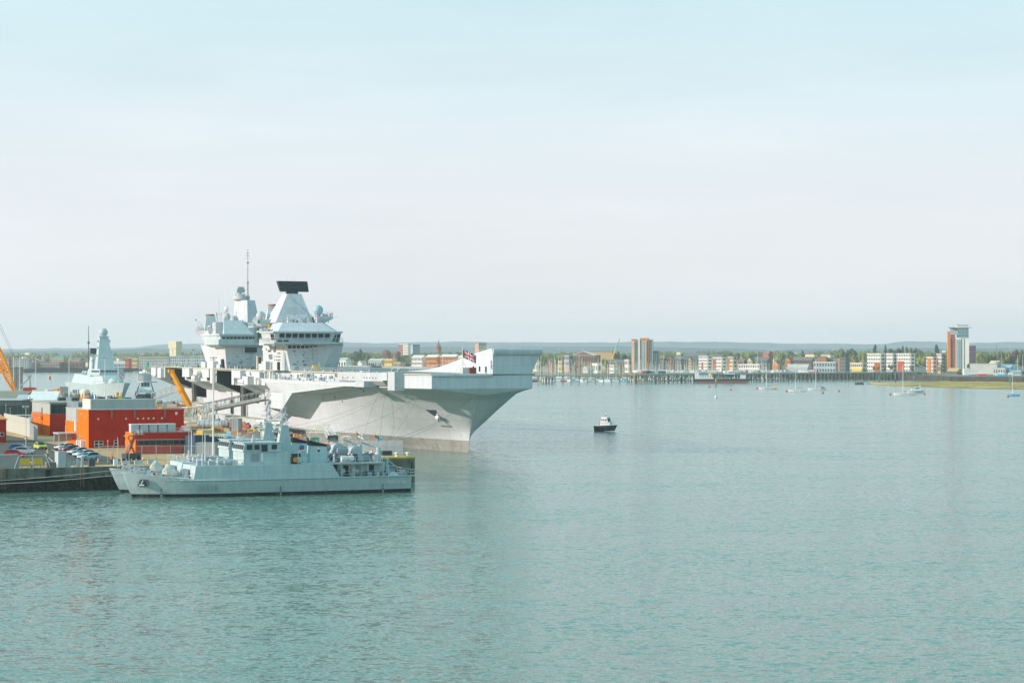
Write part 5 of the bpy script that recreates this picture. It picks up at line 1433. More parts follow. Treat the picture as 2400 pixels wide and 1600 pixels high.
obj('basket', MB().rail([(1.3, -.5, 4.6), (2.3, -.5, 4.6), (2.3, .5, 4.6), (1.3, .5, 4.6), (1.3, -.5, 4.6)], .9, .04, .5, 3), M['pale'], bl_)
# rear building
s2, t2 = to_q(117, 1021)
Bq = qthing('orange_end_building', 'rear building with grey cladding over orange and red brick, flat pale roof and dark glazing', 'building', s2, t2)
obj('wall', MB().bb(0, 14, 0, 22, 0, 5.2), BR, Bq)
obj('upper_wall', MB().bb(.04, 14, .04, 22, 5.2, 7.9), CLAD, Bq)
obj('orange_end', MB().bb(-.03, .02, 0, 22, 0, 5.19), ORW, Bq)
gl = obj('glazing', MB().bb(.2, 13.9, -.02, .05, 5.25, 7.6), M['slate'], Bq)
for k in range(9): obj('pane', MB().bb(.4 + k * 1.5, 1.7 + k * 1.5, -.07, 0, 5.4, 7.3), M['glass'], gl)
obj('roof', MB().bb(-.3, 24, -.4, 22.4, 7.9, 8.1), ROOF, Bq)
for x, y in ((5, 14), (7.5, 10), (10, 6), (12, 3), (15, 15), (17.5, 12), (20, 8), (22, 4)): 
    v = obj('roof_vent', MB().bb(x, x + 1.8, y, y + 1.2, 8.1, 8.9), M['slate'], Bq)
st_ = obj('fire_stair', MB().bb(-2.4, -.2, 8.4, 10.2, 4.4, 4.5).bb(-2.4, -.2, 8.4, 10.2, 2.1, 2.2), M['midgrey'], Bq)
stm = MB()
for x in (-2.4, -.3):
    for y in (8.4, 10.2): stm.tube((x, y, 0), (x, y, 5.5), .06, n=4)
stm.tube((-2.4, 8.4, 4.5), (-2.4, 14, 0), .08).rail([(-2.4, 8.4, 4.5), (-.3, 8.4, 4.5)], 1, .04, .7, 3)
obj('stair_frame', stm, M['midgrey'], st_)
obj('door', MB().bb(-.08, 0, 8.9, 10, 4.5, 6.6), M['rust'], Bq)
for y, z in ((4, 6.3), (17, 6.1), (12, 5.0)): obj('wall_lamp', MB().box((-.1, y, z - 1), (.2, .25, .2)), M['cream'], Bq)
obj('yard_gate', MB().bb(3, 5.4, -3.2, -3.1, 0, 2.6), M['pale'], Bq)
# red building cut by the left edge of the picture
s3, t3 = to_q(15, 1036)
E3 = qthing('red_building', 'dark red brick building cut by the left edge of the picture', 'building', s3 - 12, t3)
obj('wall', MB().bb(0, 12, 0, 10, 0, 5.0), BR, E3)
obj('roof', MB().prism([(-.2, -.3), (12.2, -.3), (12.2, 10.3), (-.2, 10.3)], 5.0, [5.2, 5.2, 6.2, 6.2]), M['orange'], E3)
window(E3, 10.6, 1.3, .9, .9, 1, 1)
# grey steel fence walls
def fence_panels(name, label, a, b_, h, mt, step=2.2, gap=.06, mesh=False):
    a, b_ = Vector(a), Vector(b_)
    L_ = (b_ - a).length; ang = math.atan2((b_ - a).y, (b_ - a).x)
    t = thing(name, label, 'fence', a, ang)
    k = max(1, int(L_ / step)); w = L_ / k
    if mesh:
        pm_ = MB().bb(0.04, w - .04, -.015, .015, h - .06, h).bb(.04, w - .04, -.015, .015, .15, .2)
        for i in range(int(w / .22)): pm_.bb(.1 + i * .22, .125 + i * .22, -.01, .01, .15, h)
        for i in range(3): pm_.bb(.04, w - .04, -.01, .01, .6 + i * .5, .62 + i * .5)
    else: pm_ = MB().bb(gap / 2, w - gap / 2, -.03, .03, .05, h)
    me = pm_.mesh('panel', M[mt] if isinstance(mt, str) else mt)
    po = MB().bb(-.05, .05, -.05, .05, 0, h + .1).mesh('post', M['steel'])
    for i in range(k):
        obj('panel', me, None, t, loc=(i * w, 0, 0)); obj('post', po, None, t, loc=(i * w, 0, 0))
    obj('post', po, None, t, loc=(L_, 0, 0))
    return t
PALE_F = mat('pale_fence_steel', (0.48, 0.47, 0.40), .8, 0, .1, .5, .1)
fence_panels('steel_fence', 'tall pale solid fence behind the parked blue and red cars', G(10, 1008, QZ), G(70, 1024, QZ), 4.4, PALE_F, 2.2)
fence_panels('steel_fence', 'slatted grey fence between the rear building and the road', G(70, 1026, QZ), G(88, 1035, QZ), 3.6, 'steel', 1.0, .3)
fence_panels('mesh_fence', 'long temporary mesh fence along the quay in front of the red buildings', G(232, 1077, QZ), G(500, 1076, QZ), 2.6, 'steel', 2.4, mesh=True)
fence_panels('mesh_fence', 'temporary mesh fence at the outer end of the jetty by the hull', G(690, 1070, QZ), G(846, 1064, QZ), 3.0, 'steel', 2.3, mesh=True)
fence_panels('steel_fence', 'tall solid hoarding at the end of the jetty nearest the bow', G(846, 1066, QZ), G(944, 1066, QZ), 2.9, 'steel', 1.6, .08)

# ------------------------------------------------------------------ cars
def car_proto(col, kind='hatch'):
    t = bpy.data.objects.new('parked_car', None); COL.objects.link(t)
    paint = mat('car_paint', col, .25, .1, .03, 1)
    L_, W_, H_ = (4.2, 1.75, 1.48) if kind != 'van' else (5.2, 1.95, 2.2)
    b = MB()
    if kind != 'van':
        prof = [(2.1, .35), (2.1, .62), (1.95, .78), (1.0, .92), (.35, 1.38), (-.6, 1.48), (-1.55, 1.35), (-2.0, .95), (-2.1, .8), (-2.1, .35)]
        gpf = [(.95, .93), (.33, 1.34), (-.6, 1.42), (-1.45, 1.31), (-1.8, .95)]
    else:
        prof = [(2.6, .35), (2.6, .9), (2.3, 1.1), (1.7, 1.25), (1.0, 2.05), (.7, 2.2), (-2.6, 2.2), (-2.6, .35)]
        gpf = [(1.62, 1.28), (.98, 1.98), (.2, 1.98), (.2, 1.28)]
    hw = W_ / 2
    def side(pf, w0, w1, zc=.9):
        vs = [(x, -(w0 if z <= zc + .05 else w0 - (z - zc) / (H_ - zc) * (w0 - w1)), z) for x, z in pf]
        return vs
    s_ = side(prof, hw, hw - .2); o_ = [(x, -y, z) for x, y, z in s_]
    n = len(s_)
    b.add(s_ + o_, [tuple(range(n)), tuple(range(2 * n - 1, n - 1, -1))] + [((i + 1) % n, i, i + n, (i + 1) % n + n) for i in range(n)])
    obj('body', b, paint, t)
    for sg in (-1, 1):
        g = side(gpf, hw + .012, hw - .19)
        g = [(x, y * -sg * -1 if False else sg * abs(y), z) for x, y, z in g]
        g2 = [(x, y - sg * .05, z) for x, y, z in g]
        n = len(g)
        obj('side_window', MB().add(g + g2, [tuple(range(n)) if sg < 0 else tuple(range(n))[::-1]] + [(i, (i + 1) % n, (i + 1) % n + n, i + n) for i in range(n)]), M['glass'], t)
    if kind != 'van':
        obj('windscreen', MB().hexa([(1.0, -.72, .95), (1.0, .72, .95), (.9, .72, .93), (.9, -.72, .93)], [(.38, -.6, 1.385), (.38, .6, 1.385), (.3, .6, 1.37), (.3, -.6, 1.37)]), M['glass'], t)
        obj('rear_window', MB().hexa([(-2.0, -.66, 1.0), (-2.0, .66, 1.0), (-1.9, .66, 1.0), (-1.9, -.66, 1.0)], [(-1.6, -.6, 1.34), (-1.6, .6, 1.34), (-1.5, .6, 1.34), (-1.5, -.6, 1.34)]), M['glass'], t)
    else:
        obj('windscreen', MB().hexa([(1.72, -.85, 1.3), (1.72, .85, 1.3), (1.6, .85, 1.3), (1.6, -.85, 1.3)], [(1.08, -.75, 2.02), (1.08, .75, 2.02), (.98, .75, 2.0), (.98, -.75, 2.0)]), M['glass'], t)
    wx = L_ * .31
    for x in (-wx, wx):
        for sg in (-1, 1):
            w_ = obj('wheel', MB().lathe((x, sg * (hw - .1) - .1, .32), [(.2, 0), (.32, .02), (.32, .2), (.2, .22)], 14, axis='y'), M['black'], t)
            obj('rim', MB().lathe((x, sg * (hw + .01) - .02, .32), [(.19, 0), (.19, .04)], 10, axis='y'), M['pale'], w_)
    for sg in (-1, 1): obj('headlight', MB().box((L_ / 2 - .03, sg * (hw - .3), .68), (.12, .4, .16)), M['white'], t)
    for sg in (-1, 1): obj('tail_light', MB().box((-L_ / 2 + .02, sg * (hw - .2), .82), (.1, .25, .2)), M['red'], t)
    obj('bumper', MB().bb(L_ / 2 - .1, L_ / 2 + .04, -hw + .1, hw - .1, .3, .5), M['black'], t)
    return t
protos = {}
cars = [
    ((0.03, 0.12, 0.35), 47, 1056, -20, 'hatch', 'blue hatchback parked farthest back beside the red car'),
    ((0.45, 0.50, 0.54), 57, 1063, -20, 'hatch', 'silver hatchback between the blue and the red cars'),
    ((0.52, 0.015, 0.02), 37, 1070, -20, 'hatch', 'bright red hatchback parked by the grey container'),
    ((0.62, 0.64, 0.62), 152, 1054, 205, 'hatch', 'white car parked nearest the orange wall'),
    ((0.30, 0.06, 0.09), 163, 1059, 205, 'hatch', 'dark maroon car parked second from the orange wall'),
    ((0.50, 0.52, 0.54), 183, 1065, 205, 'hatch', 'silver estate car third in the row by the red building'),
    ((0.60, 0.66, 0.68), 197, 1071, 205, 'hatch', 'pale silver car second nearest the quay in the row'),
    ((0.38, 0.55, 0.60), 208, 1077, 205, 'hatch', 'pale blue hatchback nearest the quay in the row'),
    ((0.72, 0.72, 0.70), 59, 990, -60, 'van', 'white van on the road behind the tall fence'),
    ((0.05, 0.10, 0.20), 68, 978, -60, 'hatch', 'dark blue car beyond the white van'),
]
for col, px, py, rz, kind, lab in cars:
    t = car_proto(col, kind)
    t.location = G(px, py, QZ + .01); t.rotation_euler = (0, 0, R(rz) + q_rz)
    if kind == 'van': t.name = 'parked_van'
    tag(t, lab, 'van' if kind == 'van' else 'car', 'vehicles parked in the dockyard')
t = car_proto((0.62, 0.62, 0.05), 'hatch'); t.name = 'police_car'
t.location = G(95, 1052, QZ + .01); t.rotation_euler = (0, 0, R(-62) )
tag(t, 'yellow patrol car driving out between the buildings', 'car')
obj('roof_stripe', MB().bb(-1.3, .2, -.6, .6, 1.44, 1.5), M['blue'], t)

# ------------------------------------------------------------------ quayside furniture
def boxthing(name, label, cat, px, py, d, mt, rz=None, z=QZ, extra=None, group=None):
    X, Y, _ = G(px, py, z)
    t = thing(name, label, cat, (X, Y, z), q_rz if rz is None else rz, group)
    obj('body', MB().box((0, 0, d[2] / 2), d), M[mt] if isinstance(mt, str) else mt, t)
    return t
def container(label, px, py, L_, W_, H_, mt, rz=None, z=QZ):
    X, Y, _ = G(px, py, z)
    t = thing('shipping_container', label, 'container', (X, Y, z), q_rz if rz is None else rz)
    m_ = M[mt] if isinstance(mt, str) else mt
    obj('body', MB().box((0, 0, H_ / 2), (L_ - .1, W_ - .1, H_ - .1)), m_, t)
    for sx in (-1, 1):
        for sy in (-1, 1): obj('corner_post', MB().box((sx * (L_ / 2 - .06), sy * (W_ / 2 - .06), H_ / 2), (.14, .14, H_)), m_, t)
    rib_ = MB().box((0, 0, H_ / 2), (.16, W_ + .02, H_ - .3)).mesh('rib', m_)
    for k in range(int(L_ / .6)): obj('rib', rib_, None, t, loc=(-L_ / 2 + .4 + k * .6, 0, 0))
    obj('roof', MB().box((0, 0, H_ - .02), (L_, W_, .08)), m_, t)
    return t
container('grey container at the left edge beside the yellow boards', 8, 1096, 5.0, 2.4, 2.3, 'midgrey')
container('dark blue open container on the jetty behind the far bridge', 522, 1040, 6.5, 2.8, 1.6, mat('teal_blue', (.03, .14, .22), .5), R(-30))
container('blue and grey container right of the annex', 462, 1062, 4.5, 2.5, 3.6, mat('dark_blue_grey', (.035, .08, .12), .6), R(60))
container('grey container behind the fence, right of the blue one', 487, 1068, 4.0, 2.4, 2.6, 'midgrey', R(-15))
container('long red container lying between the two masts', 590, 1047, 8, 2.2, 1.6, 'redrust', R(-18))
container('grey upright cabin by the orange barriers', 553, 1012, 2.4, 2.2, 3.4, 'midgrey', R(-20))
container('red container at the far left of the yard', 70, 924, 4.6, 3, 2.6, 'red', R(5), 8)
container('tan container beyond the lamp mast', 99, 927, 7, 3, 2.2, 'cream', R(5), 8)
container('pale grey cabin among the machinery', 150, 921, 3, 2.5, 2.5, 'midgrey', R(5), 8)
# yellow boards on their arch
X, Y, _ = G(76, 1098, QZ)
yb_ = thing('gantry_arch', 'silver arched frame carrying two yellow boards at the quay edge', 'frame', (X, Y, QZ), q_rz)
obj('arch', MB().path([(-3.1, 0, 0), (-2.4, 0, 2.1), (-1.9, 0, 2.35), (1.9, 0, 2.35), (2.4, 0, 2.1), (3.1, 0, 0)], .07, 6), M['steel'], yb_)
obj('centre_post', MB().tube((0, 0, 0), (0, 0, 2.35), .06), M['steel'], yb_)
for x in (-1.15, 1.0):
    y_ = obj('yellow_board', MB().bb(x - .75, x + .8, .35, .43, .7, 1.75), M['yellow'], yb_)
    for dx in (-.5, .5): obj('board_leg', MB().tube((x + dx, .4, 0), (x + dx, .4, .7), .05), M['rib'], y_)
# pump kiosk
X, Y, _ = G(143, 1096, QZ)
kk = thing('quay_kiosk', 'tall grey-white switch cabinet with a dark door by the quay edge', 'cabinet', (X, Y, QZ), q_rz + R(10))
obj('cabinet', MB().bb(-.8, .6, -.8, .8, 0, 2.9), M['pale'], kk)
obj('door', MB().bb(.6, .68, -.7, .7, .9, 2.8), M['slate'], kk)
obj('side_frame', MB().rail([(.8, -.6, 0), (3.0, -.6, 0)], 1.1, .05, .7, 2), M['pale'], kk)
obj('pump', MB().box((1.2, -.2, .4), (.8, .7, .8)).lathe((2.2, -.2, .4), [(.3, 0), (.35, .3), (.2, .6)], 10), M['pale'], kk)
boxthing('service_post', 'white metering post with pipes right of the kiosk', 'service post', 183, 1096, (.5, .5, 1.6), 'steel')
boxthing('service_post', 'pale pump stand between the kiosk and the minehunter bow', 'service post', 193, 1094, (.4, .4, 1.9), 'pale')
boxthing('service_box', 'white box on the quay behind the inner minehunter bow', 'cabinet', 271, 1090, (.7, .6, 1.1), 'white')
def quay_lamp(label, px, pyb, top, r=.1, z=QZ, head='pale'):
    X, Y, _ = G(px, pyb, z)
    zt = AZ(top, Y)
    t = thing('lamp_mast', label, 'lamp mast', (X, Y, z), 0, 'lamp masts in the dockyard')
    obj('pole', MB().tube((0, 0, 0), (0, 0, zt - z), r, r * .65, 8), M['white'] if r > .12 else M['steel'], t)
    k = max(.35, Y / 1100)
    obj('crossbar', MB().tube((-1.5 * k, 0, zt - z - .4), (1.5 * k, 0, zt - z - .4), .07 * k + .03), M['midgrey'], t)
    for i in range(3): obj('floodlight', MB().box((-1.2 * k + i * 1.2 * k, -.2, zt - z), (.6 * k + .1, .5, .5 * k + .1), .3 * i), M[head], t)
    return t
quay_lamp('tall white lamp mast rising behind the minehunter foredecks', 500, 1078, 838, .17, head='cream')
quay_lamp('grey pole with a round red sign by the parked blue car', 61, 1062, 952, .09)
for px, top, lab in ((32, 832, 'lamp mast leftmost, beside the yellow lattice boom'), (46, 831, 'lamp mast with a long crossbar, second from the left edge'), (84, 833, 'lamp mast left of the dark far warehouse centre'), (162, 834, 'lamp mast just left of the grey warship'), (246, 836, 'lamp mast in front of the warship mast'), (277, 836, 'lamp mast at the bow of the warship')):
    quay_lamp(lab, px, 940, top, .15)
for px, lab in ((0, 'thin post at the quay edge left of the kiosk'),):
    pass
for px, pyb, h, lab in ((24, 1000, 5, 'thin grey pole left of the tall fence'), (14, 1000, 6, 'thin grey pole at the left edge'), (156, 1046, 3, 'thin pole beside the entrance canopy'), (253, 1084, 4.0, 'thin pole with a white cap beside the mesh fence')):
    X, Y, _ = G(px, pyb, QZ)
    t = thing('post', lab, 'post', (X, Y, QZ)); obj('pole', MB().tube((0, 0, 0), (0, 0, h), .05), M['pale'], t); obj('cap', MB().ball((0, 0, h), .12, 8), M['cream'], t)
X, Y, _ = G(61, 1060, QZ)
t = thing('round_sign', 'round red and white traffic sign on the grey pole by the cars', 'sign', (X, Y - .3, QZ)); obj('disc', MB().lathe((0, 0, 2.9), [(.36, -.04), (.36, .03)], 16, axis='y'), M['red'], t); obj('disc_face', MB().lathe((0, -.06, 2.9), [(.26, -.04), (.26, .03)], 16, axis='y'), M['white'], t)
# barriers and cones
def barrier(px, py, label, mt='pale', rz=0, L_=1.5):
    X, Y, _ = G(px, py, QZ)
    t = thing('road_barrier', label, 'barrier', (X, Y, QZ), q_rz + rz, 'barriers on the quay')
    obj('body', MB().box((0, 0, .35), (L_, .6, .7), 0, 0, .95, .4), M[mt], t)
    return t
for px, py, lab in ((295, 1088, 'pale concrete barrier nearest the inner minehunter bow'), (325, 1087, 'pale concrete barrier in the middle of the three by the fence'), (356, 1086, 'pale concrete barrier closest to the covered gun')): barrier(px, py, lab)
def cone(px, py, label):
    X, Y, _ = G(px, py, QZ)
    t = thing('traffic_cone', label, 'traffic cone', (X, Y, QZ), 0, 'traffic cones on the quay')
    obj('cone', MB().lathe((0, 0, 0), [(.26, 0), (.26, .04), (.19, .05), (.12, .4)], 10), M['orange'], t); obj('sleeve', MB().lathe((0, 0, 0), [(.125, .4), (.05, .8)], 10), M['white'], t)
for px, py, lab in ((285, 1082, 'traffic cone left of the boom lift'), (335, 1080, 'traffic cone right of the boom lift'), (230, 1084, 'traffic cone beside the pale blue car')): cone(px, py, lab)
# mooring ropes along the quay face
for k, (a, b_, sg) in enumerate((((-140, -.8, 3.2), (-66.8 - 0, 0, 0), .6),)):
    pass
def wline(label, a, b_, sag, r=.05, mt='rope'):
    o = line('mooring_rope', a, b_, sag, r, mt); tag(o, label, 'rope')
wline('pale mooring rope along the quay face from the inner bow', (-125, 349, 3.2), (-63.9, 366.2, 4.4), 1.6)
wline('second pale mooring rope, running to the nearer bow', (-128, 347, 4.0), (-60.8, 355.5, 4.2), 1.9)

# ------------------------------------------------------------------ gear on the carrier jetty
def roll(px, py, L_, r, mt, rz, label, name='hose_drum', z=QZ):
    X, Y, _ = G(px, py, z)
    t = thing(name, label, 'drum', (X, Y, z), rz)
    obj('drum', MB().lathe((0, 0, r), [(r * .5, -L_ / 2), (r, -L_ / 2 + .02), (r, L_ / 2 - .02), (r * .5, L_ / 2)], 16, axis='x'), M[mt], t, smooth=True, angle=R(40))
    for k in range(5): obj('band', MB().lathe((-L_ * .4 + k * L_ * .2, 0, r), [(r * 1.03, -.06), (r * 1.03, .06)], 16, axis='x'), M['rib'], t)
    obj('cradle', MB().box((0, 0, .15), (L_, r * 1.3, .3)), M['black'], t)
    return t
roll(492, 1003, 6.5, 1.0, 'steel', R(-5), 'grey pontoon roll with a yellow hooped end nearest the lamp mast')
roll(520, 1001, 4.5, .95, 'midgrey', R(-5), 'dark grey pontoon roll right of the lamp mast')
def hoops(px, py, n, w, h, mt, label, rz=0):
    X, Y, _ = G(px, py, QZ)
    t = thing('handrail_hoops', label, 'hoop rail', (X, Y, QZ), rz)
    for k in range(n):
        obj('hoop', MB().path([(0, k * .9, 0), (0, k * .9, h * .7), (.3, k * .9, h), (w - .3, k * .9, h), (w, k * .9, h * .7), (w, k * .9, 0)], .07, 6), M[mt], t)
    return t
hoops(524, 998, 3, 1.8, 2.2, 'cream', 'cream hooped ladder rails behind the grey rolls', R(-10))
hoops(634, 1023, 3, 2.2, 2.2, 'cream', 'cream hooped rails between the two minehunter masts', R(-15))
hoops(797, 1046, 3, 2.0, 2.2, 'cream', 'cream hooped rails behind the nearer funnel', R(-15))
rr = random.Random(21)
misc = [(505, 1008, 'yellow', 2.0, .8, 'yellow cable reel on the jetty by the grey rolls'), (512, 1012, 'orange', 2.6, 1.3, 'orange skip beside the yellow reel'), (538, 1003, 'red', 1.0, 1.8, 'red pump unit right of the hooped rails'),
        (565, 1000, 'orange', 2.4, 1.4, 'orange barrier stack right of the grey cabin'), (578, 1003, 'red', 2.2, 1.0, 'red barrier stack beside the orange ones'), (590, 1010, 'yellow', 2.4, .6, 'yellow ramp sections on the jetty'),
        (605, 1008, 'cream', 3.0, 1.5, 'cream pallet stack near the hull'), (618, 1012, 'cream', 2.6, 1.2, 'second cream pallet stack near the hull'), (602, 1032, 'rib', 1.4, 2.2, 'dark cabinet left of the far mast'),
        (646, 1030, 'black', 1.6, 1.8, 'dark cabinet between the two masts'), (655, 1036, 'white', 2.2, 1.0, 'white winch between the two masts'), (432, 1006, 'red', .8, 1.6, 'red barrier beside the tall red building'), (455, 1004, 'redrust', 4.5, .7, 'long dull red beam under the truss'), 
        (690, 1030, 'black', 3.0, 1.4, 'dark generator by the carrier gangway'), (700, 1038, 'red', 1.6, 1.4, 'red machine by the carrier gangway'), (712, 1040, 'rib', 2.0, 1.6, 'dark brown machine by the gangway foot'), (680, 1026, 'redrust', 1.4, 1.4, 'dull red crate behind the near mast'),
        (775, 1050, 'orange', 2.6, 1.4, 'orange container behind the nearer funnel'), (788, 1052, 'orange', 1.6, 1.2, 'small orange skip next to the cream hoops'), (738, 1040, 'green', 2.0, 1.6, 'dark green bin left of the gangway stair'), (780, 1035, 'slate', 2.4, 1.6, 'dark slate cabinet against the boot of the hull'), (885, 1064, 'orange', 1.2, 1.3, 'orange pump behind the hoarding'),
        (478, 1000, 'yellow', 1.6, .6, 'yellow reel behind the roll'), (505, 992, 'yellow', 3.0, .7, 'yellow hose pile above the rolls')]
for px, py, mt, w, h, lab in misc:
    X, Y, _ = G(px, py, QZ)
    nm = lab.split(' on ')[0].split(' ')[1]
    t = thing('dock_equipment', lab, 'dock gear', (X, Y, QZ), rr.uniform(-.6, .3))
    obj('housing', MB().box((0, 0, h * .5), (w, w * .6, h * .8), 0, 0, .94, .9), M[mt], t)
    obj('base_frame', MB().box((0, 0, h * .05), (w * 1.08, w * .66, h * .1)), M['rib'], t)
    obj('top_fitting', MB().tube((-w * .2, 0, h * .9), (-w * .2, 0, h * 1.15), .1, n=8).box((w * .2, 0, h * .96), (w * .3, w * .3, h * .12)), M['midgrey'], t)
    obj('grille', MB().bb(-w * .3, w * .25, -w * .31, -w * .285, h * .25, h * .6), M['rib'], t)
# groups of dock workers by the gangway
for k in range(12):
    X, Y, _ = G(683 + k * 3.1 + rr.uniform(-1, 1), 1033 + rr.uniform(-3, 3), QZ)
    c = rr.choice(['red', 'slate', 'black', 'yellow', 'orange'])
    t = thing('person', {'red': 'dock worker in red', 'slate': 'dock worker in grey', 'black': 'dock worker in black', 'yellow': 'dock worker in yellow', 'orange': 'dock worker in orange'}[c] + ' in the group by the foot of the gangway', 'person', (X, Y, QZ), rr.uniform(0, 6), 'dock workers by the gangway')
    person(t, (0, 0, 0), c)
# white lattice truss
def truss(label, a, b_, w, h, mt='white', bays=10, name='truss_gangway', r=.07, z=0, rl=True):
    a, b_ = Vector(a), Vector(b_); L_ = (b_ - a).length
    t = thing(name, label, 'gangway', a, 0)
    t.rotation_mode = 'QUATERNION'; t.rotation_quaternion = (b_ - a).to_track_quat('X', 'Z')
    ch = MB()
    for y in (-w / 2, w / 2):
        for zz in (0, h): ch.tube((0, y, zz), (L_, y, zz), r, n=5)
    obj('chord', ch, M[mt], t)
    dg = MB()
    for k in range(bays):
        x0, x1 = L_ * k / bays, L_ * (k + 1) / bays
        for y in (-w / 2, w / 2):
            dg.tube((x0, y, 0), (x1, y, h), r * .7, n=4) if k % 2 else dg.tube((x0, y, h), (x1, y, 0), r * .7, n=4)
            dg.tube((x0, y, 0), (x0, y, h), r * .7, n=4)
        dg.tube((x0, -w / 2, h), (x1, w / 2, h), r * .6, n=4); dg.tube((x0, -w / 2, 0), (x0, w / 2, 0), r * .6, n=4)
    obj('bracing', dg, M[mt], t)
    return t
for (a, b_, h, lab) in (((428, 992), (470, 990), 4.2, 'white lattice tower section lying beside the tall red building'), ((462, 988), (502, 985), 4.4, 'white lattice tower section lying just left of the white mast')):
    pa, pb_ = Vector(G(*a, QZ)), Vector(G(*b_, QZ)); pa.z = pb_.z = QZ + .3
    truss(lab, pa, pb_, 3.0, h, 'white', 5, 'lattice_section', .15)
M['slate2'] = mat('dull_aluminium', (.20, .22, .21), .5)
# big aluminium brow from the jetty towards the hull
pa = Vector((AX(480, 640), 640, AZ(965, 640))); pb_ = Vector((AX(622, 600), 600, AZ(936, 600)))
br_ = truss('long grey aluminium brow sloping up to the carrier side', pa, pb_, 2.4, 2.4, 'slate2', 14, 'ship_brow', .10)
obj('deck_plate', MB().bb(0, (pb_ - pa).length, -1.2, 1.2, -.2, .1), M['slate2'], br_)
obj('side_sheet', MB().bb(0, (pb_ - pa).length, -1.3, -1.24, .0, .7), M['slate2'], br_)
pa = Vector((AX(362, 760), 760, AZ(935, 760))); pb_ = Vector((AX(412, 740), 740, AZ(918, 740)))
truss('short grey brow behind the tug', pa, pb_, 2.2, 2.2, 'steel', 8, 'ship_brow', .1)
# stair gangway near the bow
pa = Vector((AX(732, 500), 500, AZ(1012, 500))); pb_ = Vector((AX(768, 497), 497, AZ(1013, 497)))
truss('white ribbed gangway platform beside the boot of the hull', pa, pb_, 2.2, 1.8, 'cream', 7, 'gangway_platform', .07)
truss('white stair sloping down from the gangway platform', pb_, Vector((AX(781, 492), 492, AZ(1036, 492))), 1.6, 1.4, 'white', 6, 'gangway_stair', .06)
truss('cream ribbed gangway between the masts', Vector((AX(632, 540), 540, AZ(998, 540))), Vector((AX(652, 536), 536, AZ(1000, 536))), 2, 1.6, 'cream', 6, 'gangway_platform', .07)
# pontoons and the low grey wall against the hull
for (px0, px1, y0, y1, Y0, Y1, mt, lab) in ((505, 622, 968, 0, 655, 590, 'pale', 'long pale pontoon against the carrier hull'), (385, 492, 930, 0, 760, 745, 'cream', 'pale concrete pontoon aft of the brow')):
    t = thing('mooring_pontoon', lab, 'pontoon', (AX(px0, Y0), Y0, 0), math.atan2(Y1 - Y0, AX(px1, Y1) - AX(px0, Y0)))
    L_ = math.hypot(Y1 - Y0, AX(px1, Y1) - AX(px0, Y0))
    obj('body', MB().bb(0, L_, 0, 3.5, -.5, 5.0 if mt == 'pale' else 6.5), M[mt], t)
    obj('deck', MB().bb(-.1, L_ + .1, -.1, 3.6, 5.0 if mt == 'pale' else 6.5, 5.2 if mt == 'pale' else 6.7), M['deckline'], t)
    for k in range(5): obj('fender', MB().lathe((L_ * (k + .5) / 5, -.3, 2.6), [(.3, -1.4), (.6, -1.2), (.6, 1.2), (.3, 1.4)], 8), M['black'], t)

# orange telescopic crane behind the red building
Yc = 690
t = thing('mobile_crane', 'orange telescopic crane leaning its boom in front of the carrier stern', 'crane', (AX(447, Yc), Yc, QZ), R(10))
b0 = Vector((0, 0, AZ(957, Yc) - QZ)); b1 = Vector((AX(403, Yc) - AX(447, Yc), -1.5, AZ(869, Yc) - QZ))
bm = b0.lerp(b1, .52)
RZ = Matrix.Rotation(R(-10), 4, 'Z')
b1 = RZ @ b1; bm = RZ @ bm
obj('boom', MB().tube(b0, bm, 1.2, 1.1, 6), M['craneorange'], t)
obj('boom', MB().tube(bm, b1, .95, .85, 6), M['craneorange'], t)
obj('boom_collar', MB().tube(bm - (bm - b0).normalized() * .6, bm + (bm - b0).normalized() * .5, 1.35, 1.35, 6), M['craneorange'], t)
obj('boom_head', MB().box(b1, (1.9, 1.2, 1.1), .2), M['craneorange'], t)
obj('luffing_ram', MB().tube(b0 + Vector((-1.2, 0, -.6)), b0.lerp(b1, .36) + Vector((-1.0, 0, 0)), .28, n=6), M['steel'], t)
obj('turntable', MB().box(b0 + Vector((1.6, 0, -.6)), (5.0, 2.8, 1.9)), M['craneorange'], t)
obj('cab', MB().box(b0 + Vector((-1.5, -1.6, -.5)), (1.8, 1.2, 1.9)), M['craneorange'], t)
obj('carrier_chassis', MB().bb(-6, 6, -1.4, 1.4, .7, b0.z - 1.4), M['craneorange'], t)
for x in (-5, -3.4, 1.5, 3.2, 5):
    for sy in (-1.3, 1.3): obj('wheel', MB().lathe((x, sy - .25, .65), [(.3, 0), (.65, .03), (.65, .47), (.3, .5)], 12, axis='y'), M['black'], t)
obj('exhaust_gantry', MB().rail([(2, -1, b0.z + .3), (5, -1, b0.z + .3), (5, 1, b0.z + .3)], 1.2, .08, .8, 3), M['orange'], t)
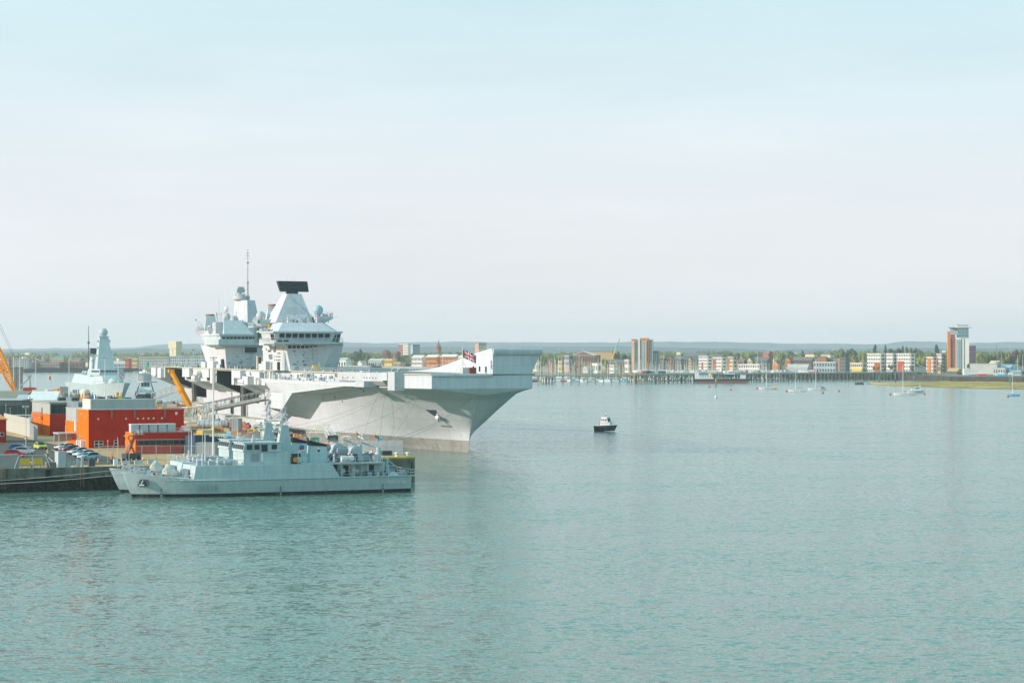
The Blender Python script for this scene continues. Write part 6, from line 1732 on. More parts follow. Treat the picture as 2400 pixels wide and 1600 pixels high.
# yellow lattice crane at the left edge
Yc = 800
t = thing('lattice_crane', 'yellow lattice crane boom rising out of the left edge of the picture', 'crane', (AX(33, Yc), Yc, QZ))
p0 = Vector((0, 0, AZ(915, Yc) - QZ)); p1 = Vector((AX(-40, Yc) - AX(33, Yc), -2, AZ(740, Yc) - QZ))
u = (p1 - p0).normalized(); sd = Vector((u.z, 0, -u.x)); fw_ = Vector((0, 1, 0))
ch = MB(); dg = MB(); L_ = (p1 - p0).length
cs = [sd * 1.3 + fw_ * 1.0, sd * 1.3 - fw_ * 1.0, -sd * 1.3 - fw_ * 1.0, -sd * 1.3 + fw_ * 1.0]
taper = lambda k: min(1, .35 + k * .18)
for c_ in cs:
    pts = [p0 + u * (L_ * k / 16) + c_ * taper(k) for k in range(17)]
    ch.path(pts, .27, 5)
for k in range(16):
    for i in range(4):
        a = p0 + u * (L_ * k / 16) + cs[i] * taper(k); b_ = p0 + u * (L_ * (k + 1) / 16) + cs[(i + 1) % 4] * taper(k + 1)
        a2 = p0 + u * (L_ * k / 16) + cs[(i + 1) % 4] * taper(k)
        dg.tube(a, b_, .17, n=4); dg.tube(a, a2, .13, n=4)
obj('boom_chord', ch, M['craneorange'], t); obj('boom_bracing', dg, M['craneorange'], t)
obj('hoist_cable', MB().tube(p0 + Vector((-.3, 0, 12.6)), p1 + Vector((3.2, 0, 3)), .045, n=4).tube(p0 + Vector((.4, 0, 12.6)), p1 + Vector((4.0, 0, 3)), .045, n=4), M['rib'], t)
obj('cab', MB().box((-3.5, 0, 2.4), (7.5, 3.2, 3.2)).box((2.2, 0, 1.6), (3.2, 3, 2.2)), M['orange'], t)
obj('chassis', MB().box((0, 0, .5), (11, 3.4, 1.0)), M['black'], t)
# grey harbour derrick
Yc = 860
t = thing('derrick', 'small grey derrick with a folded arm beyond the red container', 'crane', (AX(70, Yc), Yc, QZ))
obj('legs', MB().tube((0, 0, AZ(884, Yc) - QZ), (1.0, 0, 0), .22).tube((0, 0, AZ(884, Yc) - QZ), (-.4, 1, 0), .22), M['midgrey'], t)
obj('arm', MB().tube((0, 0, AZ(883, Yc) - QZ), (AX(48, Yc) - AX(70, Yc), 0, AZ(905, Yc) - QZ), .3).box((-.3, 0, AZ(881, Yc) - QZ), (1.6, .8, .8)), M['midgrey'], t)
obj('stay', MB().tube((-1, 0, AZ(881, Yc) - QZ), (-1.8, 0, AZ(875, Yc) - QZ), .07), M['midgrey'], t)

# sheds and roofs beyond, on the left
def shed(name, label, px0, px1, pyt, pyb, Y, dep, mw, mr, gable=0.0, z0=QZ, cat='building'):
    X0, X1 = AX(px0, Y), AX(px1, Y)
    zt = AZ(pyt, Y)
    t = thing(name, label, cat, ((X0 + X1) / 2, Y, z0))
    w = X1 - X0; h = zt - z0 - gable
    obj('wall', MB().bb(-w / 2, w / 2, 0, dep, 0, h), M[mw] if isinstance(mw, str) else mw, t)
    if gable > 0: obj('roof', MB().xprism([(-.5, h), (dep + .5, h), (dep / 2, h + gable)], -w / 2 - .4, w / 2 + .4), M[mr] if isinstance(mr, str) else mr, t)
    else: obj('roof', MB().bb(-w / 2 - .2, w / 2 + .2, -.2, dep + .2, h, h + .25), M[mr] if isinstance(mr, str) else mr, t)
    return t
OLIVE = mat('olive_roof', (0.27, 0.26, 0.19), .9, 0, .1, .4)
shed('store_building', 'brown building with a wide olive roof under the yellow crane', -40, 44, 918, 0, 700, 34, 'redrust', OLIVE, 3.2)
t = shed('glass_hall', 'low teal glazed hall at the left edge beyond the fence', -40, 50, 938, 0, 600, 14, 'slate', 'pale')
for k in range(12): obj('window', MB().bb(-10 + k * 1.6, -8.7 + k * 1.6, -.1, .02, 1.6, 5.2), M['glass'], t)
shed('store_shed', 'long white fabric store with a pitched roof left of the warship', 68, 128, 917, 0, 640, 12, 'pale', 'white', 3.0)
shed('store_shed', 'small grey shed under the lamp mast', 40, 64, 925, 0, 690, 8, 'midgrey', 'pale', 1.6)
X, Y = AX(69, 620), 620
t = thing('spired_tent', 'white tent with a pointed roof beside the long fabric store', 'tent', (X, Y, QZ))
obj('wall', MB().bb(-1, 1, -1, 1, 0, 4.6), M['white'], t); obj('roof', MB().lathe((0, 0, 4.6), [(1.35, 0), (.7, 1.2), (.08, 3.2)], 4), M['white'], t)
t = thing('covered_walkway', 'red and white covered walkway between the fence and the rear building', 'walkway', (AX(40, 560), 560, QZ), R(12))
obj('roof', MB().bb(-3, 6, -1, 1, 3.6, 3.8), M['white'], t)
for k in range(6): obj('panel', MB().bb(-2.8 + k * 1.4, -1.8 + k * 1.4, -.9, -.8, 1.2, 3.4), M['red'] if k % 2 else M['white'], t)
X = AX(200, 760)
t = thing('storage_tank', 'cream cylindrical tank with an orange skirt before the warship', 'tank', (X, 760, QZ))
obj('tank', MB().lathe((0, 0, 2.2), [(1.7, 0), (1.7, 4.2), (1.2, 4.7)], 16), M['cream'], t, smooth=True, angle=R(40)); obj('skirt', MB().lathe((0, 0, 0), [(2.6, 0), (2.6, 2.2)], 12), M['orange'], t)
rr = random.Random(31)
names = [('forklift', 'forklift'), ('pallet_stack', 'pallets'), ('cable_reel', 'cable reel'), ('generator', 'generator'), ('hose_trolley', 'trolley')]
cl = [(113, 922, 'red', 'red generator at the foot of the round channel sign'), (121, 925, 'rust', 'rusty pallet stack right of the red generator'), (130, 924, 'yellow', 'yellow forklift near the blue barrel'), (137, 922, 'orange', 'orange hose trolley behind the yellow forklift'), (142, 931, 'skyblue', 'sky blue tank beside the lamp mast'),
      (160, 932, 'pale', 'pale cabinet right of the sky blue tank'), (172, 928, 'midgrey', 'grey generator before the warship stern'), (179, 924, 'yellow', 'yellow reel with a red top before the warship'), (186, 934, 'orange', 'orange trolley left of the cream tank'), (210, 932, 'orange', 'orange boom section right of the cream tank'),
      (218, 936, 'cream', 'cream crates right of the cream tank'), (232, 938, 'rib', 'dark net heap at the warship side'), (240, 940, 'rib', 'second dark net heap below the warship bow'), (279, 930, 'yellow', 'yellow fender by the warship stem'), (262, 938, 'rib', 'dark truck below the warship bow'), (380, 950, 'slate', 'dark machinery behind the plant room, left'), (392, 947, 'skyblue', 'blue framework behind the plant room'), (408, 952, 'midgrey', 'grey machinery at the end of the tall roof'), (420, 955, 'orange', 'orange railings at the end of the tall roof'), (433, 955, 'white', 'white cabinet beside the crane foot'), (475, 962, 'white', 'large white tarpaulin heap left of the white mast'), (488, 966, 'pale', 'pale cabinet heap behind the white mast')]
for k, (px, py, mt, lab) in enumerate(cl):
    Y = 720 + rr.uniform(-40, 40); nm, ct = names[k % 5]
    zt = AZ(py - 12, Y); w = rr.uniform(2.2, 4.2); h = max(2.0, min(9, zt - QZ))
    t = thing('yard_gear', lab, 'yard gear', (AX(px, Y), Y, QZ), rr.uniform(-.5, .5))
    obj('body', MB().box((0, 0, h * .45), (w, w * .7, h * .7), 0, 0, .8, .8), M[mt], t)
    obj('top', MB().box((-.2 * w, 0, h * .88), (w * .4, w * .4, h * .2)).tube((w * .25, 0, h * .7), (w * .3, 0, h), .15), M[rr.choice(['white', 'rib', mt, 'blue', 'orange'])], t)
    obj('frame', MB().rail([(-w / 2, -w * .4, 0), (w / 2, -w * .4, 0)], h * .55, .08, .8, 3), M[rr.choice(['pale', 'yellow', 'midgrey'])], t)
X = AX(117, 800)
t = thing('channel_sign', 'round red and white board on a tall post beyond the yard', 'sign', (X, 800, QZ))
obj('post', MB().tube((0, 0, 0), (0, 0, AZ(890, 800) - QZ), .12), M['pale'], t); obj('board', MB().lathe((0, 0, AZ(885, 800) - QZ), [(.9, -.1), (.9, .1)], 14, axis='y'), M['cream'], t); obj('board_mark', MB().box((0, -.15, AZ(885, 800) - QZ), (.5, .1, 1.3)), M['red'], t)

# small quay furniture: ladders, tyres and bollards along the edge
for k in range(9):
    s = -60 + k * 13.5
    a_, c_ = Vector(Q(s, -.75, .6)), Vector(Q(s + .6, -.75, .6))
    l = MB().tube(a_, a_ + Vector((0, 0, 3.3)), .05, n=4).tube(c_, c_ + Vector((0, 0, 3.3)), .05, n=4)
    for j in range(8): l.tube(a_ + Vector((0, 0, .3 + j * .4)), c_ + Vector((0, 0, .3 + j * .4)), .035, n=4)
    obj('ladder', l, M['rust'], wall)
    for dx in (4, 8.5):
        if s + dx > 50: continue
        p = Q(s + dx, -.62, 2.0 + (k % 3) * .2)
        obj('tyre_fender', MB().lathe((0, 0, 0), [(.28, -.14), (.55, -.12), (.55, .12), (.28, .14)], 12, axis='y'), M['black'], wall, loc=p, rz=q_rz)
for k in range(14):
    p = Q(-55 + k * 8.2, 1.5)
    wh_b = ['at the left edge of the picture', 'below the grey container', 'left of the yellow boards', 'by the yellow boards', 'right of the yellow boards', 'left of the kiosk', 'by the pale pump stands', 'by the inner minehunter bow', 'beside the covered guns', 'beside the minehunter foredecks', 'beside the minehunter bridges', 'beside the masts', 'beside the funnels', 'beside the aft decks'][k]
    t = thing('quay_bollard', 'squat dark bollard on the quay edge ' + wh_b, 'bollard', p, q_rz, 'bollards on the quay edge')
    obj('post', MB().lathe((0, 0, 0), [(.32, 0), (.22, .12), (.2, .35), (.34, .5), (.25, .62)], 10), M['rib'], t)
rr = random.Random(61)
gear = [('crate', 'timber crate', 'crate'), ('pallet_stack', 'pallet stack', 'pallets'), ('tool_chest', 'tool chest', 'chest')]
cols = [('orange', 'orange'), ('white', 'white'), ('yellow', 'yellow'), ('redrust', 'dull red'), ('slate', 'dark grey'), ('skyblue', 'sky blue'), ('cream', 'cream'), ('rib', 'brown')]
spots = [((552, 1022), 'left of the grey upright cabin foot'), ((572, 1018), 'behind the long red container'), ((610, 1022), 'by the cream pallet stacks'), ((625, 1032), 'left of the cream hooped rails'), ((640, 1040), 'before the cream hooped rails'), ((668, 1045), 'behind the near mast'),
         ((700, 1052), 'before the group of dock workers'), ((722, 1050), 'right of the dock workers'), ((750, 1052), 'left of the orange container'), ((808, 1060), 'right of the cream hoops'), ((830, 1064), 'left of the hoarding'), ((868, 1068), 'before the middle of the hoarding'), ((905, 1068), 'before the right end of the hoarding'),
         ((455, 1012), 'beside the tall red building corner'), ((470, 1020), 'before the grey pontoon roll'), ((540, 1020), 'right of the orange skip'), ((560, 1030), 'beside the teal container'), ((585, 1026), 'before the yellow ramp sections'), ((400, 1084), 'behind the covered guns'), ((440, 1080), 'before the dark blue container'), ((215, 1092), 'right of the pale pump stand'), ((120, 1096), 'left of the kiosk')]
for k, ((px, py), where_) in enumerate(spots):
    X, Y, _ = G(px, py, QZ); nm, lb, ct = gear[k % 3]; cm, cn = cols[(k * 3) % 8]
    t = thing(nm, cn + ' ' + lb + ' ' + where_, ct, (X, Y, QZ), rr.uniform(-.6, .6))
    w, h = rr.uniform(.9, 2.0), rr.uniform(.7, 1.5)
    for j in range(3): obj('board', MB().bb(-w / 2, w / 2, -w * .35, w * .35, h * j / 3 + .02, h * (j + 1) / 3 - .03), M[cm], t)
    obj('base', MB().bb(-w * .52, w * .52, -w * .3, w * .3, -.0, .03), M['rib'], t)
for k, (px, py, lab, c) in enumerate(((112, 1072, 'person in a yellow jacket walking across the car park', 'yellow'), (262, 1086, 'person in orange by the thin pole at the quay edge', 'orange'), (540, 1014, 'person in a red jacket beside the grey upright cabin', 'red'), (596, 1018, 'person in yellow by the cream pallets', 'yellow'), (845, 1060, 'person in orange at the left end of the hoarding', 'orange'))):
    t = thing('person', lab, 'person', G(px, py, QZ), k * 1.3); person(t, (0, 0, 0), c)

# ------------------------------------------------------------------ far shore
LZ = 4.5
GRASS = mat('shore_ground', (0.20, 0.19, 0.13), .95, 0, .3, .02, dirt=((0.09, 0.12, 0.05), .8, (.02, .02, .02)))
SEAW = mat('sea_wall_stone', (0.06, 0.05, 0.038), .9, 0, .35, .2, dirt=((0.04, 0.055, 0.04), .8, (.1, .1, .3)))
shore = [(-900, 2560), (-100, 2540), (60, 2520), (150, 2570), (300, 2610), (320, 2800), (350, 2480), (480, 2440), (760, 2300), (1000, 2230), (1240, 2080), (1500, 1960), (1800, 1940), (2030, 1905), (2180, 1790), (2230, 1700), (2400, 1660), (3300, 1600)]
pts = [(AX(px, Y), Y) for px, Y in shore]
poly = pts + [(6500, 7500), (-6500, 7500)]
struct('far_land', MB().prism(poly, -2, LZ), GRASS)
mb = MB()
for (a, b_) in zip(pts, pts[1:]):
    a, b_ = Vector((*a, 0)), Vector((*b_, 0)); d = (b_ - a).normalized(); n_ = Vector((d.y, -d.x, 0))
    mb.prism([(a + n_ * 2.0)[:2], (b_ + n_ * 2.0)[:2], (b_ - n_ * .5)[:2], (a - n_ * .5)[:2]], -1, LZ + .3, top=[(a + n_ * .2)[:2], (b_ + n_ * .2)[:2], (b_ - n_ * .5)[:2], (a - n_ * .5)[:2]])
struct('sea_wall', mb, SEAW)

T = {}
def tm(name, col, **k):
    T[name] = mat('town_' + name, col, .8, 0, .08, .1, **k); return T[name]
for n_, c_ in dict(redbrick=(.30, .085, .045), orangebrick=(.66, .22, .035), brightorange=(.75, .27, .03), white=(.80,.76,.68), cream=(.72, .62, .38), tan=(.55, .38, .17), grey=(.42, .42, .39), darkgrey=(.20, .18, .165),
                   slate=(.17, .17, .165), brownroof=(.22, .17, .13), paleroof=(.50, .50, .46), purple=(.16, .07, .11), teal=(.10, .24, .28), darkbrick=(.22, .12, .07), pink=(.55, .30, .22), rust=(.50, .085, .02), ltblue=(.25, .45, .55), yellow=(.75, .52, .08), green=(.08, .3, .2), bluegrey=(.40, .45, .46)).items(): tm(n_, c_)
TW = mat('town_window', (0.05, 0.08, 0.09), .2, 0, .3, .3)
BALC = mat('town_balcony', (0.45, 0.55, 0.56), .4)

def bld(label, px0, px1, pyt, Y, wall, roof='flat', rm='slate', a=35, dep=12, fl=0, cols=0, cat='building', name='town_building', ww=.5, wh=.5, rh=3.0, win=None, side=None, band=None, group=None, side_cols=0, z0=LZ, balc=False):
    """building whose outline spans px0..px1 at distance Y; a turns its long face towards the left"""
    W_ = (px1 - px0) * Y / FPX
    ar = R(abs(a))
    dep = min(dep, W_ * .5 / max(.2, math.sin(ar))) if a else dep
    w = (W_ - dep * math.sin(ar)) / math.cos(ar)
    rz = -R(a)
    zt = AZ(pyt, Y); h = zt - z0
    if roof != 'flat': h -= rh
    t = thing(name, label, cat, (AX((px0 + px1) / 2, Y), Y + dep / 2, z0), rz, group)
    hw, hd = w / 2, dep / 2
    obj('wall', MB().bb(-hw, hw, -hd, hd, 0, h), T[wall], t)
    if side: obj('side_wall', MB().bb(-hw - .15, -hw + .1, -hd + .1, hd - .1, 0, h - .2), T[side], t)
    if roof == 'flat':
        obj('roof', MB().bb(-hw - .3, hw + .3, -hd - .3, hd + .3, h, h + .5), T[rm], t)
    elif roof == 'gable':
        obj('roof', MB().xprism([(-hd - .6, h - .1), (hd + .6, h - .1), (0, h + rh)], -hw - .4, hw + .4), T[rm], t)
    elif roof == 'gfront':
        mb = MB(); mb.add([(-hw - .5, -hd - .5, h), (hw + .5, -hd - .5, h), (0, -hd - .5, h + rh), (-hw - .5, hd + .5, h), (hw + .5, hd + .5, h), (0, hd + .5, h + rh)], [(0, 1, 2), (5, 4, 3), (0, 3, 4, 1), (1, 4, 5, 2), (2, 5, 3, 0)], 0)
        obj('roof', mb, T[rm], t)
        obj('gable', MB().add([(-hw + .3, -hd - .56, h), (hw - .3, -hd - .56, h), (0, -hd - .56, h + rh - .3), (-hw + .3, -hd - .3, h), (hw - .3, -hd - .3, h), (0, -hd - .3, h + rh - .3)], [(0, 1, 2), (5, 4, 3), (0, 3, 4, 1), (1, 4, 5, 2), (2, 5, 3, 0)]), T[wall], t)
    elif roof == 'hip':
        obj('roof', MB().add([(-hw - .5, -hd - .5, h), (hw + .5, -hd - .5, h), (hw + .5, hd + .5, h), (-hw - .5, hd + .5, h), (-hw * .5, 0, h + rh), (hw * .5, 0, h + rh)], [(0, 1, 5, 4), (1, 2, 5), (2, 3, 4, 5), (3, 0, 4), (3, 2, 1, 0)]), T[rm], t)
    if fl and cols:
        sx = w / cols; sz = h / fl
        me = MB().bb(-sx * ww / 2, sx * ww / 2, -.12, .05, -sz * wh / 2, sz * wh / 2).mesh('window', win or TW)
        for j in range(fl):
            for i in range(cols):
                obj('window', me, None, t, loc=(-hw + sx * (i + .5), -hd, sz * (j + .55)))
        if side_cols:
            sy = dep / side_cols; sgn = 1 if a >= 0 else -1
            me2 = MB().bb(-.12, .12, -sy * ww / 2, sy * ww / 2, -sz * wh / 2, sz * wh / 2).mesh('window', win or TW)
            for j in range(fl):
                for i in range(side_cols): obj('window', me2, None, t, loc=(sgn * (hw + (.1 if side and sgn < 0 else 0)), -hd + sy * (i + .5), sz * (j + .55)))
        if balc:
            mb = MB().bb(-w * .22, w * .22, -1.4, 0, -.12, .12).bb(-w * .22, w * .22, -1.4, -1.32, .12, 1.1)
            me3 = mb.mesh('balcony', BALC)
            for j in range(fl): obj('balcony', me3, None, t, loc=(0 if balc is True else balc * w, -hd, sz * (j + .12)))
    if band: obj('coloured_bay', MB().bb(-hw + w * band[1], -hw + w * band[2], -hd - .5, -hd + .3, 0, h * band[3]), T[band[0]], t)
    t['_'] = 0; del t['_']
    return t, hw, hd, h

# --- high towers
# right-hand tower: stepped orange fins on the left, white slab, glazed top
Yt = 2050
def tz(py): return AZ(py, Yt) - LZ
t = thing('residential_tower', 'tall white residential tower with orange brick fins and a glazed top on the right shore', 'tower', (AX(2250, Yt), Yt, LZ), -R(8))
k = Yt / FPX
U = lambda px: (px - 2250) * k
obj('wall', MB().bb(U(2240), U(2271), 0, 16, 0, tz(791)), T['white'], t)
obj('glazed_top', MB().bb(U(2245), U(2270), -.3, 15.8, tz(791), tz(768)), T['teal'], t)
for j in range(3): obj('glazing_bar', MB().bb(U(2244.5), U(2270.5), -.5, -.2, tz(790 - j * 7.3), tz(789 - j * 7.3)), T['grey'], t)
for i in range(4): obj('glazing_bar', MB().bb(U(2245 + i * 8), U(2245.7 + i * 8), -.5, -.2, tz(791), tz(768)), T['grey'], t)
obj('roof', MB().bb(U(2224), U(2277), -1, 17, tz(768), tz(766.5)), T['grey'], t)
obj('roof_house', MB().bb(U(2243), U(2269), 2, 13, tz(766.5), tz(762)), T['white'], t)
obj('roof_house_roof', MB().bb(U(2242), U(2270), 1, 14, tz(762), tz(761)), T['grey'], t)
obj('brick_fin', MB().bb(U(2222.5), U(2229), 4, 15, 0, tz(776)), T['orangebrick'], t)
obj('recess', MB().bb(U(2229), U(2234.5), 5, 15, 0, tz(770)), T['bluegrey'], t)
obj('brick_fin', MB().bb(U(2234), U(2239), 1.6, 15, 0, tz(784)), T['redbrick'], t)
obj('recess', MB().bb(U(2228), U(2246), 2.5, 15, tz(784), tz(768)), T['bluegrey'], t)
for j in range(18):
    z = 2 + j * (tz(793) - 2) / 18
    obj('balcony', MB().bb(U(2239.3), U(2247), -1.6, 0, z, z + 1.0), BALC, t)
    for px in (2254, 2260): obj('window', MB().bb(U(px - 1.1), U(px + 1.1), -.12, .05, z + .4, z + 1.7), TW, t)
    obj('window', MB().bb(U(2230), U(2233.5), 4.85, 5.05, z + .3, z + 1.7), TW, t)
bld('dark purple-brown block behind the white tower', 2271, 2291, 810, 2120, 'purple', a=10, dep=10, fl=4, cols=3, rm='bluegrey')
# mid tower: brick and white fins
Yt = 2020; k = Yt / FPX
t = thing('residential_tower', 'red brick and grey tower with white balconies behind the yacht masts', 'tower', (AX(1505, Yt), Yt, LZ), -R(6))
U = lambda px: (px - 1505) * k
obj('brick_fin', MB().bb(U(1480), U(1490), 0, 12, 0, tz(794)), T['orangebrick'], t)
obj('white_panel', MB().bb(U(1483), U(1487), -.3, 0, 2, tz(799)), T['white'], t)
obj('recess', MB().bb(U(1490), U(1497), 2, 12, 0, tz(796)), T['bluegrey'], t)
obj('white_fin', MB().bb(U(1496), U(1500), -.4, 10, 0, tz(794)), T['white'], t)
obj('wall', MB().bb(U(1500), U(1520), 0, 14, 0, tz(792)), T['orangebrick'], t)
obj('blue_panel', MB().bb(U(1504), U(1510), -.35, 0, 2, tz(799)), T['ltblue'], t)
obj('grey_wing', MB().bb(U(1520), U(1530), 1, 14, 0, tz(795)), T['grey'], t)
obj('lower_wing', MB().bb(U(1530), U(1544), 3, 14, 0, tz(822)), T['slate'], t)
for j in range(14):
    z = 1.5 + j * (tz(796) - 2) / 14
    obj('balcony', MB().bb(U(1490), U(1497), .6, 2, z, z + 1.0), BALC, t)
    obj('balcony', MB().bb(U(1480.5), U(1484), -1.4, 0, z, z + .9), T['white'], t)
    obj('balcony', MB().bb(U(1511), U(1515), -1.2, 0, z, z + .9), T['white'], t)
    for px in (1502, 1517): obj('window', MB().bb(U(px - 1), U(px + 1), -.12, .05, z + .3, z + 1.6), TW, t)
    for px in (1523, 1527): obj('window', MB().bb(U(px - 1.1), U(px + 1.1), .88, 1.05, z + .3, z + 1.6), TW, t)
    if j < 8:
        for px in (1533, 1538): obj('window', MB().bb(U(px - 1.3), U(px + 1.3), 2.88, 3.05, z + .3, z + 1.7), BALC, t)
# cream tower on the left
Yt = 2620; k = Yt / FPX
t = thing('water_tower', 'square cream tower with a wider head above the far-left marina', 'tower', (AX(411, Yt), Yt, LZ), R(-30))
obj('wall', MB().bb(-5.0, 5.0, -5.0, 5.0, 0, tz(816)), T['cream'], t)
obj('head', MB().bb(-5.9, 5.9, -5.9, 5.9, tz(816), tz(800)), T['cream'], t)
for py in (820, 824, 829): obj('window', MB().bb(-.6, .6, -5.12, -4.95, tz(py) - .6, tz(py) + .5), TW, t)
# pink/white slab block in the middle, grey block behind, church tower, beige block
bld('white and pink slab block above the carrier deck', 935, 962, 806, 2900, 'white', a=20, dep=9, fl=9, cols=4, ww=.7, wh=.42, win=T['pink'], side='pink', rm='white', cat='building')
bld('pink brick flank of the slab block', 934, 943.5, 809, 2880, 'pink', a=0, dep=8)
bld('blue-grey block just right of the pink and white slab', 962, 984, 808, 2940, 'bluegrey', a=-20, dep=9, fl=9, cols=4)
Yt = 3000
t = thing('church_tower', 'slim dark brick church tower with a pointed spire', 'church tower', (AX(1028, Yt), Yt, LZ), R(40))
obj('tower', MB().bb(-2.6, 2.6, -2.6, 2.6, 0, AZ(812, Yt) - LZ), T['redbrick'], t)
obj('spire', MB().lathe((0, 0, AZ(812, Yt) - LZ), [(3.2, 0), (.1, 9.5)], 4), T['slate'], t)
for z in (12, 17, 21): obj('string_course', MB().bb(-2.8, 2.8, -2.8, 2.8, z, z + .5), T['tan'], t)
for x, y in ((-2.4, -2.4), (2.4, -2.4), (-2.4, 2.4)): obj('pinnacle', MB().lathe((x, y, AZ(812, Yt) - LZ), [(.5, 0), (.05, 3)], 4), T['redbrick'], t)
bld('beige block with rooftop houses behind the ski jump', 1113, 1140, 804, 2700, 'cream', a=-30, dep=10, fl=7, cols=5, side='pink')
bld('red brick hall with gables left of the pink slab block', 895, 915, 820, 2750, 'redbrick', 'gfront', 'brownroof', a=25, fl=2, cols=5)
bld('red brick school wing joining the slab block', 914, 938, 822, 2780, 'redbrick', 'gable', 'brownroof', a=25, fl=2, cols=6)

# --- buildings behind the carrier's deck
rows = [
 ('white low house left of the masts behind the forward tower', 780, 822, 838, 2350, 'white', 'gable', 'paleroof', 1, 5),
 ('white gabled boathouse beside the long grey roof', 838, 858, 845, 2320, 'white', 'gfront', 'paleroof', 0, 0),
 ('long pale grey roofed hall above the carrier deck', 862, 905, 840, 2330, 'grey', 'gable', 'paleroof', 1, 6),
 ('yellow and white low block above the walkway box', 900, 930, 842, 2320, 'yellow', 'flat', 'white', 2, 6),
 ('brown hedge-coloured store above the crane block', 924, 950, 848, 2310, 'tan', 'flat', 'brownroof', 1, 4),
 ('white framed terrace under a pale roof, left', 965, 1000, 832, 2360, 'white', 'gable', 'white', 3, 7),
 ('yellow brick flats under a white pitched roof, centre', 998, 1034, 831, 2350, 'orangebrick', 'gable', 'white', 3, 8),
 ('yellow brick flats under a white pitched roof, right', 1032, 1078, 830, 2340, 'orangebrick', 'gable', 'white', 3, 9),
 ('white balcony flats just left of the union flag', 1074, 1116, 832, 2330, 'white', 'gable', 'white', 3, 8),
]
for lab, a_, b_, py, Y, wm_, rf, rm_, f_, c_ in rows: bld(lab, a_, b_, py, Y, wm_, rf, rm_, a=25, fl=f_, cols=c_, rh=2.6)
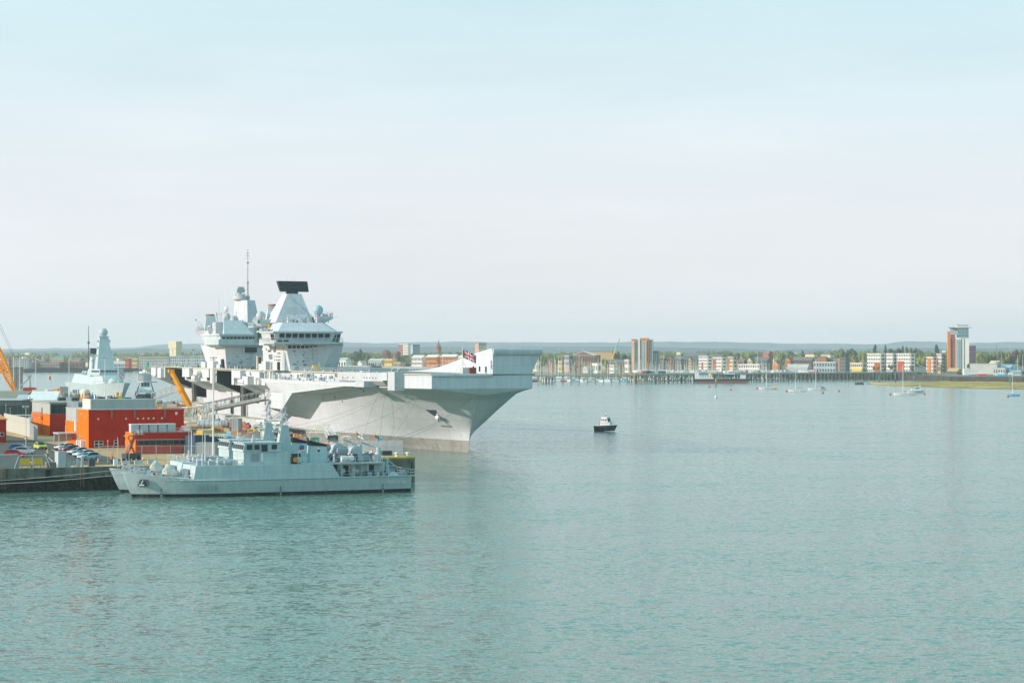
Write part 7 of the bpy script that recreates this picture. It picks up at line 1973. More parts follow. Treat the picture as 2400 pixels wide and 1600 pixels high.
# --- marina side, right of the bow
rows = [
 ('tan house tucked just right of the bow', 1250, 1268, 832, 2150, 'cream', 'flat', 'tan', 2, 2, None),
 ('red brick house with gable behind the leftmost masts', 1286, 1300, 844, 2120, 'rust', 'gfront', 'slate', 3, 2, None),
 ('ochre building block behind the masts, left part', 1308, 1322, 846, 2110, 'yellow', 'flat', 'tan', 2, 3, None),
 ('pink and grey office wing below the white hall', 1322, 1345, 833, 2120, 'bluegrey', 'flat', 'pink', 3, 5, ('pink', 0, 1, .35)),
 ('dark brick hall under the large white roof', 1345, 1408, 833, 2110, 'darkbrick', 'flat', 'grey', 2, 8, None),
 ('low dark workshops right of the yellow crane foot', 1420, 1478, 842, 2140, 'darkbrick', 'gable', 'slate', 1, 8, None),
 ('grey boatshed with a round badge on its gable', 1366, 1388, 857, 1990, 'paleroof', 'gfront', 'paleroof', 0, 0, None),
 ('white boat hoist shed in the yard', 1388, 1412, 852, 1990, 'white', 'flat', 'white', 1, 3, None),
 ('white low office in the boatyard', 1428, 1450, 855, 1985, 'white', 'flat', 'pink', 2, 4, None),
 ('white low office right of the yard crane', 1464, 1482, 843, 2040, 'white', 'flat', 'paleroof', 2, 3, None),
 ('brown-roofed house with dark gable right of the brick tower', 1546, 1562, 832, 2150, 'darkgrey', 'gfront', 'tan', 4, 3, None),
 ('brown gabled flats, second right of the brick tower', 1564, 1582, 834, 2150, 'redbrick', 'gfront', 'slate', 4, 3, None),
 ('grey gabled flats, third right of the brick tower', 1582, 1604, 834, 2140, 'darkgrey', 'gfront', 'bluegrey', 4, 3, None),
 ('cream block behind the gabled flats', 1586, 1603, 826, 2260, 'cream', 'flat', 'cream', 2, 3, None),
 ('tall narrow tan flats between the gables', 1614, 1626, 837, 2130, 'tan', 'gfront', 'slate', 4, 2, None),
 ('white marina flats with long balconies, left block', 1638, 1672, 834, 2120, 'white', 'flat', 'bluegrey', 5, 7, ('rust', .35, .5, .6)),
 ('white marina flats with red bays, centre block', 1672, 1706, 838, 2110, 'white', 'flat', 'white', 4, 6, ('rust', .0, .3, .9)),
 ('pale marina flats with a white stair tower', 1706, 1730, 836, 2100, 'cream', 'flat', 'grey', 4, 5, ('rust', .1, .3, .85)),
 ('dark grey row behind the marina flats', 1604, 1664, 827, 2300, 'slate', 'gable', 'slate', 1, 9, None),
 ('low red terrace houses right of the marina flats', 1730, 1754, 840, 2150, 'rust', 'gable', 'slate', 2, 6, None),
 ('cream gabled house beside the white clubhouse', 1752, 1772, 838, 2120, 'cream', 'gfront', 'slate', 3, 3, None),
 ('white clubhouse with a stepped flat roof', 1732, 1790, 854, 1990, 'white', 'flat', 'white', 2, 9, None),
 ('long dark slate-roofed terrace right of the clubhouse', 1765, 1812, 836, 2140, 'darkgrey', 'gable', 'slate', 3, 10, None),
 ('bright orange gabled shed facing the pier', 1811, 1836, 845, 2040, 'brightorange', 'gfront', 'slate', 1, 2, None),
 ('orange gabled house right of the bright orange shed', 1842, 1862, 838, 2110, 'orangebrick', 'gfront', 'slate', 3, 2, None),
 ('long dark brown terrace with a slate roof, centre right', 1860, 1912, 836, 2140, 'darkbrick', 'gable', 'darkgrey', 3, 12, None),
 ('orange and tan hip-roofed flats', 1912, 1950, 834, 2150, 'orangebrick', 'hip', 'brownroof', 3, 7, None),
 ('orange and grey gabled flats beside them', 1948, 1972, 840, 2150, 'orangebrick', 'gable', 'slate', 3, 5, None),
 ('small bright orange roof gable above the dark flats', 1964, 1978, 838, 2130, 'brightorange', 'gfront', 'brightorange', 0, 0, None),
 ('dark navy flats with pale windows', 1968, 1994, 838, 2120, 'slate', 'flat', 'slate', 4, 5, None),
 ('pale grey boat hall with a wide shallow roof', 1846, 1902, 853, 2010, 'paleroof', 'gable', 'paleroof', 0, 0, None),
 ('lilac-grey office with two rows of windows and masts on its roof', 1908, 1968, 849, 1990, 'bluegrey', 'flat', 'white', 2, 8, None),
 ('white and yellow low pub building', 1994, 2036, 851, 2010, 'cream', 'flat', 'white', 2, 6, ('yellow', .2, .95, .45)),
 ('pink low house with hipped roof beside the white flats', 2014, 2034, 842, 2100, 'pink', 'hip', 'brownroof', 1, 4, None),
 ('white waterfront flats with a square red panel, left part', 2034, 2078, 829, 2080, 'white', 'flat', 'white', 5, 8, ('rust', .55, .95, .52)),
 ('white waterfront flats, centre part with dark balconies', 2078, 2106, 829, 2075, 'white', 'flat', 'white', 5, 5, None),
 ('white waterfront flats with a square red panel, right part', 2104, 2148, 829, 2070, 'white', 'flat', 'white', 5, 8, ('rust', .05, .5, .6)),
 ('tan flats with hipped brown roofs above the dark terrace', 1888, 1920, 824, 2500, 'cream', 'hip', 'brownroof', 1, 6, None),
 ('second tan flats with hipped roof, right of the first', 1924, 1958, 825, 2500, 'cream', 'hip', 'brownroof', 1, 6, None),
 ('orange and white flats left of the white tower', 2172, 2200, 837, 2060, 'white', 'flat', 'white', 4, 5, ('orangebrick', .2, .7, .92)),
 ('white stepped flats joined to the orange bays', 2196, 2216, 829, 2080, 'white', 'flat', 'grey', 5, 4, ('rust', .0, .25, .8)),
 ('white frame block directly left of the tower', 2209, 2224, 823, 2085, 'cream', 'flat', 'white', 6, 3, ('orangebrick', .7, 1.0, .85)),
 ('brown low house on the seawall below the tower', 2198, 2210, 855, 1960, 'tan', 'flat', 'brownroof', 1, 2, None),
 ('dark boathouse with tan roof by the shore', 2222, 2259, 862, 1880, 'darkgrey', 'gable', 'tan', 1, 4, None),
 ('long pale boatyard shed right of the tower', 2276, 2346, 853, 1900, 'paleroof', 'flat', 'paleroof', 0, 0, None),
 ('blue-grey boatyard shed at the right', 2346, 2384, 853, 1900, 'ltblue', 'gable', 'bluegrey', 0, 0, None),
 ('pale workshop with small windows below the sheds', 2330, 2372, 863, 1840, 'paleroof', 'flat', 'grey', 1, 5, None),
 ('tan low house with white gable among the right trees', 2320, 2352, 845, 2080, 'cream', 'gable', 'cream', 1, 5, None),
 ('blue and white boatyard store at the right edge', 2372, 2410, 869, 1800, 'bluegrey', 'flat', 'ltblue', 1, 5, None),
]
for r_ in rows:
    lab, a_, b_, py, Y, wm_, rf, rm_, f_, c_, bd = r_
    bld(lab, a_, b_, py, Y, wm_, rf, rm_, a=32 if b_ - a_ < 50 else 22, fl=f_, cols=c_, band=bd, rh=3.0 if b_ - a_ < 45 else 3.6, side_cols=1 if f_ else 0)
# big red gabled block on the skyline
bld('big red gabled warehouse standing above the roofs', 1790, 1812, 821, 2500, 'rust', 'gfront', 'slate', a=-30, dep=12, fl=2, cols=3, rh=4)
# large white roofed exhibition hall and brown long roof behind
bld('large hall with a low white pitched roof', 1338, 1406, 823, 2180, 'darkbrick', 'gfront', 'white', a=18, dep=14, rh=4.5)
bld('long brown-roofed hall with pale stripes on its roof', 1372, 1440, 824, 2400, 'tan', 'flat', 'brownroof', a=10, dep=14)
bld('dark green-roofed halls over the marina flats', 1660, 1700, 830, 2500, 'grey', 'gable', 'slate', a=20, fl=1, cols=5)
# yellow yard crane
Yt = 2230
t = thing('yard_crane', 'slender yellow and blue yard crane leaning right above the big hall', 'crane', (AX(1437, Yt), Yt, LZ))
p0 = Vector((0, 0, AZ(834, Yt) - LZ)); p1 = Vector((AX(1452, Yt) - AX(1437, Yt), 0, AZ(794, Yt) - LZ))
mid = p0.lerp(p1, .45); mid2 = p0.lerp(p1, .8)
obj('boom', MB().tube(p0, mid, .8, .7, 5), M['yellow'], t); obj('boom', MB().tube(mid, mid2, .7, .6, 5), M['skyblue'], t); obj('boom', MB().tube(mid2, p1, .6, .9, 5), M['yellow'], t)
obj('tower', MB().tube((0, 0, 0), p0, .9, .7, 5), M['yellow'], t); obj('legs', MB().tube((-6, 0, 0), (-2, 0, 13), .6).tube((-1, 0, 0), (-2, 0, 13), .5), M['yellow'], t)
# --- left shore
rows = [
 ('long dark brick warehouse with rows of pale windows, far left shore', 88, 142, 849, 2580, 'darkbrick', 'flat', 'darkgrey', 2, 14, 5, T['paleroof']),
 ('long plain dark brown warehouse half behind the warship', 142, 196, 849, 2590, 'darkbrick', 'flat', 'redbrick', 1, 6, 5, None),
 ('grey ribbed four-storey block at the far left', 26, 70, 841, 2560, 'grey', 'flat', 'grey', 4, 8, 5, None),
 ('pink block left of the grey ribbed one', 14, 28, 842, 2560, 'pink', 'flat', 'brownroof', 3, 3, 20, None),
 ('dark block joined to the long brick warehouse', 70, 90, 851, 2580, 'darkgrey', 'flat', 'slate', 2, 5, 5, None),
 ('brown pitched building behind the ribbed block', 52, 86, 838, 2700, 'pink', 'hip', 'brownroof', 1, 5, 20, None),
 ('tan house with grey hip roof behind the warehouse', 90, 114, 841, 2700, 'tan', 'hip', 'slate', 1, 4, 25, None),
 ('large pink hall with a big hipped green roof', 117, 160, 833, 2750, 'pink', 'hip', 'green', 2, 8, 25, None),
 ('tan building with slate gable behind the warship mast', 168, 196, 838, 2700, 'tan', 'gable', 'slate', 2, 6, 25, None),
 ('white villa with a green roof right of the warship', 258, 270, 827, 2900, 'cream', 'gable', 'green', 2, 3, 20, None),
 ('low blue-grey shed on the point right of the warship', 262, 306, 846, 2700, 'bluegrey', 'gable', 'paleroof', 1, 8, 10, None),
 ('small red brick house at the end of the point', 293, 310, 840, 2650, 'rust', 'flat', 'tan', 2, 3, 20, None),
 ('tan house at the end of the point', 308, 330, 841, 2640, 'tan', 'flat', 'paleroof', 2, 4, 20, None),
 ('long grey marina terrace with glass bays, left half', 326, 400, 837, 2560, 'grey', 'flat', 'paleroof', 4, 14, 10, None),
 ('long grey marina terrace with glass bays, right half', 398, 486, 835, 2550, 'bluegrey', 'flat', 'paleroof', 4, 16, 10, None),
]
for lab, a_, b_, py, Y, wm_, rf, rm_, f_, c_, an, wn_ in rows: bld(lab, a_, b_, py, Y, wm_, rf, rm_, a=an, fl=f_, cols=c_, rh=3.5, win=wn_)
for k_, (px, py, lab) in enumerate(((33, 892, 'left grey dolphin column behind the lamp masts'), (46, 890, 'right grey dolphin column behind the lamp masts'))):
    Y = 1500
    t = thing('harbour_column', lab, 'column', (AX(px, Y), Y, 0)); obj('shaft', MB().bb(-1.8, 1.8, -1.8, 1.8, -1, AZ(860, Y)), T['darkgrey'], t); obj('cap', MB().bb(-2.2, 2.2, -2.2, 2.2, AZ(860, Y), AZ(858.5, Y)), T['grey'], t)
Yt = 2620
t = thing('flag_post', 'white post with a black tip above the marina terrace', 'post', (AX(453, Yt), Yt, LZ)); obj('pole', MB().tube((0, 0, 0), (0, 0, AZ(822, Yt) - LZ), .6, n=8), T['white'], t); obj('tip', MB().ball((0, 0, AZ(820, Yt) - LZ), 1.1, 8), T['slate'], t)

# ------------------------------------------------------------------ trees
def leafmat(name, col):
    m = mat(name, col, .8, 0, .35, .15)
    N, L = m.node_tree.nodes, m.node_tree.links
    b = N['Principled BSDF']; src = b.inputs['Base Color'].links[0].from_socket
    oi = N.new('ShaderNodeObjectInfo'); hs = N.new('ShaderNodeHueSaturation')
    mr = N.new('ShaderNodeMapRange'); mr.inputs['To Min'].default_value = .75; mr.inputs['To Max'].default_value = 1.35
    L.new(oi.outputs['Random'], mr.inputs['Value']); L.new(mr.outputs['Result'], hs.inputs['Value'])
    mh_ = N.new('ShaderNodeMapRange'); mh_.inputs['To Min'].default_value = .47; mh_.inputs['To Max'].default_value = .52
    L.new(oi.outputs['Random'], mh_.inputs['Value']); L.new(mh_.outputs['Result'], hs.inputs['Hue'])
    L.new(src, hs.inputs['Color']); L.new(hs.outputs['Color'], b.inputs['Base Color'])
    return m
LEAF = {'dark': leafmat('leaf_dark', (0.080, 0.100, 0.028)), 'mid': leafmat('leaf_mid', (0.135, 0.140, 0.032)), 'light': leafmat('leaf_light', (0.23, 0.22, 0.045)), 'copper': leafmat('leaf_copper', (0.12, 0.045, 0.045))}
BARK = mat('bark', (0.10, 0.08, 0.06), .9)
def crown(seedv, kind, n=650):
    r_ = random.Random(seedv); mb = MB()
    lobes = []
    if kind == 'round':
        for i in range(11):
            a = r_.uniform(0, 6.28); rr_ = r_.uniform(.1, .62)
            lobes.append((rr_ * math.cos(a), rr_ * math.sin(a), r_.uniform(.32, .82), r_.uniform(.24, .42)))
    else:
        for i in range(11):
            z = .12 + i * .08; lobes.append((r_.uniform(-.1, .1), r_.uniform(-.1, .1), z, .34 * (1.15 - z) + .05))
    for i in range(n):
        lx, ly, lz, lr = r_.choice(lobes)
        u_ = Vector((r_.gauss(0, 1), r_.gauss(0, 1), r_.gauss(0, 1))).normalized()
        p = Vector((lx, ly, lz)) + u_ * lr * r_.uniform(.72, 1.05)
        s = r_.uniform(.035, .075)
        n_ = (u_ + Vector((r_.uniform(-.6, .6), r_.uniform(-.6, .6), r_.uniform(-.3, .7)))).normalized()
        q = n_.to_track_quat('Z', 'Y'); a = r_.uniform(0, 6.28)
        vs = [p + q @ Vector((s * math.cos(a + j * 1.57) * r_.uniform(.7, 1.3), s * math.sin(a + j * 1.57) * r_.uniform(.7, 1.3), 0)) for j in range(4)]
        mb.add(vs, [(0, 1, 2, 3)])
    for lx, ly, lz, lr in lobes: mb.ball((lx, ly, lz), lr * .74, 8)
    return mb
crowns = {}
for kd in LEAF:
    for i in range(3): crowns[(kd, 'round', i)] = crown(10 + i, 'round').mesh('crown', LEAF[kd])
    crowns[(kd, 'tall', 0)] = crown(30, 'tall', 420).mesh('crown', LEAF[kd])
trunk_me = MB().tube((0, 0, 0), (0.02, 0, .42), .035, .02, 6).tube((0.02, 0, .38), (.2, .05, .62), .016, .006, 5).tube((.02, 0, .36), (-.2, -.06, .6), .016, .006, 5).mesh('trunk', BARK)
tr = random.Random(77)
def tree(px, pyt, Y, wpx, kd, shape, label, group='trees along the far shore'):
    h = AZ(pyt, Y) - LZ; w = wpx * Y / FPX
    t = thing('tree', label, 'tree', (AX(px, Y), Y, LZ), tr.uniform(0, 6.28), group)
    c = obj('crown', crowns[(kd, shape, tr.randrange(3) if shape == 'round' else 0)], None, t)
    kx = w / (1.75 if shape == 'round' else .72); kz = min(h / 1.12, max(kx * 1.25, h * .62)) if shape == 'round' else h / 1.12
    c.scale = (kx, kx, kz); c.location = (0, 0, h - 1.12 * kz)
    u_ = obj('trunk', trunk_me, None, t); u_.scale = (kx * .8, kx * .8, h * 1.2)
KN = {'dark': 'dark green', 'mid': 'mid green', 'light': 'yellow-green', 'copper': 'copper-red'}
LM = [(790, 'behind the forward tower'), (840, 'by the low white house above the deck'), (885, 'left of the red brick hall'), (930, 'by the red brick hall'), (1010, 'between the slab blocks and the church tower'), (1090, 'right of the church tower'), (1270, 'just right of the bow'), (1330, 'by the pink office wing'), (1420, 'beside the big white-roofed hall'), (1475, 'left of the brick tower'), (1580, 'right of the brick tower'), (1660, 'above the grey gabled flats'), (1740, 'above the marina flats'), (1800, 'by the red gabled warehouse'), (1850, 'above the orange shed'), (1900, 'above the dark terrace'), (1960, 'above the hip-roofed flats'), (2010, 'left of the white waterfront flats'), (2080, 'behind the white waterfront flats, left'), (2140, 'behind the white waterfront flats, right'), (2190, 'left of the white tower'), (2240, 'under the white tower'), (2310, 'right of the white tower'), (2360, 'behind the pale boatyard sheds'), (2420, 'at the right edge of the town')]
def where(px): return min(LM, key=lambda q: abs(q[0] - px))[1]
TL = [(792, 826, 2600, 20, 'light', 'round'), (838, 818, 2700, 34, 'dark', 'round'), (858, 822, 2650, 30, 'mid', 'round'), (880, 832, 2500, 26, 'light', 'round'), (900, 834, 2500, 20, 'light', 'round'), (810, 842, 2380, 22, 'light', 'round'),
      (846, 815, 2750, 14, 'dark', 'tall'), (1000, 824, 2800, 30, 'mid', 'round'), (1066, 823, 2900, 34, 'mid', 'round'), (1090, 826, 2850, 24, 'dark', 'round'), (820, 828, 2560, 24, 'mid', 'round'),
      (1275, 829, 2300, 18, 'mid', 'round'), (1300, 830, 2350, 22, 'mid', 'round'), (1318, 833, 2350, 20, 'dark', 'round'), (1370, 830, 2120, 16, 'light', 'round'), (1416, 836, 2080, 20, 'light', 'round'), (1444, 820, 2450, 22, 'mid', 'round'), (1462, 826, 2350, 20, 'dark', 'round'), (1350, 824, 2500, 12, 'mid', 'round'),
      (1562, 829, 2400, 24, 'mid', 'round'), (1618, 831, 2380, 20, 'mid', 'round'), (1650, 824, 2600, 16, 'light', 'round'), (1690, 821, 2600, 30, 'light', 'round'), (1720, 824, 2600, 28, 'mid', 'round'), (1745, 823, 2650, 26, 'light', 'round'), (1768, 825, 2650, 22, 'mid', 'round'),
      (1832, 824, 2650, 22, 'mid', 'round'), (1852, 820, 2700, 20, 'dark', 'round'), (1860, 826, 2400, 26, 'light', 'round'), (1882, 818, 2450, 13, 'dark', 'tall'), (1908, 822, 2650, 22, 'mid', 'round'), (1924, 824, 2650, 16, 'mid', 'round'),
      (1970, 815, 2450, 30, 'mid', 'round'), (1994, 813, 2450, 32, 'mid', 'round'), (2006, 829, 2250, 26, 'light', 'round'), (2022, 828, 2250, 20, 'light', 'round'), (2030, 824, 2500, 18, 'mid', 'round'), (2050, 803, 2500, 14, 'dark', 'tall'), (2075, 804, 2520, 10, 'dark', 'tall'),
      (2088, 811, 2500, 22, 'mid', 'round'), (2104, 810, 2500, 22, 'dark', 'round'), (2116, 806, 2500, 11, 'dark', 'tall'), (2126, 809, 2480, 12, 'dark', 'tall'), (2140, 811, 2480, 30, 'mid', 'round'), (2156, 816, 2450, 22, 'mid', 'round'), (2160, 832, 2200, 26, 'light', 'round'), (2176, 830, 2250, 22, 'light', 'round'), (2196, 803, 2450, 18, 'dark', 'tall'), (2188, 824, 2450, 20, 'mid', 'round'),
      (2300, 826, 2150, 22, 'mid', 'round'), (2314, 830, 2100, 22, 'mid', 'round'), (2328, 828, 2150, 22, 'dark', 'round'), (2345, 822, 2250, 24, 'mid', 'round'), (2362, 821, 2250, 26, 'light', 'round'), (2380, 816, 2300, 28, 'copper', 'round'), (2396, 816, 2250, 22, 'mid', 'round'), (2372, 834, 2080, 24, 'dark', 'round'), (2274, 848, 2000, 18, 'mid', 'round'), (2400, 832, 2080, 24, 'mid', 'round'), (2420, 822, 2250, 26, 'dark', 'round'), (2355, 836, 2100, 20, 'mid', 'round'),
      (2048, 855, 2000, 9, 'light', 'round'), (2058, 855, 2000, 9, 'light', 'round'), (2074, 858, 2000, 8, 'light', 'round'), (2088, 852, 2000, 12, 'mid', 'round'), (2136, 855, 2000, 12, 'light', 'round'), (150, 840, 2640, 18, 'light', 'round'), (2024, 862, 1960, 10, 'mid', 'round')]
seen = {}
for px, py, Y, w, kd, shp in TL:
    s_ = {'round': 'rounded', 'tall': 'tall pointed'}[shp]
    key = KN[kd] + ' ' + s_ + ' tree ' + where(px)
    near_ = ', nearer' if Y < 2130 else ''
    seen.setdefault(key + near_, []).append((px, py, Y, w, kd, shp))
for key, L_ in seen.items():
    if len(L_) == 1: tree(*L_[0], key)
    else:
        L_ = sorted(L_)
        for i, q in enumerate(L_):
            pos = ['left', 'right'] if len(L_) == 2 else ['leftmost', 'second', 'third', 'fourth', 'rightmost'][:len(L_) - 1] + ['rightmost']
            tree(*q, pos[i] + ' ' + key)
# distant woodland and roofs in one mass along the foot of the hills
wd = MB(); wr = random.Random(5)
for k in range(900):
    px = wr.uniform(-150, 2500); Y = wr.uniform(2750, 4200)
    if px < 330 and Y < 3500: continue
    top = wr.uniform(826, 833) if px < 1500 else wr.uniform(822, 832)
    h = max(5, AZ(top, Y) - LZ); r_ = wr.uniform(7, 15)
    c = (AX(px, Y), Y, LZ + h * .5)
    wd.ball(c, r_ , 6, sz=h / r_ * .5)
    for q in range(14):
        u_ = Vector((wr.gauss(0, 1), wr.gauss(0, 1) - .5, wr.gauss(0, 1) + .4)).normalized()
        p = Vector(c) + Vector((u_.x * r_, u_.y * r_, u_.z * h * .5)); s = wr.uniform(.8, 2.0)
        wd.add([p + Vector((-s, 0, -s * .6)), p + Vector((s, 0, -s * .5)), p + Vector((s * .8, .6, s)), p + Vector((-s * .7, .6, s * .8))], [(0, 1, 2, 3)])
o = stuff(obj('distant_woodland', wd, LEAF['mid']))
fr = MB()
for k in range(520):
    px = wr.uniform(-100, 2480); Y = wr.uniform(2900, 5000)
    x = AX(px, Y); w = wr.uniform(5, 14); h = wr.uniform(5, 10)
    fr.box((x, Y, LZ + h / 2 + (Y - 2900) * .004), (w, 7, h), wr.uniform(-.8, .8), wr.choice([0, 0, 1, 2]))
stuff(obj('distant_rooftops', fr, [T['cream'], T['pink'], T['brownroof']]))
fr = MB()
for k in range(40):
    px = wr.choice([wr.uniform(1250, 1380), wr.uniform(1040, 1110), wr.uniform(1300, 2400)]); Y = wr.uniform(7500, 7900)
    fr.box((AX(px, Y), Y, AZ(wr.uniform(817, 823), Y)), (wr.uniform(4, 9), 8, wr.uniform(3, 5)), 0)
stuff(obj('distant_hillside_houses', fr, T['tan']))

# ------------------------------------------------------------------ yachts
def yacht_mesh(L_, mastL, hullc, seedv, boomc='blue'):
    r_ = random.Random(seedv); mb = MB()
    secs = []
    for i in range(9):
        s = i / 8; x = L_ / 2 - L_ * s
        b_ = L_ * .15 * (1 - (1 - min(1, s / .55)) ** 2) * (1 if s < .7 else 1 - .35 * (s - .7) / .3)
        f_ = 1.25 - .5 * s * L_ / 12
        secs.append([(x - .8 * (1 - s) * (1 - z_) , max(.03, b_ * (.55 + .45 * z_)), f_ * z_ if z_ > 0 else -.3) for z_ in (0, .4, 1)])
    for sg in (1, -1):
        rows = [[(p[0], sg * p[1], p[2]) for p in s] for s in secs]; n = 3
        for k in range(8):
            for i in range(2):
                q = [rows[k][i], rows[k][i + 1], rows[k + 1][i + 1], rows[k + 1][i]]
                mb.add(q, [(0, 1, 2, 3) if sg < 0 else (3, 2, 1, 0)], 0)
    top = [s[-1] for s in secs]
    mb.add(top + [(p[0], -p[1], p[2]) for p in top[::-1]], [tuple(range(18))], 1)
    a = secs[-1]; mb.add(list(a) + [(p[0], -p[1], p[2]) for p in a[::-1]], [tuple(range(6))], 0)
    mb.box((.02 * L_, 0, 1.2), (L_ * .36, L_ * .15, .55), 0, 1, .85, .8)
    mb.box((.02 * L_, 0, 1.22), (L_ * .26, L_ * .152, .2), 0, 3)
    mx_ = L_ * .07
    mb.tube((mx_, 0, 1.0), (mx_, 0, mastL), .15, .10, 5, 1)
    for z in (.5, .75): mb.tube((mx_, -.9, mastL * z), (mx_, .9, mastL * z), .035, n=4, mi=1)
    mb.tube((mx_, 0, 2.3), (-L_ * .3, 0, 2.2), .16, .12, 6, 2)
    for e_ in ((L_ * .49, 0, 1.2), (-L_ * .48, 0, .9)): mb.tube(e_, (mx_, 0, mastL * .97), .018, n=3, mi=1)
    for sy in (-1, 1): mb.tube((mx_, sy * L_ * .13, 1.0), (mx_, sy * .9, mastL * .5), .018, n=3, mi=1).tube((mx_, sy * .9, mastL * .5), (mx_, 0, mastL * .98), .018, n=3, mi=1)
    mb.rail([(L_ * .45, 0, 1.25), (L_ * .2, L_ * .12, 1.05), (-L_ * .45, L_ * .1, .85)], .6, .02, 1.8, 1, 1, 3)
    return mb
YM = [M['white'], mat('mast_cream', (.80, .74, .60), .5), M['blue'], M['glass']]
def yacht(px, py, L_, mastpy, rz, label, hullc='white', boom='blue', name='sailing_yacht', group=None, Y=None, parts=True):
    if Y is None: X, Y, _ = G(px, py, 0)
    X = AX(px, Y)
    mast_ = AZ(mastpy, Y)
    t = obj(name, yacht_mesh(L_, mast_, hullc, 1), [M[hullc], M['white'], M[boom], M['glass']], None, loc=(X, Y, 0), rz=R(rz))
    return tag(t, label, 'sailing boat', group)
def yacht_parts(px, py, L_, mastpy, rz, label, hull='white', boom='blue', cockpit=None):
    X, Y, _ = G(px, py, 0); mast_ = AZ(mastpy, Y)
    t = thing('sailing_yacht', label, 'sailing boat', (X, Y, 0), R(rz))
    full = yacht_mesh(L_, mast_, hull, 1)
    # split the mesh by its material into hull, cabin/deck, boom cover and windows
    def pick(ids, lo=0, hi=10 ** 9):
        m_ = MB()
        for i, f in enumerate(full.f):
            if full.m[i] in ids and lo <= i < hi: m_.add([full.v[j] for j in f], [tuple(range(len(f)))])
        return m_
    nb = 8 * 2 * 2
    obj('hull', pick([0]), M[hull], t)
    obj('deck', pick([1], 0, nb + 2), M['white'], t)
    obj('cabin', pick([1], nb + 2, nb + 8), M['white'], t)
    obj('window_strip', pick([3]), M['glass'], t)
    obj('boom_cover', pick([2]), M[boom], t)
    obj('rigging', pick([1], nb + 8), M['white'], t)
    obj('waterline_stripe', MB().path([(L_ * .42, L_ * .02, .05), (L_ * .1, L_ * .09, .05), (-L_ * .45, L_ * .08, .05)], .06, 5).path([(L_ * .42, -L_ * .02, .05), (L_ * .1, -L_ * .09, .05), (-L_ * .45, -L_ * .08, .05)], .06, 5), M['slate'], t)
    if cockpit: obj('cockpit_cover', MB().box((-L_ * .3, 0, 1.5), (L_ * .2, L_ * .16, .9), 0, 0, .7, .8), M[cockpit], t)
yacht_parts(1800, 912, 12.5, 860, 170, 'white yacht with a yellow stern cover, leftmost of the moored yachts', cockpit='yellow')
yacht_parts(1868, 918, 11, 850, 165, 'white yacht with a dark blue boom cover beside the two-masted one', boom='blue')
yacht_parts(1915, 914, 12.5, 842, 165, 'larger white yacht with blue boom cover, the middle moored one', boom='blue', cockpit='slate')
yacht_parts(2120, 926, 13, 854, 165, 'long white yacht with the tallest bare mast, beside the motor cruiser', boom='rib')
yacht_parts(2375, 928, 7, 872, 170, 'small sky blue yacht at the right edge', hull='skyblue', boom='pale')
yacht_parts(328, 871, 14, 840, 200, 'white yacht under way off the left marina')
X, Y, _ = G(2145, 920, 0)
t = thing('motor_cruiser', 'white motor cruiser moored behind the long white yacht', 'motor boat', (X, Y, 0), R(190))
st = [[((8 - 16 * s / 1) * .62 + .6 * z_ * (1 - s), max(.03, 1.9 * (1 - (1 - min(1, s / .5)) ** 2) * (.7 + .3 * z_)), 1.3 * z_ + .3 * (1 - s) * z_) for z_ in (-.2, .3, 1)] for s in [i / 7 for i in range(8)]]
lofthull(st, 'hull', M['white'], t)
obj('cabin', MB().prism([(2.6, -.8), (2.6, .8), (-3, 1.5), (-3, -1.5)], 1.3, 2.2).prism([(.9, -1.1), (.9, 1.1), (-2.6, 1.3), (-2.6, -1.3)], 2.2, 3.3, top=[(0, -1), (0, 1), (-2.4, 1.1), (-2.4, -1.1)]), M['white'], t)
obj('window_strip', MB().prism([(.85, -1.14), (.85, 1.14), (-2.2, 1.34), (-2.2, -1.34)], 2.4, 2.9, top=[(.5, -1.1), (.5, 1.1), (-2.2, 1.28), (-2.2, -1.28)]), M['glass'], t)
obj('radar_arch', MB().path([(-2.6, -1.3, 2.4), (-2.9, -1.1, 4.2), (-2.9, 1.1, 4.2), (-2.6, 1.3, 2.4)], .1, 5).tube((-2.9, 0, 4.2), (-2.9, 0, 5.8), .04), M['white'], t)
# marina yachts: a few shapes shared by many boats
ym = [yacht_mesh(L_, m_, 'white', i).mesh('marina_yacht', YM) for i, (L_, m_) in enumerate(((9.5, 13), (10.5, 14.5), (11.5, 16.5), (12.5, 18.5), (13.5, 20.5), (11, 15.5)))]
yr = random.Random(99)
YL = [(330, 'at the left end of the grey marina terrace'), (365, 'below the left half of the marina terrace'), (395, 'in front of the square cream tower'), (425, 'right of the square cream tower'), (455, 'below the black-tipped post'), (480, 'at the right end of the marina terrace'),
      (785, 'beside the forward tower of the carrier'), (830, 'before the trees beyond the deck'), (885, 'before the long grey hall'), (930, 'before the pink and white slab'), (975, 'right of the slab blocks'), (1028, 'below the church tower'), (1075, 'left of the union flag'), (1130, 'below the beige block'),
      (1255, 'just right of the bow'), (1275, 'behind the short dolphins'), (1293, 'by the red gabled house'), (1315, 'by the ochre block'), (1335, 'by the pink and grey wing'), (1360, 'by the badge-fronted boatshed'), (1390, 'by the boat hoist shed'), (1415, 'right of the hoist shed'), (1440, 'below the leaning yard crane'), (1468, 'left of the brick tower'),
      (1488, 'under the orange fin of the brick tower'), (1508, 'in the middle of the brick tower'), (1528, 'under the grey wing of the tower'), (1552, 'by the brown gabled house'), (1572, 'by the second gabled flats'), (1592, 'by the third gabled flats'), (1612, 'by the narrow tan flats'), (1635, 'left of the marina flats'), (1660, 'before the left marina flats'), (1690, 'behind the barge deckhouse'), (1718, 'behind the barge wheelhouse'), (1745, 'behind the barge bow'), (1772, 'before the white clubhouse'), (1800, 'left of the orange shed'), (1826, 'before the orange shed')]
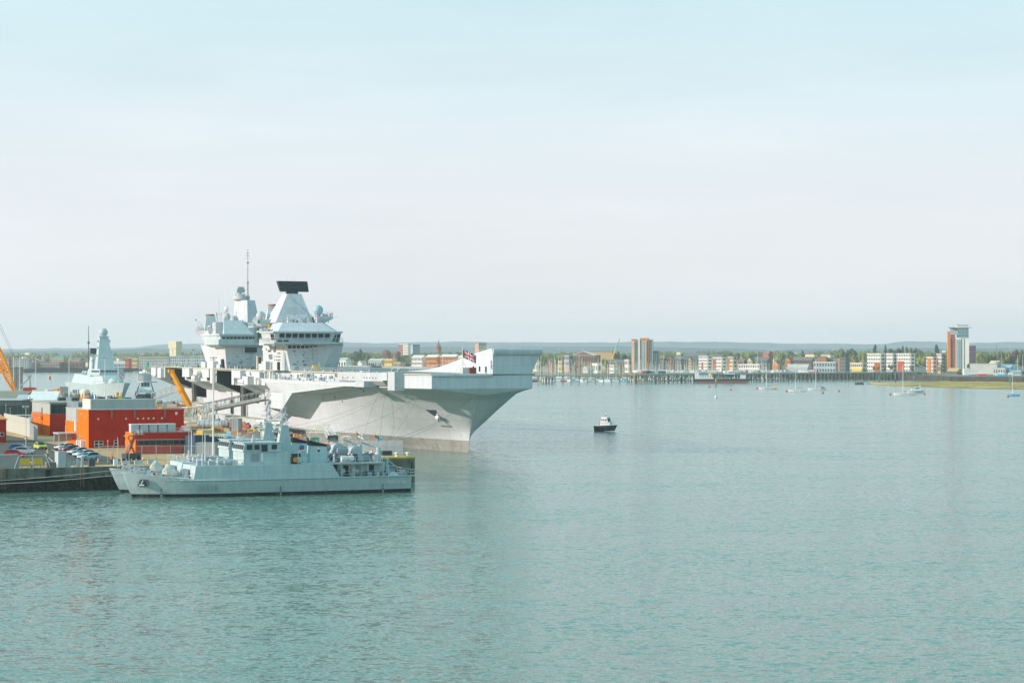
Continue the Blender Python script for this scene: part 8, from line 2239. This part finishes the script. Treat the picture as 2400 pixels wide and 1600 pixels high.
def ywhere(px): return min(YL, key=lambda q: abs(q[0] - px))[1]
def marina(px0, px1, Y0, Y1, n, label, group):
    for i in range(n):
        px = px0 + (px1 - px0) * (i + yr.uniform(0, .9)) / n; Y = yr.uniform(Y0, Y1)
        o = bpy.data.objects.new('marina_yacht', ym[yr.choice([0, 0, 1, 1, 2, 2, 3, 5, 5, 4]) if True else 0])
        COL.objects.link(o); o.location = (AX(px, Y), Y, 0); o.rotation_euler = (0, 0, R(yr.choice([80, 100, 260, 280, 170, 10]) + yr.uniform(-8, 8)))
        k = yr.uniform(.85, 1.12); o.scale = (k, k, k)
        hgt = {0: 'short', 1: 'middling', 2: 'tall', 3: 'very tall', 4: 'towering', 5: 'slim'}[int(o.data.name.split('.')[-1]) if '.' in o.data.name else 0]
        tag(o, 'white yacht with a %s mast %s' % (hgt, ywhere(px)), 'sailing boat', group)
marina(1246, 1345, 1735, 2040, 42, 'white yacht among the bare masts between the ski-jump bow and the pink office wing', 'marina yachts behind the piers')
marina(1345, 1480, 1735, 1920, 34, 'white yacht among the bare masts in front of the big white-roofed hall', 'marina yachts behind the piers')
marina(1484, 1640, 1790, 1930, 50, 'white yacht in the dense rows of masts around the brick tower', 'marina yachts behind the piers')
marina(1640, 1830, 1800, 1925, 34, 'white yacht in the rows of masts before the marina flats', 'marina yachts behind the piers')
marina(336, 486, 2330, 2430, 34, 'white yacht berthed before the grey marina terrace at the left', 'marina yachts at the left shore')
marina(776, 1160, 2100, 2240, 30, 'white yacht whose mast shows above the carrier deck', 'yachts beyond the carrier deck')
BN = ['short white', 'longer white', 'pale grey', 'red-hulled']
# motor boats and hulls under the trestle
cb_me = []
for i, cc in enumerate(('white', 'white', 'pale', 'red')):
    m_ = MB(); L_ = 9 + i
    m_.prism([(L_ / 2, 0), (L_ * .25, 1.5), (-L_ / 2, 1.6), (-L_ / 2, -1.6), (L_ * .25, -1.5)], -.2, 1.3, 0); m_.box((-.5, 0, 1.9), (L_ * .5, 2.4, 1.3), 0, 1, .75, .8); m_.box((-.4, 0, 2.1), (L_ * .46, 2.3, .45), 0, 2, .9, .9)
    cb_me.append(m_.mesh('motor_boat', [M[cc], M['white'], M['glass']]))
for i in range(34):
    px = 1250 + i * 6.9 + yr.uniform(-2, 2) if i < 32 else 1500 + i; Y = yr.uniform(1735, 1790)
    bi = yr.choice([0, 0, 1, 1, 2, 0]) if i % 9 else 3
    o = bpy.data.objects.new('motor_boat', cb_me[bi]); COL.objects.link(o)
    o.location = (AX(px, Y), Y, 0); o.rotation_euler = (0, 0, R(yr.uniform(-25, 25) + yr.choice([0, 180])))
    tag(o, '%s motor boat behind the trestle pier legs, %s' % (BN[bi], ywhere(px)), 'motor boat', 'motor boats behind the trestle')
# boats ashore on the yard behind the pier
for i in range(46):
    px = 1490 + i * 9.2 + yr.uniform(-3, 3)
    if 1735 < px < 1790 or px > 1905: 
        if px > 1905 and i % 2: continue
    Y = yr.uniform(1950, 1975) if px > 1520 else yr.uniform(1985, 2010)
    bi = yr.choice([0, 1, 2, 0, 3])
    o = bpy.data.objects.new('laid_up_boat', cb_me[bi]); COL.objects.link(o)
    o.location = (AX(px, Y), Y, LZ + .8); o.rotation_euler = (0, 0, R(yr.uniform(0, 360)))
    tag(o, '%s boat ashore behind the timber pier, %s' % (BN[bi], ywhere(px)), 'motor boat', 'boats laid up ashore')
# left green beacon and boats
for px, py, mt, lab in ((347, 872, 'greenlamp', 'bright green work boat off the left marina'), (358, 871, 'greenlamp', 'second green work boat off the left marina'), (337, 874, 'white', 'small white launch beside the green work boats')):
    X, Y, _ = G(px, py, 0)
    t = thing('work_boat', lab, 'work boat', (X, Y, 0), R(160))
    obj('hull', MB().prism([(6, 0), (3.5, 2), (-6, 2), (-6, -2), (3.5, -2)], -.2, 1.8), M[mt], t); obj('cabin', MB().box((-1, 0, 2.9), (4, 2.6, 2.4), 0, 0, .85, .85), M['white'], t); obj('mast', MB().tube((-1, 0, 4), (-1, 0, 8), .12), M[mt], t)
for px, py, yt, lab in ((346, 868, 850, 'green round beacon on its post before the marina terrace'),):
    Y = 2400; t = thing('channel_beacon', lab, 'beacon', (AX(px, Y), Y, 0)); obj('post', MB().tube((0, 0, -1), (0, 0, AZ(858, Y)), .5), M['greenlamp'], t); obj('drum', MB().lathe((0, 0, AZ(858, Y)), [(1.8, 0), (1.8, 4.2), (.8, 5)], 12), M['greenlamp'], t)

# ------------------------------------------------------------------ piers
def pier_pts(px0, py0, px1, py1, n):
    a, b_ = Vector(G(px0, py0, 0)), Vector(G(px1, py1, 0))
    return [a.lerp(b_, i / n) for i in range(n + 1)]
CPALE = mat('pale_concrete_pier', (0.50, 0.47, 0.38), .9, 0, .15, .2)
# thin-legged trestle
P = pier_pts(1240, 898.5, 1487, 897.5, 13)
t = thing('trestle_pier', 'thin pale trestle pier on single legs with a yellow rail, right of the bow', 'pier')
a, b_ = P[0], P[-1]; d = (b_ - a).normalized(); n_ = Vector((-d.y, d.x, 0))
obj('deck', MB().prism([(a)[:2], (b_)[:2], (b_ + n_ * 4)[:2], (a + n_ * 4)[:2]], 5.6, 6.5), CPALE, t)
for i, p in enumerate(P):
    q = p + d * 1.0
    obj('leg', MB().bb(q.x - .45, q.x + .45, q.y + .6, q.y + 1.6, -1.5, 5.6), CPALE, t)
    obj('leg_head', MB().hexa([(q.x - .5, q.y + .3, 4.4), (q.x + .5, q.y + .3, 4.4), (q.x + .5, q.y + 3, 4.4), (q.x - .5, q.y + 3, 4.4)], [(q.x - 1.5, q.y + .2, 5.6), (q.x + 1.5, q.y + .2, 5.6), (q.x + 1.5, q.y + 3.6, 5.6), (q.x - 1.5, q.y + 3.6, 5.6)]), CPALE, t)
obj('handrail', MB().rail([(a.x + 40, a.y + .3, 6.5), (b_.x, b_.y + .3, 6.5)], 1.1, .07, 3, 2), M['yellow'], t)
obj('lower_rail', MB().rail([(a.x, a.y + .2, 6.5), (a.x + 40, a.y + .2, 6.5)], 1.1, .06, 3, 2), M['pale'], t)
# dolphin in front of the trestle
for (px0, px1, mt, lab) in ((1269, 1280, 'tan', 'short timber dolphin with a tan fender, left'), (1281, 1296, 'dark', 'dark braced timber dolphin beside the tan one')):
    X0, Y, _ = G(px0, 899.5, 0); X1 = AX(px1, Y)
    t = thing('mooring_dolphin', lab, 'dolphin', (X0, Y, 0))
    for k in range(5):
        x = (X1 - X0) * k / 4
        obj('pile', MB().tube((x, 0, -1), (x + (.5 if k % 2 else -.3), .3, AZ(884, Y)), .32, n=6), M['wood'] if mt == 'tan' else M['wooddark'], t)
    obj('cap', MB().bb(-.4, X1 - X0 + .4, -.4, 1.6, AZ(884, Y) - .3, AZ(883, Y) + .2), T['tan'] if mt == 'tan' else M['wood'], t)
# long timber pier
n = 74
P = pier_pts(1487, 897.8, 2172, 889.5, n)
t = thing('timber_pier', 'long old timber pier on dense braced piles across the right half', 'pier')
a, b_ = P[0], P[-1]; d = (b_ - a).normalized(); n_ = Vector((-d.y, d.x, 0))
if n_.y < 0: n_ = -n_
obj('deck', MB().prism([(a)[:2], (b_)[:2], (b_ + n_ * 8)[:2], (a + n_ * 8)[:2]], 5.9, 6.9), M['wood'], t)
obj('kerb', MB().prism([(a - n_ * .25)[:2], (b_ - n_ * .25)[:2], (b_ + n_ * .2)[:2], (a + n_ * .2)[:2]], 6.3, 7.3), CPALE, t)
pr_ = random.Random(6)
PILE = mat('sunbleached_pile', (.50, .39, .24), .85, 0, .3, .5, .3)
pile_me = MB().tube((0, 0, -1.5), (0, 0, 6.2), .48, .44, 6).mesh('pile', PILE)
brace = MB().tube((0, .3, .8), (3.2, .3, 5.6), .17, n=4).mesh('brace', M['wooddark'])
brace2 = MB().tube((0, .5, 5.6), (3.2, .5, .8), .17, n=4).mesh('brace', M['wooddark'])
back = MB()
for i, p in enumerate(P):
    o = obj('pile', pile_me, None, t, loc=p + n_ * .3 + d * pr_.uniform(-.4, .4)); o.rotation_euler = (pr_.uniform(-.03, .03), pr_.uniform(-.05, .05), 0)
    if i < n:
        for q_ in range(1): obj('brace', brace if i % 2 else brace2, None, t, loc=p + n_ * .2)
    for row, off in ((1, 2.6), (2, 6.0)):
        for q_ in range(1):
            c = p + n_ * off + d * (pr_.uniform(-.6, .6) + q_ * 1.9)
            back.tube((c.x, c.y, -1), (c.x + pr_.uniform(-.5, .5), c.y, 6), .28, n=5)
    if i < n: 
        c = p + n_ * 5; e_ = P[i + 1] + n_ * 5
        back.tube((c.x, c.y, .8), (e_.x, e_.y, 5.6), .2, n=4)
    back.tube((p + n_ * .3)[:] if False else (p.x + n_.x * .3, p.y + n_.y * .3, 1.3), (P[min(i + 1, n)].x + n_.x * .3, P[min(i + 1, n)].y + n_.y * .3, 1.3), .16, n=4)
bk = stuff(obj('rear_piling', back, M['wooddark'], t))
obj('handrail', MB().rail([(a + Vector((0, 0, 7.2))), (b_ + Vector((0, 0, 7.2)))], 1.1, .06, 4, 2), M['pale'], t)
for px, lab, mt in ((1515, 'brown hut with a chimney on the pier by the brick tower', 'redrust'), (1552, 'blue-grey shelter on the pier', 'slate'), (1526, 'second brown hut on the pier', 'rib')):
    Y = 1700; t2 = thing('pier_hut', lab, 'hut', (AX(px, Y), Y, 6.95)); obj('wall', MB().bb(-3, 3, 0, 3, 0, 2.2), M[mt], t2); obj('roof', MB().xprism([(-.2, 2.2), (3.2, 2.2), (1.5, 3.2)], -3.2, 3.2), M['pale'], t2); obj('door', MB().bb(-.5, .5, -.06, 0, 0, 1.8), M['dark'], t2)
# barge
X, Y, _ = G(1697, 897.5, 0)
t = thing('barge', 'long dark green barge with white deckhouse moored at the timber pier', 'barge', (X - 2, Y - 6, 0), R(-2))
obj('hull', MB().hexa([(-20, -3, -.5), (19, -3, -.5), (19, 3, -.5), (-20, 3, -.5)], [(-22, -3.2, 3.2), (22, -3.2, 3.4), (22, 3.2, 3.4), (-22, 3.2, 3.2)]), M['redrust'], t)
obj('topsides', MB().hexa([(-21.5, -3.25, 1.6), (21.2, -3.25, 1.8), (21.2, 3.25, 1.8), (-21.5, 3.25, 1.6)], [(-22.2, -3.35, 3.3), (22.3, -3.35, 3.5), (22.3, 3.35, 3.5), (-22.2, 3.35, 3.3)]), mat('barge_green', (0.02, 0.06, 0.055), .5), t)
dh = obj('deckhouse', MB().bb(-21, -8, -2.4, 2.4, 3.3, 6.2).bb(-21, -18, -2.2, 2.2, 6.2, 8.6), M['white'], t)
for k in range(5): obj('window', MB().bb(-17 + k * 1.8, -16.2 + k * 1.8, -2.46, -2.38, 4.8, 5.6), M['dark'], dh)
obj('winch', MB().box((-9.5, 0, 7), (2, 1.4, 2.2)).tube((-10, 0, 6), (-8.5, 0, 9.5), .25), M['yellow'], t)
obj('wheelhouse', MB().bb(2, 9, -1.6, 1.6, 5.0, 7.0), mat('wheelhouse_green', (0.02, 0.07, 0.06), .5), t); obj('wheelhouse_roof', MB().bb(1.6, 9.4, -1.9, 1.9, 7.0, 7.6), M['white'], t)
obj('fore_cabin', MB().bb(14, 18, -1.8, 1.8, 3.4, 6.4), M['white'], t); obj('mast', MB().tube((0, 0, 3.3), (0, 0, 12), .15), M['rib'], t)
# right-hand jetty by the boatyard
P = pier_pts(2252, 892, 2420, 890.5, 22)
t = thing('boatyard_jetty', 'short timber jetty below the boatyard at the right', 'pier')
a, b_ = P[0], P[-1]; d = (b_ - a).normalized(); n_ = Vector((-d.y, d.x, 0))
obj('deck', MB().prism([a[:2], b_[:2], (b_ + n_ * 6)[:2], (a + n_ * 6)[:2]], 3.6, 4.3), M['wood'], t)
for i, p in enumerate(P):
    obj('pile', MB().bb(p.x - .4, p.x + .4, p.y - .2, p.y + .6, -1, 4.6), CPALE if i % 3 else M['wood'], t)
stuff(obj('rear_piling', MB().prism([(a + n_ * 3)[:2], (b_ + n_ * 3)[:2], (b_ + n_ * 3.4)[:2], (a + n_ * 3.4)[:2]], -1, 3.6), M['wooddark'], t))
# slipway slab, marquee boat cover, travel hoist, small craft
t = thing('slipway_deck', 'pale flat slipway deck below the dark boathouse', 'slipway', (AX(2192, 1800), 1800, 0)); obj('slab', MB().bb(0, 24, 0, 10, 3.6, 4.2), CPALE, t)
for k in range(5): obj('leg', MB().bb(1 + k * 5.5, 1.5 + k * 5.5, .2, .8, -1, 3.6), M['wood'], t)
t = thing('boat_cover', 'large white shrink-wrapped hull right of the dark boathouse', 'covered boat', (AX(2258, 1830), 1830, LZ))
obj('cover', MB().hexa([(0, -2, 0), (17, -1, 1.2), (17, 2, 1.2), (0, 3, 0)], [(0, -1.6, 5.6), (14, -.6, 3.4), (14, 1.4, 3.4), (0, 2.4, 5.6)]), M['white'], t)
obj('cradle', MB().bb(1, 13, -1, 2, -.1, .3), M['midgrey'], t)
for k_, (px, mt, lab) in enumerate(((2300, 'red', 'red and white boat ashore right of the white covered hull'), (2345, 'skyblue', 'blue boat ashore under the blue hoist'), (2366, 'pale', 'grey boat ashore right of the blue hoist'))):
    Y = 1790; t = thing('boat_ashore', lab, 'boat', (AX(px, Y), Y, 4.4), R(175))
    obj('hull', MB().prism([(4.5, 0), (2.5, 1.6), (-4, 1.6), (-4, -1.6), (2.5, -1.6)], 0, 1.5), M[mt], t); obj('cabin', MB().box((-.8, 0, 2.0), (4, 2.2, 1.1), 0, 0, .8, .85), M['white'], t); obj('cradle', MB().bb(-3, 2, -.8, .8, -.4, 0), M['rib'], t)
Y = 1850; X = AX(2363, Y)
t = thing('travel_hoist', 'sky blue travelling boat hoist in the boatyard', 'boat hoist', (X, Y, LZ))
for x in (-5, 5):
    for y in (-3, 3): obj('leg', MB().bb(x - .3, x + .3, y - .3, y + .3, 0, 8.4), M['skyblue'], t)
obj('beam', MB().bb(-5.6, 5.6, -3.3, -2.7, 8.4, 9).bb(-5.6, 5.6, 2.7, 3.3, 8.4, 9).bb(-5.4, -4.6, -3, 3, 8.4, 9), M['skyblue'], t)
X, Y, _ = G(2362, 893.5, 0)
t = thing('work_boat', 'white and blue ferry boat lying at the boatyard jetty', 'boat', (X, Y, 0), R(178)); obj('hull', MB().prism([(8, 0), (5, 2), (-8, 2), (-8, -2), (5, -2)], -.2, 1.9), M['white'], t); obj('cabin', MB().bb(-6, 3, -1.6, 1.6, 1.9, 3.8), T['ltblue'], t); obj('roof', MB().bb(-6.3, 3.3, -1.8, 1.8, 3.8, 4.0), M['white'], t)
for px, Y, top, lab in ((2336, 2000, 806, 'tall dark flagpole above the right-hand trees'), (2348, 1900, 832, 'pale mast right of the flagpole'), (2385, 1900, 832, 'pale mast near the right edge'), (2397, 1900, 832, 'rightmost pale mast, near the right edge')):
    t = thing('flagpole', lab, 'pole', (AX(px, Y), Y, LZ)); obj('pole', MB().tube((0, 0, 0), (0, 0, AZ(top, Y) - LZ), .35, .15, 6), M['pale'] if top > 810 else M['rib'], t); obj('truck', MB().ball((0, 0, AZ(top, Y) - LZ), .35, 6), M['pale'], t)

# ------------------------------------------------------------------ salt marsh island
MARSH = mat('salt_marsh', (0.46, 0.31, 0.07), .95, 0, .35, .03, dirt=((0.20, 0.20, 0.04), .8, (.04, .012, .1)), bump=.6, bscale=.5)
MUD = mat('marsh_mud', (0.16, 0.12, 0.075), .8, 0, .3, .1)
edge_n = [(2030, 899.5), (2070, 902.5), (2120, 905), (2180, 907), (2240, 909), (2300, 911), (2360, 912), (2440, 913), (2600, 915)]
edge_f = [(2600, 892), (2440, 895), (2370, 897), (2330, 894.5), (2290, 892.5), (2250, 892.5), (2210, 894), (2150, 896), (2090, 898), (2030, 899)]
pl = [G(x, y, 0)[:2] for x, y in edge_n + edge_f]
struct('marsh_mud', MB().prism(pl, -.4, .22), MUD)
gr = MB(); mr_ = random.Random(8)
rows = []
for i in range(61):
    x = 2040 + i * 9.2
    yn = next((ya + (yb_ - ya) * (x - xa) / (xb - xa) for (xa, ya), (xb, yb_) in zip(edge_n, edge_n[1:]) if xa <= x <= xb), 915) - .6
    yf = next((ya + (yb_ - ya) * (x - xa) / (xb - xa) for (xb, yb_), (xa, ya) in zip(edge_f, edge_f[1:]) if xa <= x <= xb), 893) + .5
    a = Vector(G(x, yn, 0)); b_ = Vector(G(x, max(yf, 0), 0))
    rows.append([tuple(a.lerp(b_, j / 10) + Vector((0, 0, .2 + (.55 if 0 < j < 10 else 0) + mr_.uniform(0, .45) * (0 < j < 10)))) for j in range(11)])
gr.grid(rows)
struct('marsh_grass', gr, MARSH)
# wreck hulk
X, Y, _ = G(2014, 900.5, 0)
t = thing('wreck', 'dark ruined hulk at the left tip of the marsh', 'wreck', (X, Y, 0))
for k in range(9): obj('timber', MB().tube((-3.2 + k * .75, mr_.uniform(-.5, .5), -.3), (-3.0 + k * .75 + mr_.uniform(-.5, .5), mr_.uniform(-.5, .5), mr_.uniform(1.0, 2.3)), .3, .2, 5), M['wooddark'], t)
obj('hull_side', MB().box((0, 0, .5), (7.4, 1.4, 1.3), 0, 0, .8, .8), M['wooddark'], t)

# ------------------------------------------------------------------ buoys and marks
for px, py, lab in ((1662, 908, 'orange mooring buoy below the barge'), (1712, 914.5, 'orange mooring buoy in open water right of the white buoy'), (1774, 911, 'orange mooring buoy left of the leftmost moored yacht'), (1843, 918, 'orange mooring buoy left of the second moored yacht'), (1928, 922, 'orange buoy below the middle moored yacht'), (1966, 917.5, 'orange buoy right of the middle moored yacht'), (2086, 925, 'orange buoy left of the long white yacht'), (2166, 924.5, 'orange buoy right of the motor cruiser'), (2362, 930, 'orange buoy beside the small blue yacht')):
    X, Y, _ = G(px, py, 0)
    t = thing('mooring_buoy', lab, 'buoy', (X, Y, 0), 0, 'orange mooring buoys')
    obj('float', MB().ball((0, 0, .35), .75, 12), mat('buoy_orange', (0.55, 0.16, 0.06), .6) if 'buoy_orange' not in bpy.data.materials else bpy.data.materials['buoy_orange'], t, smooth=True); obj('ring', MB().lathe((0, 0, 1.05), [(.12, 0), (.18, .06), (.12, .12)], 8), M['rust'], t)
X, Y, _ = G(1678, 932, 0)
t = thing('mooring_buoy', 'white racing buoy with a small flag stick, lowest of the buoys', 'buoy', (X, Y, 0)); obj('float', MB().ball((0, 0, .5), .8, 12), M['white'], t, smooth=True); obj('stick', MB().tube((0, 0, 1.2), (0, 0, 2.2), .08), M['rib'], t)
for px, py, top, c1, c2, lab in ((1678, 906, 888, 'greenlamp', 'yellow', 'green pile with a yellow top before the barge'), (2060, 899, 880, 'greenlamp', 'greenlamp', 'green marker pile beside the wreck'), (2202, 894, 880, 'greenlamp', 'midgrey', 'green marker pile behind the marsh'), (2367, 906, 878, 'greenlamp', 'greenlamp', 'green marker pile by the small blue yacht'), (2099, 900, 872, 'rib', 'rib', 'dark pole left of the long yacht mast'), (2142, 892, 880, 'midgrey', 'midgrey', 'grey pile between pier and marsh')):
    X, Y, _ = G(px, py, 0); h = AZ(top, Y)
    t = thing('marker_pile', lab, 'channel mark', (X, Y, 0)); obj('pile', MB().tube((0, 0, -1), (0, 0, h * .35), .34), M['slate'], t); obj('pile_middle', MB().tube((0, 0, h * .35), (0, 0, h * .7), .34), M[c1], t); obj('pile_top', MB().tube((0, 0, h * .7), (0, 0, h), .38), M[c2], t)
